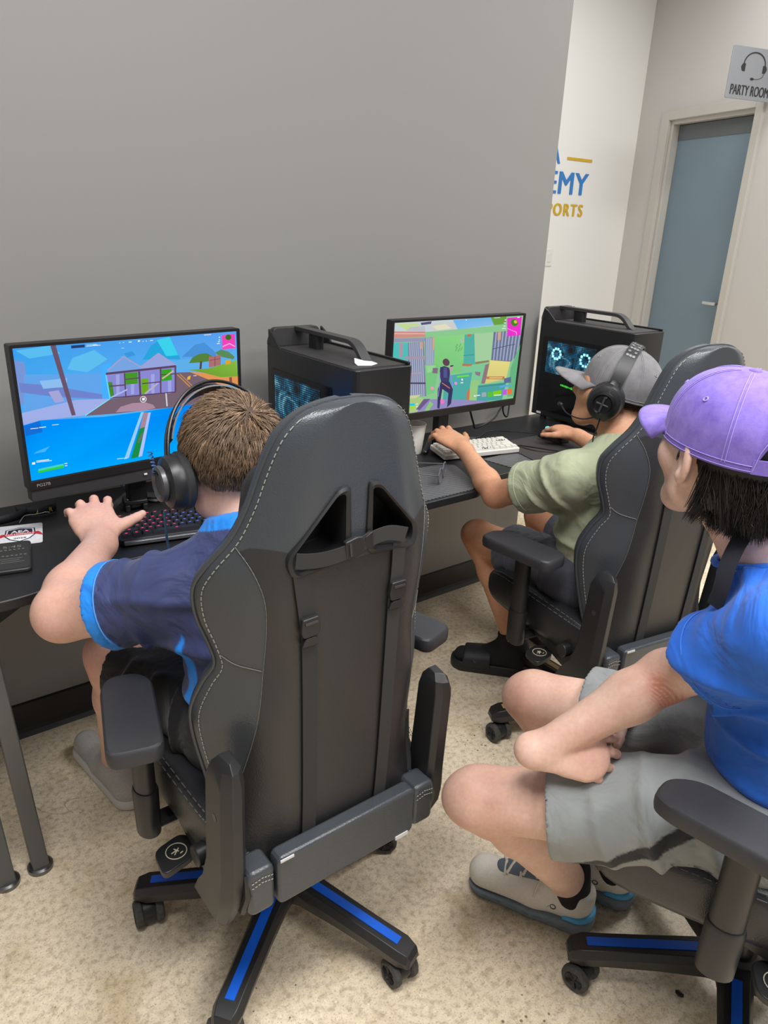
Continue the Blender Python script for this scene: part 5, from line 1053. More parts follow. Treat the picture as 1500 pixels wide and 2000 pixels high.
# black neck cushion held by the straps on the front of the first chair
nc = MB(); rings = []
for v, u, dd in ((.545, .10, .012), (.552, .125, .026), (.58, .138, .040), (.63, .142, .046), (.68, .136, .040), (.705, .122, .026), (.712, .095, .012)):
    rings.append([bk(u * math.copysign(abs(math.cos(a)) ** .6, math.cos(a)), .100 + dd * math.copysign(abs(math.sin(a)) ** .8, math.sin(a)), v) for a in np.linspace(0, 2 * math.pi, 28, endpoint=False)])
nc.loft(rings); nc.build('neck_cushion', M_cloth_back, chair1, smooth=60)

chair2 = copy_tree(chair1); chair3 = copy_tree(chair1)
for t_ in (chair2, chair3):
    for c in list(t_.children):
        if c.name.startswith('neck_cushion'): bpy.data.objects.remove(c)
for t_ in (chair1, chair2, chair3): t_['group'] = 'gaming chairs'
CH2, CA2 = (1.700, 1.120), math.radians(-10)
chair2.location = (*CH2, 0); chair2.rotation_euler = (0, 0, CA2); chair2['label'] = 'black gaming chair behind the person in the green shirt'
CH3, CA3 = (1.235, 0.385), math.radians(24)
chair3.location = (*CH3, 0); chair3.rotation_euler = (0, 0, CA3); chair3['label'] = 'black gaming chair under the person in the purple cap, nearest armrest'
def retarget(root, a0, strip=None, off=(0, 0, 0)):
    """turn the five-star base of a chair and change its strip colour"""
    for ch in root.children:
        if ch.name.split('.')[0] in ('base_hub', 'base_arm', 'caster'):
            ch.rotation_euler = (0, 0, a0); ch.location = off
            if strip:
                for g in ch.children:
                    if g.name.startswith('base_strip'): g.data = g.data.copy(); g.data.materials[0] = strip
retarget(chair1, math.radians(3)); retarget(chair2, math.radians(9) - CA2, M_gold, (.01, -.01, 0)); retarget(chair3, math.radians(137) - CA3)

for c in chair3.children:
    if c.name.startswith('armrest_pad') and c.data.vertices[0].co.x < 0: c.location = (-.012, .062, .012)

for c in chair2.children:
    if c.name.startswith('armrest_pad') and c.data.vertices[0].co.x < 0:
        c.data = c.data.copy(); pc_ = Vector((-.293, .01, 0)); c.data.transform(Matrix.Translation(pc_) @ Matrix.Rotation(math.radians(30), 4, 'Z') @ Matrix.Translation(-pc_)); c.location = (-.01, .012, .008)
# ------------------------------------------------------------------ things on the desks
M_key = mat('black_keycap', rgb(34, 34, 40), 0.5); M_kbd = mat('keyboard_black', rgb(30, 30, 33), 0.45); M_kwhite = mat('white_keycap', rgb(224, 222, 214), 0.5); M_kcase = mat('white_keyboard_case', rgb(228, 226, 220), 0.4)
M_lr = mat('red_key_light', rgb(90, 20, 40), 0.5, emit=(rgb(255, 60, 110), 1.1)); M_lb = mat('blue_key_light', rgb(30, 30, 90), 0.5, emit=(rgb(110, 130, 255), 0.9)); M_metal = mat('grey_metal_plate', rgb(120, 122, 126), 0.35, 0.6)
ROWS_TKL = [([1, .5] + [1] * 4 + [.35] + [1] * 4 + [.35] + [1] * 4 + [.25, 1, 1, 1]), [1] * 13 + [2, .25, 1, 1, 1], [1.5] + [1] * 12 + [1.5, .25, 1, 1, 1], [1.75] + [1] * 11 + [2.25], [2.25] + [1] * 10 + [2.75, 1.25, 1], [1.25, 1.25, 1.25, 6.25, 1.25, 1.25, 1.25, 1.25, .25, 1, 1, 1]]
ROWS_60 = [[1] * 13 + [2], [1.5] + [1] * 12 + [1.5], [1.75] + [1] * 11 + [2.25], [2.25] + [1] * 10 + [2.75], [1.25, 1.25, 1.25, 6.25, 1.25, 1.25, 1.25, 1.25]]
def key_mesh(w, u, mats, legend):
    mb = MB(); x, y = w * u - .0018, u - .0018
    mb.loft([[Vector((sx * x / 2 * k, sy * y / 2 * k + (.0006 if z else 0), z)) for sx, sy in ((-1, -1), (1, -1), (1, 1), (-1, 1))] for k, z in ((1, 0), (.97, .003), (.78, .0085))])
    if legend: mb.cur = 1; mb.add([(-.0028, .000, .0087), (.0028, .000, .0087), (.0028, .0032, .0087), (-.0028, .0032, .0087)], [(0, 1, 2, 3)])
    me = mb.mesh('key', smooth=0, fix=False)
    for m in mats: me.materials.append(m)
    return me
def keyboard(label, fl, yaw, rows, u, case_m, tilt, mats_fn, name='keyboard', pad=.006, gap_first=0.0, legend=True, case_h=.018):
    """fl = front left corner on the desk"""
    n = len(rows); W = max(sum(r) for r in rows) * u + 2 * pad; Dp = n * u + 2 * pad + gap_first
    t = thing(name, label, 'keyboard', (fl[0], fl[1], DZ), yaw); Rt = Matrix.Rotation(tilt, 4, 'X')
    c = MB(); c.prism(rrect(W, Dp, .006, 3, W / 2, Dp / 2), .004, case_h); o = c.build('case', case_m, t, smooth=30, bev=.002); o.data.transform(Matrix.Translation((0, 0, .0)) @ Rt)
    cache = {}
    for i, row in enumerate(rows):
        x = pad; y = Dp - pad - (i + .5) * u - (gap_first if i else 0)
        for k, w in enumerate(row):
            if w >= 1:
                mk = mats_fn(i, x / W, k); key = (w, mk)
                if key not in cache: cache[key] = key_mesh(w, u, mk, legend)
                ko = link('key', cache[key], None, t); ko.matrix_local = Rt @ Matrix.Translation((x + w * u / 2, y, case_h - .001))
            x += w * u
    # tilt feet
    for fx in (.03, W - .03): MB().box((fx, Dp - .02, .004 + .5 * math.sin(tilt) * (Dp - .02)), (.014, .008, .006 + math.sin(tilt) * (Dp - .02))).build('foot', case_m, t, smooth=0)
    return t, W, Dp
random.seed(4)
kb, W, Dp = keyboard('black keyboard with red and blue lit keys under the left monitor', (.478, 1.612), math.radians(-12), ROWS_TKL, .0187, M_kbd, math.radians(4), lambda i, fx, k: (M_key, M_lr if fx < .27 + .06 * ((i * 3 + k) % 3) else M_lb), gap_first=.006, pad=.008)
MB().box((W * .28, -.004, .010), (W * .50, .012, .010)).build('front_strip', M_metal, kb, bev=.002)
M_kart = mat('black_marked_keycap', rgb(60, 60, 62), .5)
def k2(i, fx, k):
    return (M_kart,) if (i, k) in ((3, 1), (2, 1), (3, 2)) else (M_kwhite,)
kb2, W2, Dp2 = keyboard('compact white keyboard under the hand of the person in green', (1.584, 1.720), math.radians(-12.5), ROWS_60, .0190, M_kcase, math.radians(5), k2, legend=False, case_h=.020)
mk = MB(); Rt = Matrix.Rotation(math.radians(5), 4, 'X')
for (x0, y0, x1, y1) in ((.150, .008, .154, .018), (.156, .010, .170, .010), (.160, .006, .158, .018), (.168, .006, .174, .018), (.180, .010, .186, .016), (.242, .062, .243, .070), (.246, .062, .252, .070), (.254, .062, .254, .071), (.258, .064, .266, .064), (.264, .060, .262, .071), (.270, .061, .276, .070)):
    mk.tube([Rt @ Vector((x0, y0, .0288)), Rt @ Vector((x1, y1, .0288))], .0010, 4)
mk.build('printed_mark', mat('black_key_print', rgb(36, 36, 38), .5), kb2, smooth=0)

# mouse mat and mouse
mm = MB(); mm.prism(round_poly([(1.895, 1.775), (1.845, 1.560), (1.975, 1.528), (2.060, 1.475), (2.31, 1.475), (2.31, 1.775)], .012, 3), DZ + .0018, DZ + .0045); tag(mm.build('mouse_mat', mat('dark_mouse_mat', rgb(58, 54, 55), .85, bump=(600, .3, .0006)), smooth=0), 'dark cloth mouse mat in front of the right computer tower', 'mouse mat')
ms = thing('mouse', 'black mouse with cyan light under the right hand', 'mouse', (2.105, 1.705, DZ + .0045), math.radians(-8))
mo = MB(); rings = []
for y, w, z in ((-.060, .018, .014), (-.055, .026, .024), (-.035, .031, .036), (-.005, .030, .040), (.030, .029, .033), (.052, .028, .022), (.060, .022, .014)):
    rings.append([Vector((w * math.cos(a), y, max(0.001, z * math.sin(a) ** .8 if math.sin(a) > 0 else .001))) for a in np.linspace(0, math.pi, 13)])
mo.loft(rings); mo.build('shell', M_kbd, ms, smooth=50)
MB().cyl((-.004, .036, .0315), (.004, .036, .0315), .009, n=16).build('scroll_wheel', mat('cyan_wheel_light', rgb(20, 80, 90), .4, emit=(rgb(60, 220, 235), 1.5)), ms)
MB().box((-.0305, .0, .017), (.002, .03, .008)).build('side_button', M_black, ms, bev=.001)
cb = MB(); cb.tube(catmull([(2.09, 1.77, .742), (2.05, 1.84, .738), (1.98, 1.90, .737), (1.86, 1.86, .737), (1.80, 1.90, .737), (1.84, 1.98, .738)], 8), .0022, 6); tag(cb.build('mouse_cable', M_black), 'thin black mouse cable curling behind the white keyboard', 'cable')
cb = MB(); cb.tube(catmull([(1.78, 1.84, .90), (1.84, 1.86, .80), (1.90, 1.90, .760), (2.02, 1.93, .775), (2.10, 1.97, .80), (2.20, 2.0, .80)], 8), .0035, 6); tag(cb.build('monitor_cable', M_black), 'black video cable looping from the right monitor to the wall', 'cable')
cb = MB(); cb.tube(catmull([(1.97, 1.83, .90), (2.01, 1.88, .82), (2.06, 1.90, .785), (2.12, 1.95, .86), (2.19, 2.0, .93)], 8), .0030, 6); tag(cb.build('power_cable', M_black), 'black cord rising beside the right computer tower', 'cable')

# paper cup
cp = thing('paper_cup', 'white paper cup standing behind the front chair', 'cup', (1.562, 1.858, DZ)); c = MB(); c.lathe([(.0, .004), (.0275, .004), (.0285, .0), (.030, .0), (.0415, .098), (.0400, .098), (.0290, .006), (.0, .006)], 28, cap=False); c.build('cup_wall', mat('white_paper', rgb(232, 228, 220), .6), cp, smooth=30); MB().torus((0, 0, .099), (0, 0, 1), .041, .0022, 28, 8).build('rim', mat('cream_paper', rgb(222, 214, 200), .6), cp)
# spectacles
gl = thing('spectacles', 'clear framed spectacles lying on the ribbed panel', 'glasses', (1.445, 1.575, DZ + .002), math.radians(38)); M_len = mat('clear_lens', (1, 1, 1), .03, trans=1.0); M_frm = mat('dark_clear_frame', rgb(96, 96, 106), .25)
for sx in (-1, 1):
    P = [(sx * .032 + .025 * math.cos(a), .026 + .022 * math.sin(a)) for a in np.linspace(0, 2 * math.pi, 24, endpoint=False)]
    fm = MB(); pts = [Vector((u, .010 * (v - .026), v)) for u, v in P]; fm.tube(pts + [pts[0]], .0022, 6); fo = fm.build('frame_rim', M_frm, gl)
    ln_ = MB(); ln_.prism([(u, v) for u, v in P], -.0008, .0008, U=(1, 0, 0), W=(0, 0, 1), N=(0, 1, 0)); ln_.build('lens', M_len, gl, smooth=30)
    tm = MB(); tm.tube([(sx * .058, .0, .034), (sx * .062, .010, .034), (sx * .060, .09, .028), (sx * .052, .125, .006)], .0020, 6); tm.build('temple', M_frm, gl)
br = MB(); br.tube([(-.008, 0, .034), (0, 0, .037), (.008, 0, .034)], .0022, 6); br.build('bridge', M_frm, gl)

# phone, badge, lanyard ribbons
ph = thing('phone', 'black phone in a case lying face up at the left desk edge', 'phone', (.262, 1.676, DZ), math.radians(-12.5)); M_pcase = mat('phone_case', rgb(40, 40, 42), .45)
MB().prism(rrect(.078, .160, .012, 4), 0, .010).build('case', M_pcase, ph, smooth=30, bev=.003)
MB().prism(rrect(.070, .150, .009, 4), .010, .0106).build('glass', mat('dim_phone_glass', rgb(42, 44, 44), .12), ph, smooth=0)
V2, F = text_polys('5:45', .038, .013); mb = MB(); mb.add([(-.019 + p[0], .040 + p[1], .0109) for p in V2], F); M_pt = mat('grey_screen_text', rgb(120, 122, 122), .3); mb.build('clock_digits', M_pt, ph, smooth=0)
mb = MB(); rnd = random.Random(5)
for k in range(6): mb.box((-.022 + .009 * k, .030, .0108), (.005, .003, .0003))
for k in range(7): mb.box((-.027 + .009 * k, -.004 + .002 * (k % 2), .0108), (.005, .003, .0003))
for k, wd in enumerate((.05, .036, .056)): mb.box((-.003, -.020 - .010 * k, .0108), (wd, .0012, .0003))
mb.build('screen_icons', M_pt, ph, smooth=0)['kind'] = 'stuff'
bd = thing('event_badge', 'white badge with shield emblem lying behind the phone', 'badge', (.306, 1.800, DZ + .004), math.radians(-14)); bd.rotation_euler = (math.radians(3), 0, math.radians(-14))
MB().prism(rrect(.098, .112, .006, 3), 0, .0012).build('card', mat('badge_white', rgb(214, 216, 222), .45, noise=(140, .10)), bd, smooth=0)
M_navy = mat('badge_navy', rgb(30, 32, 58), .5); M_red = mat('badge_red', rgb(186, 36, 44), .5); M_bw = mat('badge_print_white', rgb(235, 236, 240), .5)
shield = [(-.032, .030), (0, .040), (.032, .030), (.034, -.005), (.022, -.026), (0, -.040), (-.022, -.026), (-.034, -.005)]
MB().prism(shield, .0012, .0015).build('shield_edge', M_navy, bd, smooth=0); MB().prism([(x * .91, y * .91) for x, y in shield], .0015, .0018).build('shield_white', M_bw, bd, smooth=0); MB().prism([(-.026, .025), (0, .033), (.026, .025), (.028, .0), (-.028, .0)], .0018, .0021).build('shield_top', M_navy, bd, smooth=0)
MB().prism([(-.050, -.016), (-.034, -.005), (.034, -.005), (.050, -.016), (.046, -.003), (.040, .006), (-.040, .006), (-.046, -.003)], .0021, .0025).build('ribbon', M_red, bd, smooth=0)
for txt, w, h, x, y, m, z in (('AEA', .040, .014, -.020, .008, M_bw, .0023), ('NATIONALS', .062, .0065, -.031, -.003, M_bw, .0027), ('2026', .028, .008, -.014, -.025, M_navy, .0020)):
    V2, F = text_polys(txt, w, h, bold=.02); mb = MB(); mb.add([(x + p[0], y + p[1], z) for p in V2], F); mb.build('badge_lettering', m, bd, smooth=0)
M_rib = mat('black_lanyard_ribbon', rgb(32, 33, 38), .65); M_yel = mat('yellow_ribbon_print', rgb(222, 190, 50), .6)
def ribbon(label, pts, txt, i0, sc):
    t = thing('lanyard_ribbon', label, 'lanyard', (pts[0][0], pts[0][1], DZ)); P = catmull(pts, 8); mb = MB(); rows = []
    for p in P: rows.append([Vector((p[0] - pts[0][0], p[1] - pts[0][1], .002)), Vector((p[0] - pts[0][0], p[1] - pts[0][1], .024))])
    mb.loft(rows, cap=False, close=False); mb.build('band', M_rib, t, smooth=30, solid=.0016)
    a, b = np.array(P[i0][:2]), np.array(P[i0 + 6][:2]); d = unit(b - a); n = np.array([d[1], -d[0]]); V2, F = text_polys(txt, sc, .012, bold=.02); m2_ = MB(); m2_.add([(a[0] - pts[0][0] + d[0] * p[0] + n[0] * .0016, a[1] - pts[0][1] + d[1] * p[0] + n[1] * .0016, .006 + p[1]) for p in V2], F); m2_.build('ribbon_lettering', M_yel, t, smooth=0); return t
ribbon('black lanyard ribbon with yellow letters KER at the left edge', [(.18, 1.91), (.235, 1.895), (.31, 1.90), (.36, 1.93)], 'KER', 8, .040)
ribbon('black lanyard ribbon with yellow letters beside the badge clip', [(.33, 1.945), (.365, 1.918), (.41, 1.915), (.425, 1.94)], 'AKER', 9, .040)
clip = MB(); clip.tube(catmull([(.318, 1.858, .742), (.335, 1.872, .752), (.360, 1.880, .748), (.385, 1.892, .744)], 6), .0012, 6); clip.torus((.392, 1.897, .742), (.3, .2, 1), .006, .0013, 16, 6); tag(clip.build('badge_clip', M_chrome), 'thin metal clip joining the badge to its ribbon', 'clip')

# inline audio control, cable, small black stand
ctl = thing('cable_remote', 'grey inline volume control on the headset cable below the monitor', 'remote', (.652, 1.868, DZ), math.radians(-55)); MB().prism(rrect(.058, .030, .0145, 5), .004, .014).build('grey_shell', mat('remote_grey', rgb(140, 141, 143), .4), ctl, smooth=30, bev=.003); MB().prism(rrect(.040, .018, .006, 4), .014, .0155).build('dark_face', M_black, ctl, smooth=0)
M_braid = mat('blue_black_braid', rgb(46, 74, 96), .6, noise=(500, .5))
cb = MB(); cb.tube(catmull([(.628, 1.90, .742), (.60, 1.93, .76), (.585, 1.955, .79)], 6), .0026, 6); tag(cb.build('audio_cable', M_braid), 'short braided cable running up behind the left monitor', 'cable')
bx = thing('cable_holder', 'small black box with white label behind the black keyboard', 'box', (.598, 1.838, DZ), math.radians(-10)); MB().box((0, 0, .024), (.058, .05, .012)).build('top', M_black, bx, bev=.003); MB().box((-.022, 0, .009), (.012, .05, .018)).build('side', M_black, bx, bev=.002); MB().box((.022, 0, .009), (.012, .05, .018)).build('side', M_black, bx, bev=.002); MB().box((-.010, -.006, .0304), (.022, .018, .0006)).build('white_label', M_plast, bx, smooth=0)
# crumpled tissue on the tower
ts = MB(); ts.add([(1.080, 1.515, 1.1205), (1.112, 1.500, 1.1205), (1.142, 1.515, 1.121), (1.138, 1.535, 1.1235), (1.110, 1.530, 1.128), (1.090, 1.545, 1.134), (1.083, 1.533, 1.124), (1.113, 1.515, 1.127)], [(0, 1, 7), (1, 2, 7), (2, 3, 7), (3, 4, 7), (4, 5, 7), (5, 6, 7), (6, 0, 7)]); tag(ts.build('tissue_scrap', mat('white_tissue', rgb(220, 226, 232), .9), smooth=0, solid=.0008), 'small folded white tissue scrap on top of the tower', 'tissue')
# scrap on the floor
sc = MB(); sc.ball((1.16, .44, .004), .007, 8, 6, (1, 1.4, .5)); tag(sc.build('floor_scrap', M_black), 'tiny black scrap lying on the concrete near the bottom right', 'scrap')
# ------------------------------------------------------------------ people
def skin_mat(name, c, red):
    def f(nt, b, tc):
        N = nt.nodes.new; L = nt.links.new
        n = N('ShaderNodeTexNoise'); n.inputs['Scale'].default_value = 16; n.inputs['Detail'].default_value = 5; L(tc.outputs['Object'], n.inputs['Vector'])
        n2 = N('ShaderNodeTexNoise'); n2.inputs['Scale'].default_value = 130; n2.inputs['Detail'].default_value = 3; L(tc.outputs['Object'], n2.inputs['Vector'])
        a = N('ShaderNodeAttribute'); a.attribute_name = 'ruddy'
        mr = N('ShaderNodeMapRange'); mr.inputs[1].default_value = 0.35; mr.inputs[2].default_value = 0.75; L(n.outputs['Fac'], mr.inputs[0])
        ad = N('ShaderNodeMath'); ad.operation = 'MULTIPLY_ADD'; ad.inputs[1].default_value = 0.35; L(mr.outputs[0], ad.inputs[0]); L(a.outputs['Fac'], ad.inputs[2]); ad.use_clamp = True
        mx = N('ShaderNodeMix'); mx.data_type = 'RGBA'; mx.inputs[6].default_value = (*c, 1); mx.inputs[7].default_value = (*red, 1); L(ad.outputs[0], mx.inputs[0])
        sc = N('ShaderNodeMapRange'); sc.inputs[1].default_value = 0.3; sc.inputs[2].default_value = 0.7; sc.inputs[3].default_value = 0.93; sc.inputs[4].default_value = 1.05; L(n2.outputs['Fac'], sc.inputs[0])
        vm = N('ShaderNodeVectorMath'); vm.operation = 'SCALE'; L(mx.outputs[2], vm.inputs[0]); L(sc.outputs[0], vm.inputs['Scale']); L(vm.outputs[0], b.inputs['Base Color'])
        bp = N('ShaderNodeBump'); bp.inputs['Strength'].default_value = 0.12; bp.inputs['Distance'].default_value = 0.001; L(n2.outputs['Fac'], bp.inputs['Height']); L(bp.outputs['Normal'], b.inputs['Normal'])
    return mat(name, c, 0.5, nodes=f, sss=0.08, spec=0.35)
M_skin1 = skin_mat('fair_skin', rgb(224, 182, 164), rgb(208, 142, 126)); M_skin2 = skin_mat('tanned_skin', rgb(212, 160, 128), rgb(186, 122, 92)); M_skin3 = skin_mat('light_skin', rgb(232, 196, 178), rgb(190, 128, 108))
M_eye = mat('eye_white', rgb(225, 220, 215), 0.2); M_iris = mat('dark_iris', rgb(50, 35, 28), 0.2); M_sock = mat('black_sock', rgb(28, 28, 30), 0.85, bump=(600, 0.3, 0.001))


def head_frame(fwd, up=(0, 0, 1)):
    f = unit(fwd); r = unit(np.cross(f, up)); u = np.cross(r, f); return np.stack([r, f, u], 1)     # columns right, forward, up

def sculpt_head(F, c, Rh, s=1.0):
    T = lambda x, y, z: np.array(c) + Rh @ (np.array([x, y, z]) * s)
    F.ell(T(0, -.012, .030), A_(.076, .097, .086) * s, Rh, k=.02)
    F.ell(T(0, .030, -.015), A_(.064, .062, .075) * s, Rh, k=.03)
    F.cone(T(0, .052, -.045), T(0, .062, -.088), .046 * s, .030 * s, k=.025)
    for sx in (-1, 1):
        F.cone(T(sx * .056, .002, -.030), T(sx * .050, .012, -.062), .020 * s, .018 * s, k=.025); F.cone(T(sx * .050, .012, -.062), T(sx * .016, .070, -.096), .019 * s, .017 * s, k=.022)
        F.cone(T(sx * .052, .052, -.012), T(sx * .040, .072, -.020), .020 * s, .014 * s, k=.03)          # cheekbone
        F.cone(T(sx * .012, .083, .024), T(sx * .046, .070, .022), .010 * s, .010 * s, k=.02)            # brow
        F.ell(T(sx * .031, .086, .004), A_(.013, .010, .009) * s, Rh, k=.008, op='sub')                   # eye socket
        # ear: shell with a rim, a bowl and a lobe
        E0 = T(sx * .077, -.006, -.004); Re = Rh @ np.array(Matrix.Rotation(sx * math.radians(24), 3, 'Z') @ Matrix.Rotation(math.radians(-12), 3, 'X'))
        F.ell(E0 + Re @ (A_(sx * .006, -.006, .004) * s), A_(.0080, .020, .034) * s, Re, k=.008)
        F.ell(E0 + Re @ (A_(sx * .014, -.002, .004) * s), A_(.007, .012, .023) * s, Re, k=.004, op='sub')
        F.cone(E0 + Re @ (A_(sx * .008, .002, -.022) * s), E0 + Re @ (A_(sx * .005, .006, -.030) * s), .0075 * s, .006 * s, k=.008)
    F.cone(T(0, .090, .012), T(0, .108, -.026), .0075 * s, .0115 * s, k=.012); F.cone(T(-.011, .096, -.032), T(.011, .096, -.032), .0085 * s, k=.010)
    F.cone(T(-.015, .088, -.057), T(.015, .088, -.057), .0075 * s, k=.010); F.cone(T(-.013, .087, -.068), T(.013, .087, -.068), .0080 * s, k=.010); F.cone(T(-.018, .097, -.0625), T(.018, .097, -.0625), .0022 * s, k=.004, op='sub')
    F.ell(T(0, .080, -.092), A_(.018, .014, .014) * s, Rh, k=.02)
    return T

def sculpt_hand(F, W, fwd, up, thumb, curl=(25, 45, 35), spread=1.0, s=1.0, tcurl=20, thumb_out=1.0, wr=.026):
    """thumb=+1 puts the thumb on cross(fwd,up); five separate fingers of unequal length"""
    W = np.array(W, float); f = unit(fwd); u = np.array(up, float); u = unit(u - f * (u @ f)); l = np.cross(f, u) * thumb
    # l points to the thumb side
    F.cone(W - f * .012, W + f * .022 * s, wr * s, .027 * s, k=.018, flat=(u, 1.35))
    F.cone(W + f * .030 * s + l * .004, W + f * .078 * s, .036 * s, .041 * s, k=.014, flat=(u, 2.5))
    F.cone(W + f * .028 * s + l * .020 * s - u * .004, W + f * .055 * s + l * .030 * s - u * .006, .016 * s, .015 * s, k=.014)
    tips = []
    for i, (o, L, r) in enumerate(((.030, .070, .0083), (.0105, .079, .0088), (-.010, .074, .0083), (-.029, .058, .0073))):
        b = W + f * ((.086 - (0.0, 0.0, .003, .010)[i]) * s) + l * o * s * 1.0 - u * .001
        d = unit(f + l * o * 5.0 * spread); lat = unit(np.cross(d, u)); p = b.copy(); ang = 0
        F.cone(W + f * .045 * s + l * o * .8 * s, b, .012 * s, .0098 * s, k=.012)
        cu = curl[i] if hasattr(curl[0], '__len__') else curl
        for seg, (fr, rr0, rr1) in enumerate(((.46, 1.05, .98), (.30, .98, .92), (.24, .92, .78))):
            ang += math.radians(cu[seg]); dd = d * math.cos(ang) - u * math.sin(ang); q = p + dd * L * fr * s
            F.cone(p, q, r * rr0 * s, r * rr1 * s, k=.0045); p = q
        tips.append(p)
    b = W + f * .030 * s + l * .030 * s - u * .004; d = unit(f * .75 + l * .85 * thumb_out - u * .15); q = b + d * .036 * s; F.cone(b, q, .0125 * s, .0108 * s, k=.010)
    d2 = unit(d + f * math.tan(math.radians(tcurl)) - u * .1); q2 = q + d2 * .026 * s; F.cone(q, q2, .0104 * s, .0092 * s, k=.004); q3 = q2 + unit(d2 + f * .15) * .018 * s; F.cone(q2, q3, .0092 * s, .0076 * s, k=.004)
    return tips

def limb_arm(F, sh, el, wr_, r0, r1, r2, r3):
    sh, el, wr_ = map(np.array, (sh, el, wr_))
    F.cone(sh, sh * .5 + el * .5, r0, r1 * 1.04, k=.03); F.cone(sh * .5 + el * .5, el, r1 * 1.02, r1 * .96, k=.02)
    F.cone(el, el * .72 + wr_ * .28, r1 * .94, r2, k=.02); F.cone(el * .72 + wr_ * .28, wr_, r2, r3, k=.02, )
def limb_leg(F, hp, kn, an, rt, rk, rc, ra):
    hp, kn, an = map(np.array, (hp, kn, an)); ax = unit(an - kn); bkd = unit((hp - kn) - ax * ((hp - kn) @ ax))
    F.cone(hp, hp * .4 + kn * .6, rt, rk * 1.18, k=.03); F.cone(hp * .4 + kn * .6, kn, rk * 1.15, rk, k=.02)
    F.cone(kn, kn * .9 + an * .1, rk * .98, rk * .92, k=.02); m = kn * .68 + an * .32 + bkd * .016
    F.cone(kn * .9 + an * .1, m, rk * .86, rc, k=.02); F.cone(m, an, rc, ra, k=.02)
    F.ell(kn - bkd * rk * .25 - unit(hp - kn) * rk * .35, A_(rk * .62, rk * .62, rk * .62), k=.03)
def sculpt_foot(F, an, toe, r=.030):
    an, toe = np.array(an), np.array(toe); d = unit((toe - an) * A_(1, 1, 0)); heel = A_(an[0], an[1], .050) - d * .020; tt = A_(toe[0], toe[1], .045) - d * .035
    F.cone(an, heel, r, .026, k=.015); F.cone(heel, tt, .026, .020, k=.02); F.cone(an, heel * .5 + tt * .5 + A_(0, 0, .008), .030, .024, k=.02)

def body(root, S, m):
    F = SDF(S['lo'], S['hi'], S.get('h', .004)); a = S['arm']; g = S['leg']; fw = S['fwd']
    F.chain([S['pelvis'], S['belly'], S['chest'], S['upper']], S['trunk'], k=.05, flat=(fw, 1.3))
    for sd in ('L', 'R'):
        F.cone(S['upper'], S['sh' + sd], S['trunk'][3] * .5, a[0], k=.04)
        limb_arm(F, S['sh' + sd], S['el' + sd], S['wr' + sd], *a); F.cone(S['pelvis'], S['hip' + sd], g[0], g[0], k=.04)
        limb_leg(F, S['hip' + sd], S['kn' + sd], S['an' + sd], *g); sculpt_foot(F, S['an' + sd], S['toe' + sd])
    Rh = head_frame(S['hfwd']); T = sculpt_head(F, S['head'], Rh, S.get('hs', 1.0))
    F.cone(S['upper'], S['neck'], .060, .056, k=.05); F.cone(S['neck'], T(0, -.018, -.055), .055, .054, k=.025)
    for sd in ('L', 'R'):
        h = S['hand' + sd]; sculpt_hand(F, S['wr' + sd], h['f'], h['u'], h['t'], **{k: v for k, v in h.items() if k not in 'fut'})
    me = F.mesh('body', smooth=2); P = verts(me); rd = np.zeros(len(P))
    for sd in ('L', 'R'):
        for key, r, w_ in (('kn', .085, .55), ('el', .06, .45), ('wr', .10, .15)): rd += w_ * np.exp(-(np.linalg.norm(P - np.array(S[key + sd]), axis=1) / r) ** 2)
        h = S['hand' + sd]; rd += .35 * np.exp(-(np.linalg.norm(P - (np.array(S['wr' + sd]) + unit(h['f']) * .12), axis=1) / .05) ** 2)
    for (pt_, r_, w_) in S.get('marks', ()): rd += w_ * np.exp(-(np.linalg.norm((P - np.array(pt_)), axis=1) / r_) ** 2) * (.75 + .5 * np.sin(P[:, 0] * 900 + P[:, 2] * 700))
    ruddy = me.attributes.new('ruddy', 'FLOAT', 'POINT'); ruddy.data.foreach_set('value', np.clip(rd, 0, 1).astype(np.float32))
    o = link('body', me, m, root, world_xyz=True)
    for sx in (-1, 1):
        e = MB(); c = T(sx * .031, .074, .003); e.ball(c, .0125 * S.get('hs', 1.0), 16, 10); eo = e.build('eye', M_eye, root, world_xyz=True)
        ir = MB(); ir.ball(Vector(c) + Vector(Rh @ A_(0, .0068, 0)), .0066, 12, 8); ir.build('iris', M_iris, eo, world_xyz=False).data.transform(Matrix.Translation(-Vector(root.location)))
    return o, T, Rh

def cloth_mat(name, attr=True, rough=0.8, weave=900, amt=.06, col=(0.5, 0.5, 0.5), sheen=0.15):
    def crease(nt, b, tc):
        N = nt.nodes.new; L = nt.links.new
        n = N('ShaderNodeTexNoise'); n.inputs['Scale'].default_value = 7; n.inputs['Detail'].default_value = 3; n.inputs['Distortion'].default_value = 2.2; n.inputs['Roughness'].default_value = .45; L(tc.outputs['Object'], n.inputs['Vector'])
        n2 = N('ShaderNodeTexNoise'); n2.inputs['Scale'].default_value = weave; L(tc.outputs['Object'], n2.inputs['Vector'])
        b1 = N('ShaderNodeBump'); b1.inputs['Strength'].default_value = .55; b1.inputs['Distance'].default_value = .03; L(n.outputs['Fac'], b1.inputs['Height'])
        b2 = N('ShaderNodeBump'); b2.inputs['Strength'].default_value = .25; b2.inputs['Distance'].default_value = .0008; L(n2.outputs['Fac'], b2.inputs['Height']); L(b1.outputs['Normal'], b2.inputs['Normal']); L(b2.outputs['Normal'], b.inputs['Normal'])
    return mat(name, col, rough, noise=(40, amt), attr='dye' if attr else None, sheen=sheen, spec=0.25, nodes=crease)
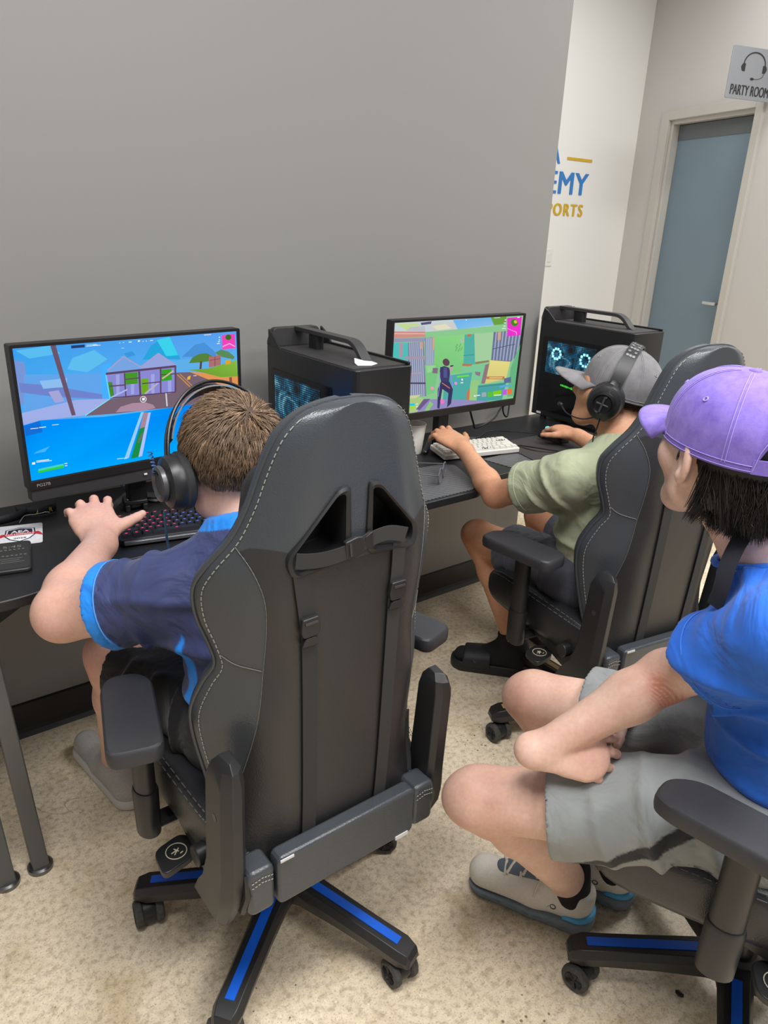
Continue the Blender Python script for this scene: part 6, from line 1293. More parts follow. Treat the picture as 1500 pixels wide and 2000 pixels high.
def regions(me, base, rules):
    """rules: (mask 0..1, colour) painted in turn onto a dye attribute (the cloth's own colours)"""
    C_ = np.tile(np.array(base), (len(me.vertices), 1))
    for m_, c in rules: C_ = C_ * (1 - m_[:, None]) + np.array(c) * m_[:, None]
    set_color(me, 'dye', C_)

def folds(F, a, b, R, amp, wl, ang=0.5, seed=1, lo_t=0.0, hi_t=1.0):
    """raised diagonal folds around a limb or trunk axis a-b"""
    a = np.array(a, float); b = np.array(b, float); ax = unit(b - a); Ln = np.linalg.norm(b - a); e1 = unit(np.cross(ax, (0.3, 0.2, 1))); e2 = np.cross(ax, e1)
    def fn(X, Y, Z):
        px, py, pz = X - a[0], Y - a[1], Z - a[2]; t = px * ax[0] + py * ax[1] + pz * ax[2]
        x = px * e1[0] + py * e1[1] + pz * e1[2]; y = px * e2[0] + py * e2[1] + pz * e2[2]
        th = np.arctan2(y, x); rr = np.sqrt(x * x + y * y)
        ph = 2 * np.pi * t / wl + ang * np.sin(th * 1.0 + seed) * 4 + 1.6 * waves(X, Y, Z, seed, 16)
        m_ = np.clip((t / Ln - lo_t) / .1, 0, 1) * np.clip((hi_t - t / Ln) / .1, 0, 1) * np.clip((R - rr) / .02, 0, 1)
        am = amp * np.clip(0.6 + 0.7 * waves(X, Y, Z, seed + 7, 11), 0, 1.4)
        s_ = np.sin(ph); return -am * m_ * (np.exp(-(1 - s_) * 2.6) * 1.5 - .45)
    F.warp(fn, np.minimum(a, b) - R, np.maximum(a, b) + R)

# ---- hair: many thin tapered strands in one part
def strands(name, roots, normals, dirs, lens, parent, m, width=.0011, lift=.3, droop=.4, seed=1, tint=None, jit=.35, segs=3, clump=0.0, nclump=400, flick=0.0):
    r = np.random.RandomState(seed); n = len(roots); V = []; F = []
    d = dirs + r.normal(size=(n, 3)) * jit * .5
    d -= normals * np.sum(d * normals, 1)[:, None]; d /= np.linalg.norm(d, axis=1)[:, None] + 1e-9
    pts = [roots - normals * .002]; cur = roots - normals * .002
    lf = lift * (0.6 + 0.8 * r.rand(n))
    for s_ in range(segs):
        t = (s_ + 1) / segs; step = (d * (1 - lf * (1 - t))[:, None] + normals * (lf * (1 - t) * 1.2)[:, None] + np.array([0, 0, -1]) * droop * t + normals * (flick * t ** 3))
        step /= np.linalg.norm(step, axis=1)[:, None]; cur = cur + step * (lens / segs)[:, None]; pts.append(cur)
    if clump > 0:
        gi = r.choice(n, min(nclump, n), replace=False); near_ = np.empty(n, int)
        for k0 in range(0, n, 2000): near_[k0:k0 + 2000] = gi[np.argmin(((roots[k0:k0 + 2000, None] - roots[gi][None]) ** 2).sum(2), 1)]
        pts = [p + clump * (s_ / segs) ** 1.2 * (p[near_] - p) for s_, p in enumerate(pts)]
    side = np.cross(d, normals); side /= np.linalg.norm(side, axis=1)[:, None] + 1e-9
    allv = []
    for s_, p in enumerate(pts):
        w = width * (1 - .85 * (s_ / segs) ** 1.5)
        allv += [p + side * w, p - side * w, p + normals * w * 1.2]
    A = np.stack(allv, 1).reshape(-1, 3); k = 3 * (segs + 1); base = np.arange(n)[:, None] * k; Q = []
    for s_ in range(segs):
        for e in range(3):
            a, b = s_ * 3 + e, s_ * 3 + (e + 1) % 3; Q.append(np.concatenate([base + a, base + b, base + b + 3, base + a + 3], 1))
    Q = np.concatenate(Q)
    me = bpy.data.meshes.new(name); me.vertices.add(len(A)); me.vertices.foreach_set('co', A.astype(np.float32).ravel()); me.loops.add(len(Q) * 4); me.loops.foreach_set('vertex_index', Q.astype(np.int32).ravel())
    me.polygons.add(len(Q)); me.polygons.foreach_set('loop_start', np.arange(0, len(Q) * 4, 4, dtype=np.int32)); me.polygons.foreach_set('use_smooth', np.ones(len(Q), bool)); me.update()
    if tint is not None: set_color(me, 'dye', np.repeat(tint, k, axis=0))
    o = link(name, me, m, parent, world_xyz=True); o['kind'] = 'stuff'; return o
def scalp(T, Rh, n, seed, keep):
    """points on the skull ellipsoid in head coordinates that satisfy keep(x,y,z); returns local, world, normals"""
    r = np.random.RandomState(seed); P = r.normal(size=(n * 4, 3)); P /= np.linalg.norm(P, axis=1)[:, None]
    rad = np.array([.078, .099, .088]); L_ = P * rad + np.array([0, -.012, .030]); nn = P / rad; nn /= np.linalg.norm(nn, axis=1)[:, None]
    m_ = keep(L_[:, 0], L_[:, 1], L_[:, 2]); L_ = L_[m_][:n]; nn = nn[m_][:n]
    return L_, np.array([T(*p) for p in L_]), nn @ Rh.T, nn
M_hair = mat('hair_strands', rgb(60, 45, 35), 0.45, attr='dye', spec=0.4)
# ---- person in the navy shirt
p1 = thing('person', 'person in navy shirt with bright blue trim typing at the blue screen', 'person', (0.60, 1.10, 0))
S1 = dict(lo=(.14, .90, -.01), hi=(1.10, 1.92, 1.23), fwd=(0, 1, .1), pelvis=A_(.605, 1.085, .555), belly=A_(.603, 1.095, .69), chest=A_(.594, 1.115, .80), upper=A_(.588, 1.13, .860), neck=A_(.584, 1.15, .932), head=A_(.581, 1.212, 1.026), hfwd=(.02, 1, -.22), hs=1.04,
    trunk=(.155, .150, .148, .085), arm=(.062, .055, .054, .029), leg=(.088, .060, .058, .040),
    shL=A_(.432, 1.160, .822), elL=A_(.276, 1.320, .757), wrL=A_(.412, 1.520, .795), handL=dict(f=(.12, .92, .26), u=(-.12, -.26, 1), t=1, curl=((-8, 74, 38), (-16, 60, 32), (-16, 56, 32), (-16, 50, 28)), spread=1.6, s=1.18, tcurl=2, thumb_out=1.3, wr=.029),
    shR=A_(.755, 1.15, .828), elR=A_(.92, 1.32, .745), wrR=A_(.915, 1.53, .785), handR=dict(f=(-.10, .97, -.06), u=(0, .05, 1), t=-1, s=1.05),
    hipL=A_(.515, 1.11, .545), knL=A_(.402, 1.475, .535), anL=A_(.432, 1.66, .12), toeL=A_(.405, 1.84, .04), hipR=A_(.695, 1.11, .545), knR=A_(.80, 1.475, .535), anR=A_(.78, 1.63, .12), toeR=A_(.80, 1.82, .04))
b1, T1, R1 = body(p1, S1, M_skin1)
# shirt
F = SDF((.24, .92, .44), (1.0, 1.42, 1.08), .0045); S = S1
F.chain([S['pelvis'] + A_(0, 0, -.02), S['belly'], S['chest'], S['upper']], (.172, .168, .166, .098), k=.06, flat=((0, 1, .1), 1.3))
slv = {}
for sd in ('L', 'R'):
    sh, el = S['sh' + sd], S['el' + sd]; e = sh + (el - sh) * .60; ax = unit(el - sh); slv[sd] = (sh, e, ax)
    F.cone(S['upper'], sh, .080, .070, k=.05); F.cone(sh, sh + (el - sh) * 1.2, .070, .092, k=.045, clip=[(e, ax)])
F.cone(S['upper'] + A_(0, 0, .02), S['neck'] + A_(0, .0, .012), .078, .072, k=.04, clip=[(S['neck'] + A_(0, 0, .012), (0, .35, 1))])
for sd in ('L', 'R'): folds(F, slv[sd][0] - slv[sd][2] * .05, slv[sd][1], .14, .0085, .072, .42, 3 if sd == 'L' else 5, .12, .78)
folds(F, S['belly'] - A_(0, 0, .16), S['upper'] + A_(0, 0, .05), .30, .0075, .085, .5, 9, .05, .98)
for sd in ('L', 'R'): F.cone(slv[sd][1] - slv[sd][2] * .018, slv[sd][1] + slv[sd][2] * .05, .072, .074, k=.003, op='sub')
F.cone(S['neck'] - A_(0, 0, .015), T1(0, -.018, -.02), .060, .062, k=.006, op='sub')
me = F.mesh('shirt', smooth=2); P = verts(me); rules = []
navy, bl = rgb(58, 66, 108), rgb(34, 138, 236)
for sd in ('L', 'R'):
    sh, e, ax = slv[sd]; dd = (P - e) @ ax; far = np.linalg.norm(P - e, axis=1) < .13; rules.append((sstep(dd, -.030, -.027) * far, bl))
    # side panel running down the flank
sidex = np.abs(P[:, 0] - .600); yy_ = P[:, 1] - (1.055 + (P[:, 2] - .55) * .10); pan = (sidex > .10) * sstep(.79 - P[:, 2], 0, .004) * (np.abs(P[:, 0] - .6) < .24)
rules.append((sstep(.017 * np.clip((.80 - P[:, 2]) / .10, 0, 1) - np.abs(yy_ - .018 - .015 * np.sin(P[:, 2] * 14)), 0, .004) * pan, bl))
lowp = (P[:, 2] < .60) & (sidex > .10); rules.append((sstep(.06 - np.abs(yy_), 0, .004) * lowp * sstep(.565 + .03 * np.sin(P[:, 1] * 30) - P[:, 2], 0, .004), bl))
cdist = (P - S['neck']) @ unit((0, .35, 1)); ncen = np.linalg.norm((P - S['neck'])[:, :2], axis=1); rules.append((sstep(cdist, .002, .004) * (ncen < .11), bl))
regions(me, navy, rules)
so = link('shirt', me, cloth_mat('navy_sports_fabric', rough=.62, weave=700), p1, world_xyz=True)
# sleeve seam
for sd in ('L', 'R'):
    sh, e, ax = slv[sd]; sm = MB(); q = unit(np.cross(ax, (0, 0, 1))); r_ = np.cross(ax, q); 
    sm.torus(Vector(e - ax * .029), Vector(ax), .0805, .0012, 40, 5); sm.build('sleeve_seam', mat('pale_blue_thread', rgb(90, 150, 220), .7) if 'pale_blue_thread' not in MATS else MATS['pale_blue_thread'], so).data.transform(Matrix.Translation(-Vector(p1.location)))
# shorts
def shorts(root, S, frac, r0, r1, m, name='shorts', pel=.175, seed=4, fw=(0, 1, 0), base=None, rules_fn=None, ztop=.62):
    keys = ('pelvis', 'knL', 'knR', 'hipL', 'hipR'); lo = np.min([S[k] for k in keys], 0) - .17; hi = np.max([S[k] for k in keys], 0) + .17
    F = SDF(lo, hi, .0045); F.cone(S['hipL'], S['hipR'], r0 * 1.02, k=.05); F.ell(S['pelvis'], A_(pel, pel * .82, .11), head_frame(fw), k=.05)
    for sd in ('L', 'R'):
        a, b = S['hip' + sd], S['kn' + sd]; e = a + (b - a) * frac; ax = unit(b - a); F.cone(a, a + (b - a) * (frac + .15), r0, r1 * 1.05, k=.045, clip=[(e, ax)])
        folds(F, a - ax * .02, e, r0 + .06, .0085, .085, .55, seed, .1, .9)
    for sd in ('L', 'R'):
        a, b = S['hip' + sd], S['kn' + sd]; e = a + (b - a) * frac; ax = unit(b - a); F.cone(e - ax * .03, e + ax * .06, r1 - .004, r1 + .004, k=.004, op='sub')
    F.cut((0, 0, ztop), (0, 0, 1)); F.cut((0, 0, .475), (0, 0, -1)) if False else None
    me = F.mesh(name, smooth=2)
    if base is not None: regions(me, base, rules_fn(verts(me)) if rules_fn else [])
    return link(name, me, m, root, world_xyz=True)
M_blackcloth = cloth_mat('black_shorts_fabric', False, .75, 700, .08, rgb(32, 32, 35))
shorts(p1, S1, .80, .098, .088, M_blackcloth)
M_shoe_l = mat('light_grey_knit', rgb(176, 172, 168), .8, noise=(200, .12), bump=(350, .4, .001)); M_sole_w = mat('white_rubber_sole', rgb(205, 202, 198), .6)
def simple_shoe(root, an, toe, m, ms, name='shoe'):
    an, toe = np.array(an), np.array(toe); d = unit((toe - an) * A_(1, 1, 0)); F = SDF(np.minimum(an, toe) - .10, np.maximum(an, toe) + .10, .004); heel = A_(an[0], an[1], 0) - d * .045; t_ = A_(toe[0], toe[1], 0) + d * .015
    F.cone(heel + A_(0, 0, .050), t_ + A_(0, 0, .046), .040, .036, k=.02); F.cone(A_(*an) - A_(0, 0, .03), heel + A_(0, 0, .06), .044, .04, k=.03); F.cone(A_(an[0], an[1], .09), (heel + t_) / 2 + A_(0, 0, .055), .042, .038, k=.03); F.cut((0, 0, .026), (0, 0, -1)); F.cut(A_(an[0], an[1], .115), (0, 0, 1))
    o = link(name, F.mesh(name, 2), m, root, world_xyz=True)
    G = SDF(np.minimum(an, toe) - .10, np.maximum(an, toe) + .10, .004); G.cone(heel + A_(0, 0, .02), t_ + A_(0, 0, .02), .045, .041, k=0); G.cut((0, 0, .034), (0, 0, 1)); G.cut((0, 0, .002), (0, 0, -1)); me = G.mesh('sole', 1); me.transform(Matrix.Translation(-Vector(root.location))); link('sole', me, ms, o)
    return o
for sd in ('L', 'R'): simple_shoe(p1, S1['an' + sd], S1['toe' + sd], M_shoe_l, M_sole_w)
# short brown hair swirling from the crown
Lc, W_, Nw, Nl = scalp(T1, R1, 15000, 2, lambda x, y, z: ((z > .03) & (y < .088)) | ((y < .02) & (z > -.048 - .0 * x)) & ~((np.abs(x) > .060) & (z < -.012) & (y > -.045)))
crown = np.array([.012, -.072, .092]); dl = Lc - crown; sw = np.cross(np.tile([0, -.45, .9], (len(dl), 1)), dl); dirs = dl + .45 * sw * np.exp(-np.linalg.norm(dl, axis=1) / .05)[:, None]
dirs = dirs / (np.linalg.norm(dirs, axis=1)[:, None] + 1e-6); dirs += np.array([0, .35, 0]) * (Lc[:, 2:3] > .09); dirs = dirs @ R1.T
rs_ = np.random.RandomState(5); ln = np.interp(Lc[:, 2], [-.05, -.02, .04, .10], [.010, .018, .032, .042]) * (.75 + .5 * rs_.rand(len(Lc)))
tn = rs_.rand(len(Lc), 1); base_h = np.array(rgb(140, 116, 94)); tint = base_h * (.45 + 1.0 * tn) ; 
strands('hair', W_, Nw, dirs, ln, p1, M_hair, width=.0011, lift=.6, droop=.10, seed=7, tint=tint, jit=.36, clump=.45, nclump=900)
F = SDF(S1['head'] - .15, S1['head'] + .15, .004); c_ = S1['head']
F.ell(T1(0, -.013, .031), A_(.0795, .1005, .0895) * 1.04, R1, k=.0); F.ell(T1(0, .10, -.045), A_(.115, .115, .085), R1, k=.01, op='sub'); F.cut(T1(0, -.10, -.050), -R1[:, 2])
link('hair_cap', F.mesh('hair_cap', 2), mat('dark_brown_undercoat', rgb(70, 56, 45), .7), p1, world_xyz=True)
# ------------------------------------------------------------------ caps
def cap(parent, T, Rh, m, mthread, s=1.0, dz=0.0, tilt=0.0, brim=.086, rzz=.098):
    """baseball cap in head coordinates: dome with back opening, brim, strap, seams, eyelets and button"""
    rx, ry, rz, cy, cz = .0885 * s, .1085 * s, rzz * s, -.010, .024 + dz; nb = 128; nr = 34; band = .030
    ct, st_ = math.cos(tilt), math.sin(tilt)
    def L(x, y, z): y2 = y * ct - (z - .02) * st_; z2 = y * st_ + (z - .02) * ct + .02; return Vector(T(x, y2, z2)) - Vector(parent.location)
    def pt(th, q, o=0.0):
        # q 0..1 dome, >1 the straight band below
        fr = max(0, math.sin(th)); up = 1 + .10 * fr ** 3
        if q <= 1:
            ph = q * math.pi / 2; a = math.sin(ph) ** (.92 - .10 * fr); return (( rx + o) * a * math.cos(th), cy + (ry + o) * a * math.sin(th), cz + (rz + o) * math.cos(ph) ** (1.0))
        return ((rx + o) * math.cos(th), cy + (ry + o) * math.sin(th), cz - (q - 1) * band * 3)
    Q = [k / (nr - 6) for k in range(nr - 5)] + [1 + k / 18 for k in range(1, 7)]
    V = []; F = []; zb = cz - band
    def qmax(th):
        d = (th - 1.5 * math.pi) / .62
        if abs(d) >= 1: return Q[-1]
        zt = zb + .066 * math.sqrt(1 - d * d)
        return math.acos(min(1, (zt - cz) / rz)) / (math.pi / 2) if zt > cz else 1 + (cz - zt) / (band * 3)
    for q in Q:
        for k in range(nb): th = 2 * math.pi * k / nb; V.append(L(*pt(th, qmax(th) * q / Q[-1])))
    for i in range(len(Q) - 1):
        for k in range(nb): F.append((i * nb + k, i * nb + (k + 1) % nb, (i + 1) * nb + (k + 1) % nb, (i + 1) * nb + k))
    mb = MB(); mb.add(V, F); me = mb.mesh('cap', smooth=0, fix=False); bm = bmesh.new(); bm.from_mesh(me); bmesh.ops.remove_doubles(bm, verts=bm.verts, dist=.0004); bmesh.ops.delete(bm, geom=[v for v in bm.verts if not v.link_faces], context='VERTS'); bmesh.ops.recalc_face_normals(bm, faces=bm.faces); bm.to_mesh(me); bm.free()
    me.polygons.foreach_set('use_smooth', [True] * len(me.polygons)); co = link('cap', me, m, parent, solid=.0028)
    # brim
    br = MB(); rings = []
    for j in range(9):
        r = j / 8; row = []
        for k in range(25):
            q = -1 + 2 * k / 24; th = math.pi / 2 + q * math.radians(60); x, y, z = pt(th, 1.22)
            ln_ = brim * s * (1 - .62 * abs(q) ** 2.6); row.append(L(x * (1 + .02 * r), y + ln_ * r, z - .006 * r - .018 * q * q * r * (.7 + .3 * r) + .004))
        rings.append(row)
    br.loft(rings, cap=False, close=False); bo = br.build('cap_brim', m, co, smooth=0, solid=.0035); bo.data.polygons.foreach_set('use_smooth', [True] * len(bo.data.polygons))
    # strap over the back opening
    sp_ = MB(); rows = []
    for k in range(21):
        th = 1.5 * math.pi + (-1 + 2 * k / 20) * .66; a = pt(th, 1 + .11, .001); b = pt(th, 1 + .335, .001); rows.append([L(*a), L(*b)])
    sp_.loft(rows, cap=False, close=False); sp_.build('cap_strap', m, co, smooth=0, solid=.003)
    th_m = mthread
    sm = MB()
    for th in (math.pi / 2, math.radians(30), math.radians(150), math.radians(212), math.radians(328)):
        for o in (-.022, .022):
            pts = [L(*pt(th + o / max(.25, math.sin(q * 1.57)), q, .0022)) for q in np.linspace(.10, 1.0, 22)] + [L(*pt(th + o, 1.25, .0022))]; sm.tube(pts, .0007, 4)
    for q in (1.22, 1.30):
        for a0, a1 in ((-math.pi / 2 + .66, 1.5 * math.pi - .66),):
            sm.tube([L(*pt(a, q, .0022)) for a in np.linspace(a0, a1, 70)], .0006, 4)
    arch = []
    for k in range(31):
        d = -1 + 2 * k / 30; th = 1.5 * math.pi + d * .645; zt = zb + .074 * math.sqrt(max(0, 1 - d * d)) + .003; c_ = min(1, max(0, (zt - cz) / rz)); q = math.acos(c_) / (math.pi / 2) if zt > cz else 1 + (cz - zt) / (band * 3); arch.append(L(*pt(th, q, .0024)))
    sm.tube(arch, .0008, 4)
    sm.build('cap_stitching', th_m, co, smooth=0)['kind'] = 'stuff'
    for th in (math.radians(60), math.radians(120), math.radians(181), math.radians(-1), math.radians(240), math.radians(300)):
        p = pt(th, .62, .002); n_ = Vector(Rh @ np.array([p[0] / rx ** 2, (p[1] - cy) / ry ** 2, (p[2] - cz) / rz ** 2])).normalized(); e = MB(); e.torus(L(*p), n_, .0032, .0011, 14, 6); e.build('cap_eyelet', th_m, co)
    bt = MB(); p = L(0, cy, cz + rz + .001); bt.ball(p, .0095, 16, 8, (1, 1, .42)); bt.build('cap_button', m, co)
    return co
def washed(name, c1, c2, sc=26):
    def f(nt, b, tc):
        N = nt.nodes.new; L = nt.links.new
        n = N('ShaderNodeTexNoise'); n.inputs['Scale'].default_value = sc; n.inputs['Detail'].default_value = 7; n.inputs['Roughness'].default_value = .7; L(tc.outputs['Object'], n.inputs['Vector'])
        r = N('ShaderNodeValToRGB'); r.color_ramp.elements[0].position = .34; r.color_ramp.elements[0].color = (*c1, 1); r.color_ramp.elements[1].position = .66; r.color_ramp.elements[1].color = (*c2, 1); L(n.outputs['Fac'], r.inputs[0]); L(r.outputs[0], b.inputs['Base Color'])
        w = N('ShaderNodeTexNoise'); w.inputs['Scale'].default_value = 700; L(tc.outputs['Object'], w.inputs['Vector'])
        bp = N('ShaderNodeBump'); bp.inputs['Strength'].default_value = .25; bp.inputs['Distance'].default_value = .0008; L(w.outputs['Fac'], bp.inputs['Height']); L(bp.outputs['Normal'], b.inputs['Normal'])
    return mat(name, c1, .85, nodes=f, sheen=.15, spec=.2)
M_capgrey = washed('washed_grey_cotton', rgb(116, 115, 118), rgb(136, 135, 138)); M_cappur = washed('washed_purple_cotton', rgb(118, 97, 190), rgb(148, 127, 214))
M_thr_g = mat('grey_thread', rgb(150, 149, 150), .8); M_thr_p = mat('pale_purple_thread', rgb(170, 150, 230), .8)

# ------------------------------------------------------------------ person in the green shirt
p2 = thing('person', 'person in sage green shirt, grey cap and headset at the white keyboard', 'person', (1.68, 1.15, 0))
S2 = dict(lo=(1.38, 1.00, -.01), hi=(2.25, 1.86, 1.20), fwd=(-.06, 1, .05), pelvis=A_(1.685, 1.145, .55), belly=A_(1.685, 1.14, .67), chest=A_(1.69, 1.135, .785), upper=A_(1.70, 1.14, .862), neck=A_(1.712, 1.15, .930), head=A_(1.728, 1.205, 1.048), hfwd=(-.42, .90, .17), hs=.98,
    trunk=(.13, .118, .120, .072), arm=(.046, .039, .036, .024), leg=(.074, .050, .048, .034),
    shL=A_(1.515, 1.155, .850), elL=A_(1.487, 1.385, .738), wrL=A_(1.575, 1.625, .800), handL=dict(f=(.02, .95, .22), u=(-.12, -.22, 1), t=1, curl=((-6, 66, 36), (-10, 62, 34), (-10, 60, 34), (-8, 54, 30)), spread=1.2, s=1.05),
    shR=A_(1.885, 1.165, .850), elR=A_(2.02, 1.36, .76), wrR=A_(2.072, 1.575, .785), handR=dict(f=(.14, .96, .02), u=(.05, .1, 1), t=-1, curl=((12, 30, 30), (10, 28, 28), (14, 32, 28), (18, 36, 30)), spread=.6, s=1.0),
    hipL=A_(1.60, 1.16, .535), knL=A_(1.648, 1.60, .495), anL=A_(1.735, 1.465, .115), toeL=A_(1.625, 1.60, .045), hipR=A_(1.775, 1.16, .535), knR=A_(1.93, 1.58, .51), anR=A_(1.99, 1.56, .115), toeR=A_(2.02, 1.72, .045))
b2, T2, R2 = body(p2, S2, M_skin2); S = S2
F = SDF((1.36, .98, .46), (2.06, 1.42, 1.02), .0045)
F.chain([S['pelvis'] + A_(0, -.005, -.015), S['belly'], S['chest'], S['upper']], (.150, .142, .142, .086), k=.06, flat=((-.06, 1, .05), 1.25))
slv = {}
for sd in ('L', 'R'):
    sh, el = S['sh' + sd], S['el' + sd]; e = sh + (el - sh) * .60; ax = unit(el - sh); slv[sd] = (sh, e, ax)
    F.cone(S['upper'], sh, .072, .064, k=.05); F.cone(sh, sh + (el - sh) * 1.2, .064, .086, k=.045, clip=[(e, ax)])
F.cone(S['upper'] + A_(0, 0, .02), S['neck'] + A_(0, 0, .0), .074, .066, k=.04, clip=[(S['neck'] + A_(0, 0, -.005), (0, .4, 1))])
for sd in ('L', 'R'): folds(F, slv[sd][0] - slv[sd][2] * .05, slv[sd][1], .13, .0085, .068, .5, 13 if sd == 'L' else 15, .1, .75)
folds(F, S['belly'] - A_(0, 0, .16), S['upper'] + A_(0, 0, .05), .26, .0095, .075, .6, 19, .05, .98)
for sd in ('L', 'R'): F.cone(slv[sd][1] - slv[sd][2] * .020, slv[sd][1] + slv[sd][2] * .05, .064, .068, k=.003, op='sub')
F.cone(S['neck'] - A_(0, 0, .02), T2(0, -.018, -.02), .057, .058, k=.006, op='sub')
me = F.mesh('shirt', 2); so = link('shirt', me, cloth_mat('sage_green_cotton', False, .85, 800, .05, rgb(164, 170, 142)), p2, world_xyz=True)
M_thg = mat('sage_thread', rgb(176, 182, 156), .8)
for sd in ('L', 'R'):
    sh, e, ax = slv[sd]; sm = MB(); sm.torus(Vector(e - ax * .022), Vector(ax), .0735, .0011, 40, 5); sm.build('sleeve_hem', M_thg, so).data.transform(Matrix.Translation(-Vector(p2.location)))
nk = MB(); nk.torus(Vector(S['neck'] + A_(0, .004, -.004)), (0, .4, 1), .0635, .0055, 40, 8); nk.build('collar', MATS['sage_green_cotton'], so).data.transform(Matrix.Translation(-Vector(p2.location)))
shorts(p2, S2, .62, .088, .080, cloth_mat('charcoal_grey_shorts', False, .8, 700, .08, rgb(74, 76, 86)), pel=.155, seed=8)
# black socks and slides
M_slide = mat('black_foam_slide', rgb(34, 35, 38), .55)
def sock(root, an, toe, top, r=.041, full=True):
    an, toe = np.array(an), np.array(toe); d = unit((toe - an) * A_(1, 1, 0)); F = SDF(np.minimum(an, toe) - .12, np.maximum(an, toe) + .14, .004); heel = A_(an[0], an[1], .045) - d * .035
    kn = np.array(top); F.cone(an, an + unit(kn - an) * .14, r, r + .004, k=.02, clip=[(an + unit(kn - an) * .055, unit(kn - an))])
    F.cone(an, heel, r - .002, .037, k=.02)
    if full: F.cone(heel, A_(toe[0], toe[1], .042), .037, .030, k=.03)
    F.cone(an, A_(*(an[:2] * .5 + toe[:2] * .5), .055), .040, .034, k=.03); return link('sock', F.mesh('sock', 2), M_sock, root, world_xyz=True)
def slide(root, an, toe):
    an, toe = np.array(an), np.array(toe); d = unit((toe - an) * A_(1, 1, 0)); h = A_(an[0], an[1], 0) - d * .075; t_ = A_(toe[0], toe[1], 0) + d * .035; l = np.cross((0, 0, 1), d)
    F = SDF(np.minimum(h, t_) - .09, np.maximum(h, t_) + .12, .004); F.cone(h + d * .03 + A_(0, 0, .02), t_ - d * .045 + A_(0, 0, .02), .044, .052, k=.0); F.cut((0, 0, .040), (0, 0, 1)); F.cut((0, 0, .002), (0, 0, -1)); F.cone(h + d * .03 + A_(0, 0, .062), t_ - d * .045 + A_(0, 0, .060), .038, .046, k=.008, op='sub')
    o = link('slide_sandal', F.mesh('slide_sandal', 2), M_slide, root, world_xyz=True)
    G = SDF(np.minimum(h, t_) - .09, np.maximum(h, t_) + .12, .004); a = h + (t_ - h) * .52; b = h + (t_ - h) * .86; G.cone(a + A_(0, 0, .045), b + A_(0, 0, .036), .056, .054, k=0, flat=((0, 0, 1), 1.25), clip=[(a, -d), (b, d)]); G.cone(h + A_(0, 0, .045), t_ + A_(0, 0, .032), .044, .043, k=.0, op='sub', flat=((0, 0, 1), 1.2)); G.cut((0, 0, .012), (0, 0, -1)); me = G.mesh('slide_strap', 2); me.transform(Matrix.Translation(-Vector(root.location))); link('slide_strap', me, M_slide, o)
    # small curved check mark on the strap side
    c = (a + b) / 2 + A_(0, 0, .052); c = c + l * (.0535) if (l @ np.array([-.8, -.6, 0])) > 0 else c - l * .0535; sg = 1 if (l @ np.array([-.8, -.6, 0])) > 0 else -1
    ck = MB(); ck.tube([Vector(c + d * x + A_(0, 0, z) - l * sg * y) for x, z, y in ((.010, .004, .001), (.004, -.004, .0), (-.004, -.002, .001), (-.014, .007, .004))], [.0008, .0016, .0012, .0004], 5); ck.build('check_mark', mat('grey_logo_print', rgb(90, 92, 96), .5) if 'grey_logo_print' not in MATS else MATS['grey_logo_print'], o).data.transform(Matrix.Translation(-Vector(root.location)))
for sd in ('L', 'R'):
    so_ = sock(p2, S2['an' + sd], S2['toe' + sd], S2['kn' + sd]); slide(p2, S2['an' + sd], S2['toe' + sd])
    if sd == 'L':
        an = S2['anL']; lg = MB(); u_ = unit(S2['knL'] - an); vv = unit(A_(-.75, -.65, 0)); c = an + u_ * .035 + vv * .0445; sd_ = np.cross(u_, vv)
        for k in (-1, 0, 1): lg.tube([Vector(c + sd_ * (k * .006 - .003)), Vector(c + sd_ * (k * .0075) + u_ * .006)], .0018, 5)
        lg.build('sock_logo', M_plast, so_).data.transform(Matrix.Translation(-Vector(p2.location)))
# brown hair below the cap
Lc, W_, Nw, Nl = scalp(T2, R2, 3800, 12, lambda x, y, z: (z < .020) & (z > -.052) & (y < -.005) & ~((np.abs(x) > .066) & (y > -.03)))
rs_ = np.random.RandomState(6); dirs = np.tile([0, -.15, -1.0], (len(Lc), 1)) @ R2.T
strands('hair', W_, Nw, dirs, .022 * (.7 + .6 * rs_.rand(len(Lc))), p2, M_hair, width=.0010, lift=.25, droop=.2, seed=3, tint=np.array(rgb(70, 52, 40)) * (.5 + rs_.rand(len(Lc), 1)))
F = SDF(S2['head'] - .14, S2['head'] + .14, .004); F.ell(T2(0, -.013, .028), A_(.0785, .0985, .086) * .98, R2, k=0); F.cut(T2(0, -.002, 0), R2[:, 1]); F.cut(T2(0, -.10, -.048), -R2[:, 2]); F.cut(T2(0, 0, .06), R2[:, 2]); link('hair_cap', F.mesh('hair_cap', 2), mat('brown_undercoat', rgb(52, 39, 31), .7), p2, world_xyz=True)
cap(p2, T2, R2, M_capgrey, M_thr_g, s=.98, dz=.006, tilt=math.radians(3))
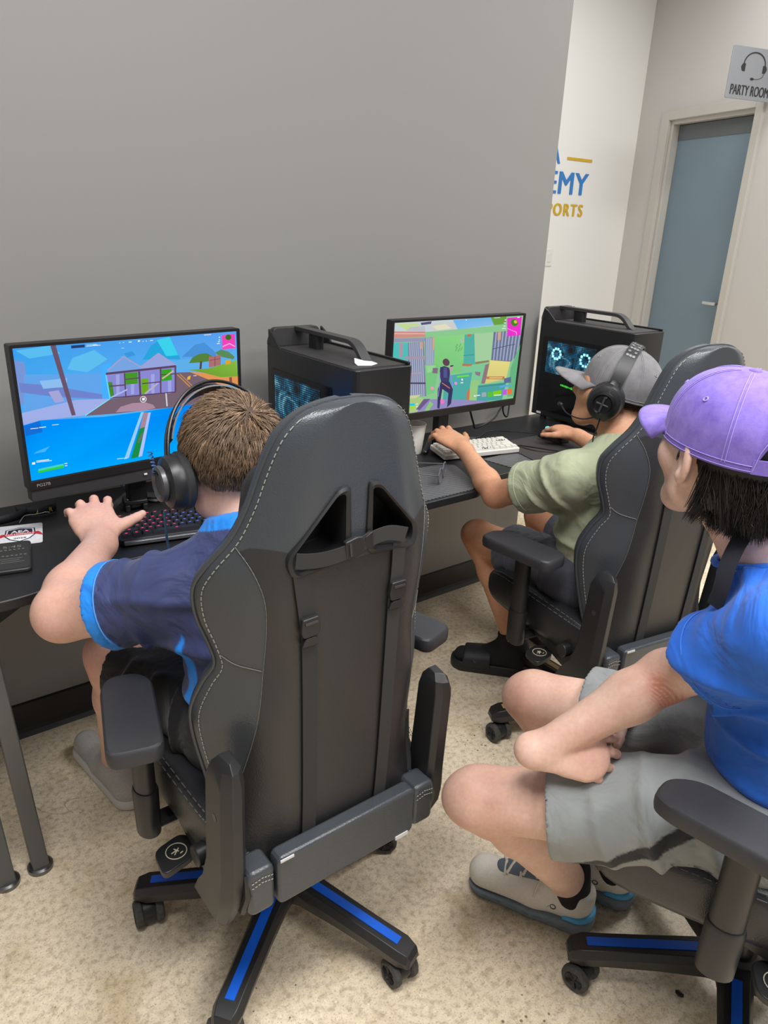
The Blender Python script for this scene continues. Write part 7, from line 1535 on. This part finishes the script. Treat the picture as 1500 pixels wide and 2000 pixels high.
# ------------------------------------------------------------------ person in the blue shirt
p3 = thing('person', 'person in bright blue shirt, purple cap and grey shorts watching', 'person', (1.20, 0.42, 0))
f3 = unit((-.46, .89, 0)); l3 = unit((-.89, -.46, 0))
S3 = dict(lo=(.70, .14, -.01), hi=(1.50, 1.04, 1.32), h=.004, fwd=(-.46, .89, .15), pelvis=A_(1.225, .385, .56), belly=A_(1.20, .405, .69), chest=A_(1.185, .415, .83), upper=A_(1.150, .440, .925), neck=A_(1.105, .465, 1.010), head=A_(1.068, .533, 1.152), hfwd=(.30, .95, .05), hs=1.02,
    trunk=(.132, .122, .122, .075), arm=(.050, .044, .042, .027), leg=(.084, .058, .055, .039),
    marks=((A_(1.010, .535, .765), .020, .9), (A_(1.022, .520, .742), .026, .8), (A_(1.040, .512, .722), .018, .6)), shL=A_(1.003, .362, .938), elL=A_(1.052, .548, .755), wrL=A_(.858, .645, .622), handL=dict(f=(.70, -.62, -.03), u=(-.40, -.48, .70), t=-1, curl=((10, 34, 24), (14, 36, 24), (18, 38, 26), (22, 40, 26)), spread=1.0, s=1.04, wr=.029, tcurl=30),
    shR=A_(1.330, .495, .905), elR=A_(1.320, .605, .690), wrR=A_(1.115, .660, .600), handR=dict(f=(-.80, .10, -.25), u=(.0, .40, .8), t=-1, curl=(25, 35, 25), s=1.0),
    hipL=A_(1.11, .375, .545), knL=A_(.838, .748, .452), anL=A_(1.105, .70, .115), toeL=A_(1.012, .878, .045), hipR=A_(1.285, .465, .545), knR=A_(1.135, .885, .478), anR=A_(1.235, .685, .115), toeR=A_(1.155, .855, .045))
b3, T3, R3 = body(p3, S3, M_skin3); S = S3
F = SDF((.80, .20, .47), (1.46, .80, 1.10), .0045); S = S3
F.chain([S['pelvis'] + A_(0, 0, -.03), S['belly'], S['chest'], S['upper']], (.158, .146, .146, .090), k=.06, flat=((-.46, .89, .15), 1.35))
slv = {}
for sd in ('L', 'R'):
    sh, el = S['sh' + sd], S['el' + sd]; e = sh + (el - sh) * .56; ax = unit(el - sh); slv[sd] = (sh, e, ax)
    F.cone(S['upper'], sh, .076, .067, k=.05); F.cone(sh, sh + (el - sh) * 1.2, .067, .090, k=.045, clip=[(e, ax)])
F.cone(S['upper'] + A_(0, 0, .02), S['neck'] + A_(0, 0, -.01), .076, .068, k=.04, clip=[(S['neck'] + A_(0, 0, -.018), (0, .35, 1))])
for sd in ('L', 'R'): folds(F, slv[sd][0] - slv[sd][2] * .05, slv[sd][1], .13, .0070, .08, .45, 23, .2, .78)
folds(F, S['pelvis'] - A_(0, 0, .04), S['upper'] + A_(0, 0, .05), .28, .0100, .085, .6, 29, .05, .98)
for sd in ('L', 'R'): F.cone(slv[sd][1] - slv[sd][2] * .020, slv[sd][1] + slv[sd][2] * .05, .067, .071, k=.003, op='sub')
F.cone(S['neck'] - A_(0, 0, .03), T3(0, -.018, -.02), .059, .060, k=.006, op='sub')
so = link('shirt', F.mesh('shirt', 2), cloth_mat('bright_blue_cotton', False, .82, 800, .05, rgb(44, 106, 210)), p3, world_xyz=True)
M_thb = mat('light_blue_thread', rgb(70, 130, 226), .8)
for sd in ('L', 'R'):
    sh, e, ax = slv[sd]; sm = MB(); sm.torus(Vector(e - ax * .022), Vector(ax), .0772, .0009, 44, 5); sm.build('sleeve_hem', M_thb, so).data.transform(Matrix.Translation(-Vector(p3.location)))
nk = MB(); nk.torus(Vector(S['neck'] + A_(0, .002, -.014)), (0, .35, 1), .0655, .0055, 40, 8); nk.build('collar', MATS['bright_blue_cotton'], so).data.transform(Matrix.Translation(-Vector(p3.location)))
# grey shorts with black side gusset
def gusset(P):
    out = []
    for sd in ('L', 'R'):
        a, b = S3['hip' + sd], S3['kn' + sd]; t, d = seg_t(P, a, b); ax = unit(b - a); sidev = l3 if sd == 'L' else -l3
        q = P - a - ((P - a) @ ax)[:, None] * ax; ang = np.arctan2(q @ unit(np.cross(ax, (0, 0, 1))), q[:, 2]); ang = np.abs(ang); near_ = (q @ sidev) > 0
        phi = np.arctan2(q[:, 2], q @ unit(sidev - ax * (sidev @ ax))); c_ = np.radians(-62) + (.72 - t) / .40 * np.radians(70)
        band_ = sstep(.16 - np.abs(phi - c_), 0, .03) * (t > .2)
        out.append((band_, rgb(44, 45, 48)))
    return out
M_gs = cloth_mat('grey_shorts_fabric', True, .75, 700, .05)
sh3 = shorts(p3, S3, .72, .100, .090, M_gs, pel=.165, seed=31, fw=(-.46, .89, 0), base=rgb(142, 146, 146), rules_fn=gusset)
# lanyard round the neck
ly = MB(); c = S3['neck']; path = [A_(1.15, .425, 1.10), A_(1.115, .412, 1.112), A_(1.062, .452, 1.078), A_(1.024, .461, 1.056), A_(1.000, .463, 1.018), A_(.992, .462, .979), A_(1.00, .470, .94)]
rows = []; pts = catmull(path, 8)
for k, p in enumerate(pts):
    tdir = unit(pts[min(k + 1, len(pts) - 1)] - pts[max(k - 1, 0)]); o = unit(p - c + A_(0, 0, .06)); w_ = np.cross(tdir, o); rows.append([Vector(p + w_ * .0125), Vector(p - w_ * .0125)])
ly.loft(rows, cap=False, close=False); ly.build('lanyard', mat('dark_navy_webbing', rgb(34, 36, 48), .7, bump=(700, .3, .0006)), p3, smooth=0, solid=.0016, world_xyz=True)
# running shoes
M_up = mat('cream_knit_upper', rgb(222, 216, 206), .8, noise=(160, .05), bump=(420, .5, .001, 'voronoi')); M_sole = mat('grey_cloud_sole', rgb(118, 130, 140), .7, noise=(60, .08)); M_bluep = mat('blue_heel_band', rgb(86, 174, 226), .6); M_lace = mat('cream_lace', rgb(214, 208, 194), .8); M_tongue = mat('slate_tongue', rgb(96, 106, 118), .8); M_print = mat('dark_print', rgb(50, 54, 60), .6)
def runner(root, an, toe, first):
    an, toe = np.array(an), np.array(toe); d = unit((toe - an) * A_(1, 1, 0)); l = np.cross((0, 0, 1), d); h = A_(an[0], an[1], 0) - d * .060; t_ = A_(toe[0], toe[1], 0) + d * .030; off = -Vector(root.location); X = lambda y, x, z: h + d * y + l * x + A_(0, 0, z); Ln = np.linalg.norm(t_ - h)
    lo, hi = np.minimum(h, t_) - .09, np.maximum(h, t_) + A_(.09, .09, .18); F = SDF(lo, hi, .0035)
    F.cone(X(.040, 0, .060), X(.13, 0, .060), .038, .040, k=.02); F.cone(X(.13, 0, .058), X(Ln - .044, 0, .050), .041, .040, k=.02); F.cone(X(.055, 0, .085), X(.035, 0, .095), .037, .036, k=.02); F.cone(X(.10, 0, .085), X(.17, 0, .066), .036, .033, k=.02); F.cut(X(0, 0, .034), (0, 0, -1)); F.cut(X(.05, 0, .112), unit(A_(0, 0, 1) - d * .12))
    F.cone(X(.050, 0, .10), X(.060, 0, .15), .030, .034, k=.006, op='sub')
    me = F.mesh('shoe', 2); o = link('shoe', me, M_up, root, world_xyz=True)
    def part(name, G, m, it=2):
        me = G.mesh(name, it); me.transform(Matrix.Translation(off)); return link(name, me, m, o)
    G = SDF(lo, hi, .0035); G.cone(X(.036, 0, .03), X(.13, 0, .03), .044, .044, k=.01); G.cone(X(.13, 0, .03), X(Ln - .048, 0, .032), .044, .044, k=.01); G.cut(X(0, 0, .043), unit(A_(0, 0, 1) + d * .06)); G.cut(X(0, 0, .003), (0, 0, -1)); G.cone(X(Ln - .03, 0, -.03), X(Ln + .04, 0, .01), .02, .03, k=.02, op='sub')
    for y in np.arange(.018, Ln - .03, .031):
        for sx in (-1, 1): G.ell(X(y, sx * .046, .016), A_(.011, .011, .007), head_frame(d), k=.003, op='sub')
    part('sole', G, M_sole, 1)
    B = SDF(lo, hi, .0035); B.cone(X(.036, 0, .05), X(.11, 0, .046), .0425, .0425, k=.0, clip=[(X(.10, 0, 0), unit(d + A_(0, 0, .9)))]); B.cut(X(0, 0, .058), unit(A_(0, 0, 1) + d * .10)); B.cut(X(0, 0, .040), unit(A_(0, 0, -1))); B.cut(X(.115, 0, .045), unit(d + A_(0, 0, 1.2))); part('heel_band', B, M_bluep, 1)
    tg = SDF(lo, hi, .0035); tg.cone(X(.092, 0, .118), X(.205, 0, .076), .026, .024, k=0, flat=((0, 0, 1), 1.0)); tg.cut(X(.08, 0, .138), unit(-d * .3 + A_(0, 0, 1))); part('tongue', tg, M_tongue)
    for k in range(6):
        y = .112 + k * .018; z = .1295 - k * .0062; lc = MB(); lc.tube([Vector(X(y + (.010 if k % 2 else -.004), -.026, z - .010)), Vector(X(y, 0, z + .0055)), Vector(X(y + (-.004 if k % 2 else .010), .026, z - .010))], .0034, 6); lo_ = lc.build('lace', M_lace, o); lo_.data.transform(Matrix.Translation(off))
    for sx in (-1, 1):
        bw = MB(); bw.tube([Vector(q) for q in catmull([X(.108, 0, .122), X(.112, sx * .022, .128), X(.120, sx * .042, .112), X(.125, sx * .052, .085)], 5)], .0024, 6); bw.tube([Vector(q) for q in catmull([X(.108, 0, .122), X(.098, sx * .020, .130), X(.106, sx * .036, .120), X(.112, sx * .012, .120)], 5)], .0024, 6); bw.build('lace', M_lace, o).data.transform(Matrix.Translation(off))
    ml = MB()   # round maker's mark on the outer side
    for sx in (-1, 1):
        ml.torus(Vector(X(.098, sx * .0395, .066)), Vector(l), .0068, .0016, 20, 6); ml.torus(Vector(X(.082, sx * .0395, .066)), Vector(l), .0060, .0015, 14, 6)
    ml.build('shoe_mark', M_print, o).data.transform(Matrix.Translation(off))
    sk = SDF(lo - .02, hi + .06, .004); sk.cone(X(.052, 0, .085), X(.052, 0, .085) + unit(np.array(an) - X(.052, 0, .085) + A_(0, 0, .02)) * .09, .042, .0445, k=.01); sk.cut(X(.05, 0, .142), unit(np.array(S3['knL']) - np.array(S3['anL']))); sk.cut(X(0, 0, .07), (0, 0, -1)); me = sk.mesh('sock', 2); link('sock', me, M_sock, root, world_xyz=True)
for sd in ('L', 'R'): runner(p3, S3['an' + sd], S3['toe' + sd], sd == 'L')
# dark brown elbow scrape and black wavy hair
Lc, W_, Nw, Nl = scalp(T3, R3, 16000, 22, lambda x, y, z: (z < .015) & (z > -.058) & (y < .045) & ~((np.abs(x) > .040) & (y > -.034) & (y < .012)) & ~((y > .0) & (z < -.012)))
rs_ = np.random.RandomState(8); wv = np.sin(Lc[:, 0:1] * 150 + Lc[:, 2:3] * 90) * .6
dirs = (np.tile([0, -.25, -1.0], (len(Lc), 1)) + wv * np.array([[.6, .5, .2]])) @ R3.T
ln = np.interp(Lc[:, 1], [-.11, -.03, .0, .04], [.088, .070, .030, .024]) * (.65 + .6 * rs_.rand(len(Lc)))
strands('hair', W_, Nw, dirs, ln, p3, M_hair, width=.0011, lift=.30, droop=.25, seed=11, tint=np.array(rgb(34, 30, 28)) * (.5 + 2.2 * rs_.rand(len(Lc), 1) ** 3), jit=.45, segs=5, clump=.6, nclump=260, flick=.7)
F = SDF(S3['head'] - .15, S3['head'] + .15, .004); F.ell(T3(0, -.016, .022), A_(.0805, .1005, .090) * 1.02, R3, k=0); F.cut(T3(0, -.022, 0), R3[:, 1]); F.cut(T3(0, -.10, -.066), -R3[:, 2]); F.cut(T3(0, 0, .06), R3[:, 2]); link('hair_cap', F.mesh('hair_cap', 2), mat('black_undercoat', rgb(22, 20, 20), .6), p3, world_xyz=True)
cap(p3, T3, R3, M_cappur, M_thr_p, s=1.02, dz=.018, tilt=math.radians(1), brim=.074, rzz=.082)
# ------------------------------------------------------------------ headsets
M_hs = mat('headset_black', rgb(38, 39, 42), .38); M_cush = mat('headset_cushion', rgb(44, 44, 46), .6); M_hsg = mat('headset_gunmetal', rgb(92, 92, 96), .35, .5); M_hsgloss = mat('headset_gloss', rgb(20, 21, 24), .34)
M_dot = mat('band_dot_silver', rgb(150, 150, 152), .3, .6)
def hlocal(T, root):
    off = Vector(root.location); return lambda x, y, z: Vector(T(x, y, z)) - off
def arc(Lh, rx, rz, zc, tilt, a0, a1, n=40):
    ct, st_ = math.cos(tilt), math.sin(tilt); out = []
    for a in np.linspace(a0, a1, n):
        x = -rx * math.cos(a); z = rz * math.sin(a); out.append(Lh(x, z * st_ - .002, zc + z * ct))
    return out
def strip(mb, pts, outv, w, th):
    rows = []
    for k, p in enumerate(pts):
        t = (pts[min(k + 1, len(pts) - 1)] - pts[max(k - 1, 0)]).normalized(); o = outv[k]; s_ = t.cross(o).normalized(); rows.append([p + s_ * w / 2, p - s_ * w / 2, p - s_ * w / 2 + o * th, p + s_ * w / 2 + o * th])
    mb.loft(rows); return mb
def headset(label, T, Rh, s, tilt, style, loc):
    r = thing('headset', label, 'headset', loc); Lh = hlocal(T, r); ctr = Lh(0, 0, .02); X = Vector(Rh[:, 0])
    zc = -.005
    if style == 1:
        pts = arc(Lh, .110 * s, .156 * s, zc, tilt, math.radians(4), math.radians(176)); outv = [(p - ctr).normalized() for p in pts]
        MB().tube([p + outv[k].cross(X).normalized() * 0.010 for k, p in enumerate(pts)], .0032, 8).build('steel_band', M_hsgloss, r); MB().tube([p - outv[k].cross(X).normalized() * 0.010 for k, p in enumerate(pts)], .0032, 8).build('steel_band', M_hsgloss, r)
        p2_ = arc(Lh, (.104) * s, .139 * s, zc + .004, tilt, math.radians(24), math.radians(156)); o2 = [(p - ctr).normalized() for p in p2_]; hb = strip(MB(), p2_, o2, .036, .003).build('suspension_strap', M_hs, r, smooth=30)
        for k in range(3, 37, 2):
            p = p2_[k] + o2[k] * .0032; tg = (p2_[k + 1] - p2_[k - 1]).normalized(); sd = tg.cross(o2[k]).normalized(); sl = MB()
            sl.loft([[p + tg * a + sd * b + o2[k] * q for a, b in ((-.0035, -.011), (.0035, -.011), (.0035, .011), (-.0035, .011))] for q in (-.0002, .0004)]); sl.build('strap_slot', M_hsgloss, hb, smooth=0)
    else:
        pts = arc(Lh, .104 * s, .140 * s, zc, tilt, math.radians(14), math.radians(166), 44); outv = [(p - ctr).normalized() for p in pts]
        hb = strip(MB(), pts, outv, .034, .005).build('headband', M_hs, r, smooth=30); p2_ = arc(Lh, .098 * s, .132 * s, zc, tilt, math.radians(35), math.radians(145), 30); strip(MB(), p2_, [(p - ctr).normalized() for p in p2_], .026, .009).build('headband_pad', M_cush, r, smooth=30)
        for k in range(12, 33, 2):
            for b in (-.0085, .0, .0085):
                if b == 0 and k % 4: continue
                tg = (pts[k + 1] - pts[k - 1]).normalized(); sd = tg.cross(outv[k]).normalized(); p = pts[k] + outv[k] * .0052 + sd * b; d_ = MB(); d_.lathe([(.0, .0), (.0040, .0), (.0040, .0008), (.0, .0008)], 12, o=p, U=tg, W=sd, N=outv[k]); d_.build('band_dot', M_dot, hb, smooth=0)
    for sx in (-1, 1):
        A = X * sx; C = Lh(sx * .088 * s, .004, -.012); Up = (Vector(Rh[:, 2]) * math.cos(tilt) + Vector(Rh[:, 1]) * math.sin(tilt)); Fw = A.cross(Up)
        cu = MB(); cu.lathe([(.018, -.008), (.040, -.010), (.047, -.004), (.048, .006), (.044, .012), (.0, .012)], 32, o=C, U=Fw, W=Up * 1.12, N=A); co = cu.build('ear_cushion', M_cush, r)
        sh_ = MB(); sh_.lathe([(.046, .010), (.047, .020), (.042, .032), (.030, .038), (.0, .038)], 32, o=C, U=Fw, W=Up * 1.10, N=A); so_ = sh_.build('ear_cup', M_hs, r)
        rg = MB(); rg.lathe([(.030, .036), (.033, .040), (.032, .047), (.026, .049), (.022, .044), (.0, .044)], 28, o=C, U=Fw, W=Up, N=A); rg.build('cup_ring', M_hsg if style == 1 else M_hsgloss, so_)
        yk = MB(); end = pts[0] if sx < 0 else pts[-1]
        yk.tube([end, C + A * .030 + Up * .040, C + A * .046 + Up * .016], .0065, 6, flat=.5); yk.build('yoke', M_hs, r)
        if style == 2:
            sl = MB(); m_ = end * .55 + (C + A * .030 + Up * .04) * .45; sl.tube([end + Up * .02, m_, C + A * .034 + Up * .03], .013, 6, flat=.35, up=A); sl.build('slider', M_hsgloss, r)
            br_ = MB(); br_.tube([C + A * .050 + Up * .020, C + A * .051 - Up * .020], .0028, 6); br_.tube([C + A * .050 - Fw * .016, C + A * .050 + Fw * .016], .0022, 6); br_.build('cup_spoke', M_hsg, so_)
        else:
            sp_ = MB(); hp = [C + A * .046 + Up * (.062 - .0016 * k) + (Fw * math.cos(k * 1.6) + A * math.sin(k * 1.6)) * .004 for k in range(28)]; sp_.tube(hp, .0012, 5); sp_.build('coiled_wire', mat('blue_wire', rgb(40, 90, 150), .5) if 'blue_wire' not in MATS else MATS['blue_wire'], r)
            gp = MB(); gp.box(C + A * .020 - Fw * .030, (.006, .004, .012), R=Matrix((A, Fw, Up)).transposed()); gp.build('cup_clip', M_chrome, so_)
    return r, Lh
hs1, L1 = headset('black headset with grey ear cups on the brown haired person', T1, R1, 1.04, math.radians(20), 1, (.60, 1.215, 1.0))
cb = MB(); w0 = Vector(T1(-.135, .0, -.06)); cb.tube(catmull([tuple(w0), tuple(w0 + Vector((.004, .006, -.06))), tuple(w0 + Vector((.012, .010, -.13))), (.50, 1.30, .72), (.53, 1.30, .655)], 8), .0024, 6); tag(cb.build('headset_cable', M_braid), 'braided headset cable hanging straight down from the left ear cup', 'cable')
cb = MB(); cb.tube(catmull([(.668, 1.846, .743), (.70, 1.80, .737), (.76, 1.775, .735), (.86, 1.79, .735), (.98, 1.86, .735)], 8), .0024, 6); tag(cb.build('audio_cable', M_braid), 'braided cable running right from the grey volume control', 'cable')
hs2, L2 = headset('black headset with perforated band worn over the grey cap', T2, R2, 1.0, math.radians(-6), 2, (1.73, 1.20, 1.02))
mc = MB(); mc.tube([tuple(p) for p in catmull([tuple(L2(-.118, .0, -.045)), tuple(L2(-.112, .045, -.072)), tuple(L2(-.085, .095, -.078)), tuple(L2(-.060, .125, -.066))], 8)], .0020, 6); mo = mc.build('microphone_boom', M_hs, hs2); m_ = MB(); m_.ball(L2(-.060, .127, -.065), .0055, 12, 8, (1, 1.6, 1)); m_.build('microphone', M_hs, mo)
cb = MB(); w0 = Vector(T2(-.122, .0, -.055)); cb.tube(catmull([tuple(w0), tuple(w0 + Vector((.0, .012, -.05))), tuple(w0 + Vector((-.01, .03, -.10))), (1.60, 1.42, .86), (1.78, 1.46, .80), (2.10, 1.52, .745), (2.25, 1.62, .738)], 8), .0022, 6); tag(cb.build('headset_cable', M_black), 'thin black headset cable running down from the perforated headset', 'cable')
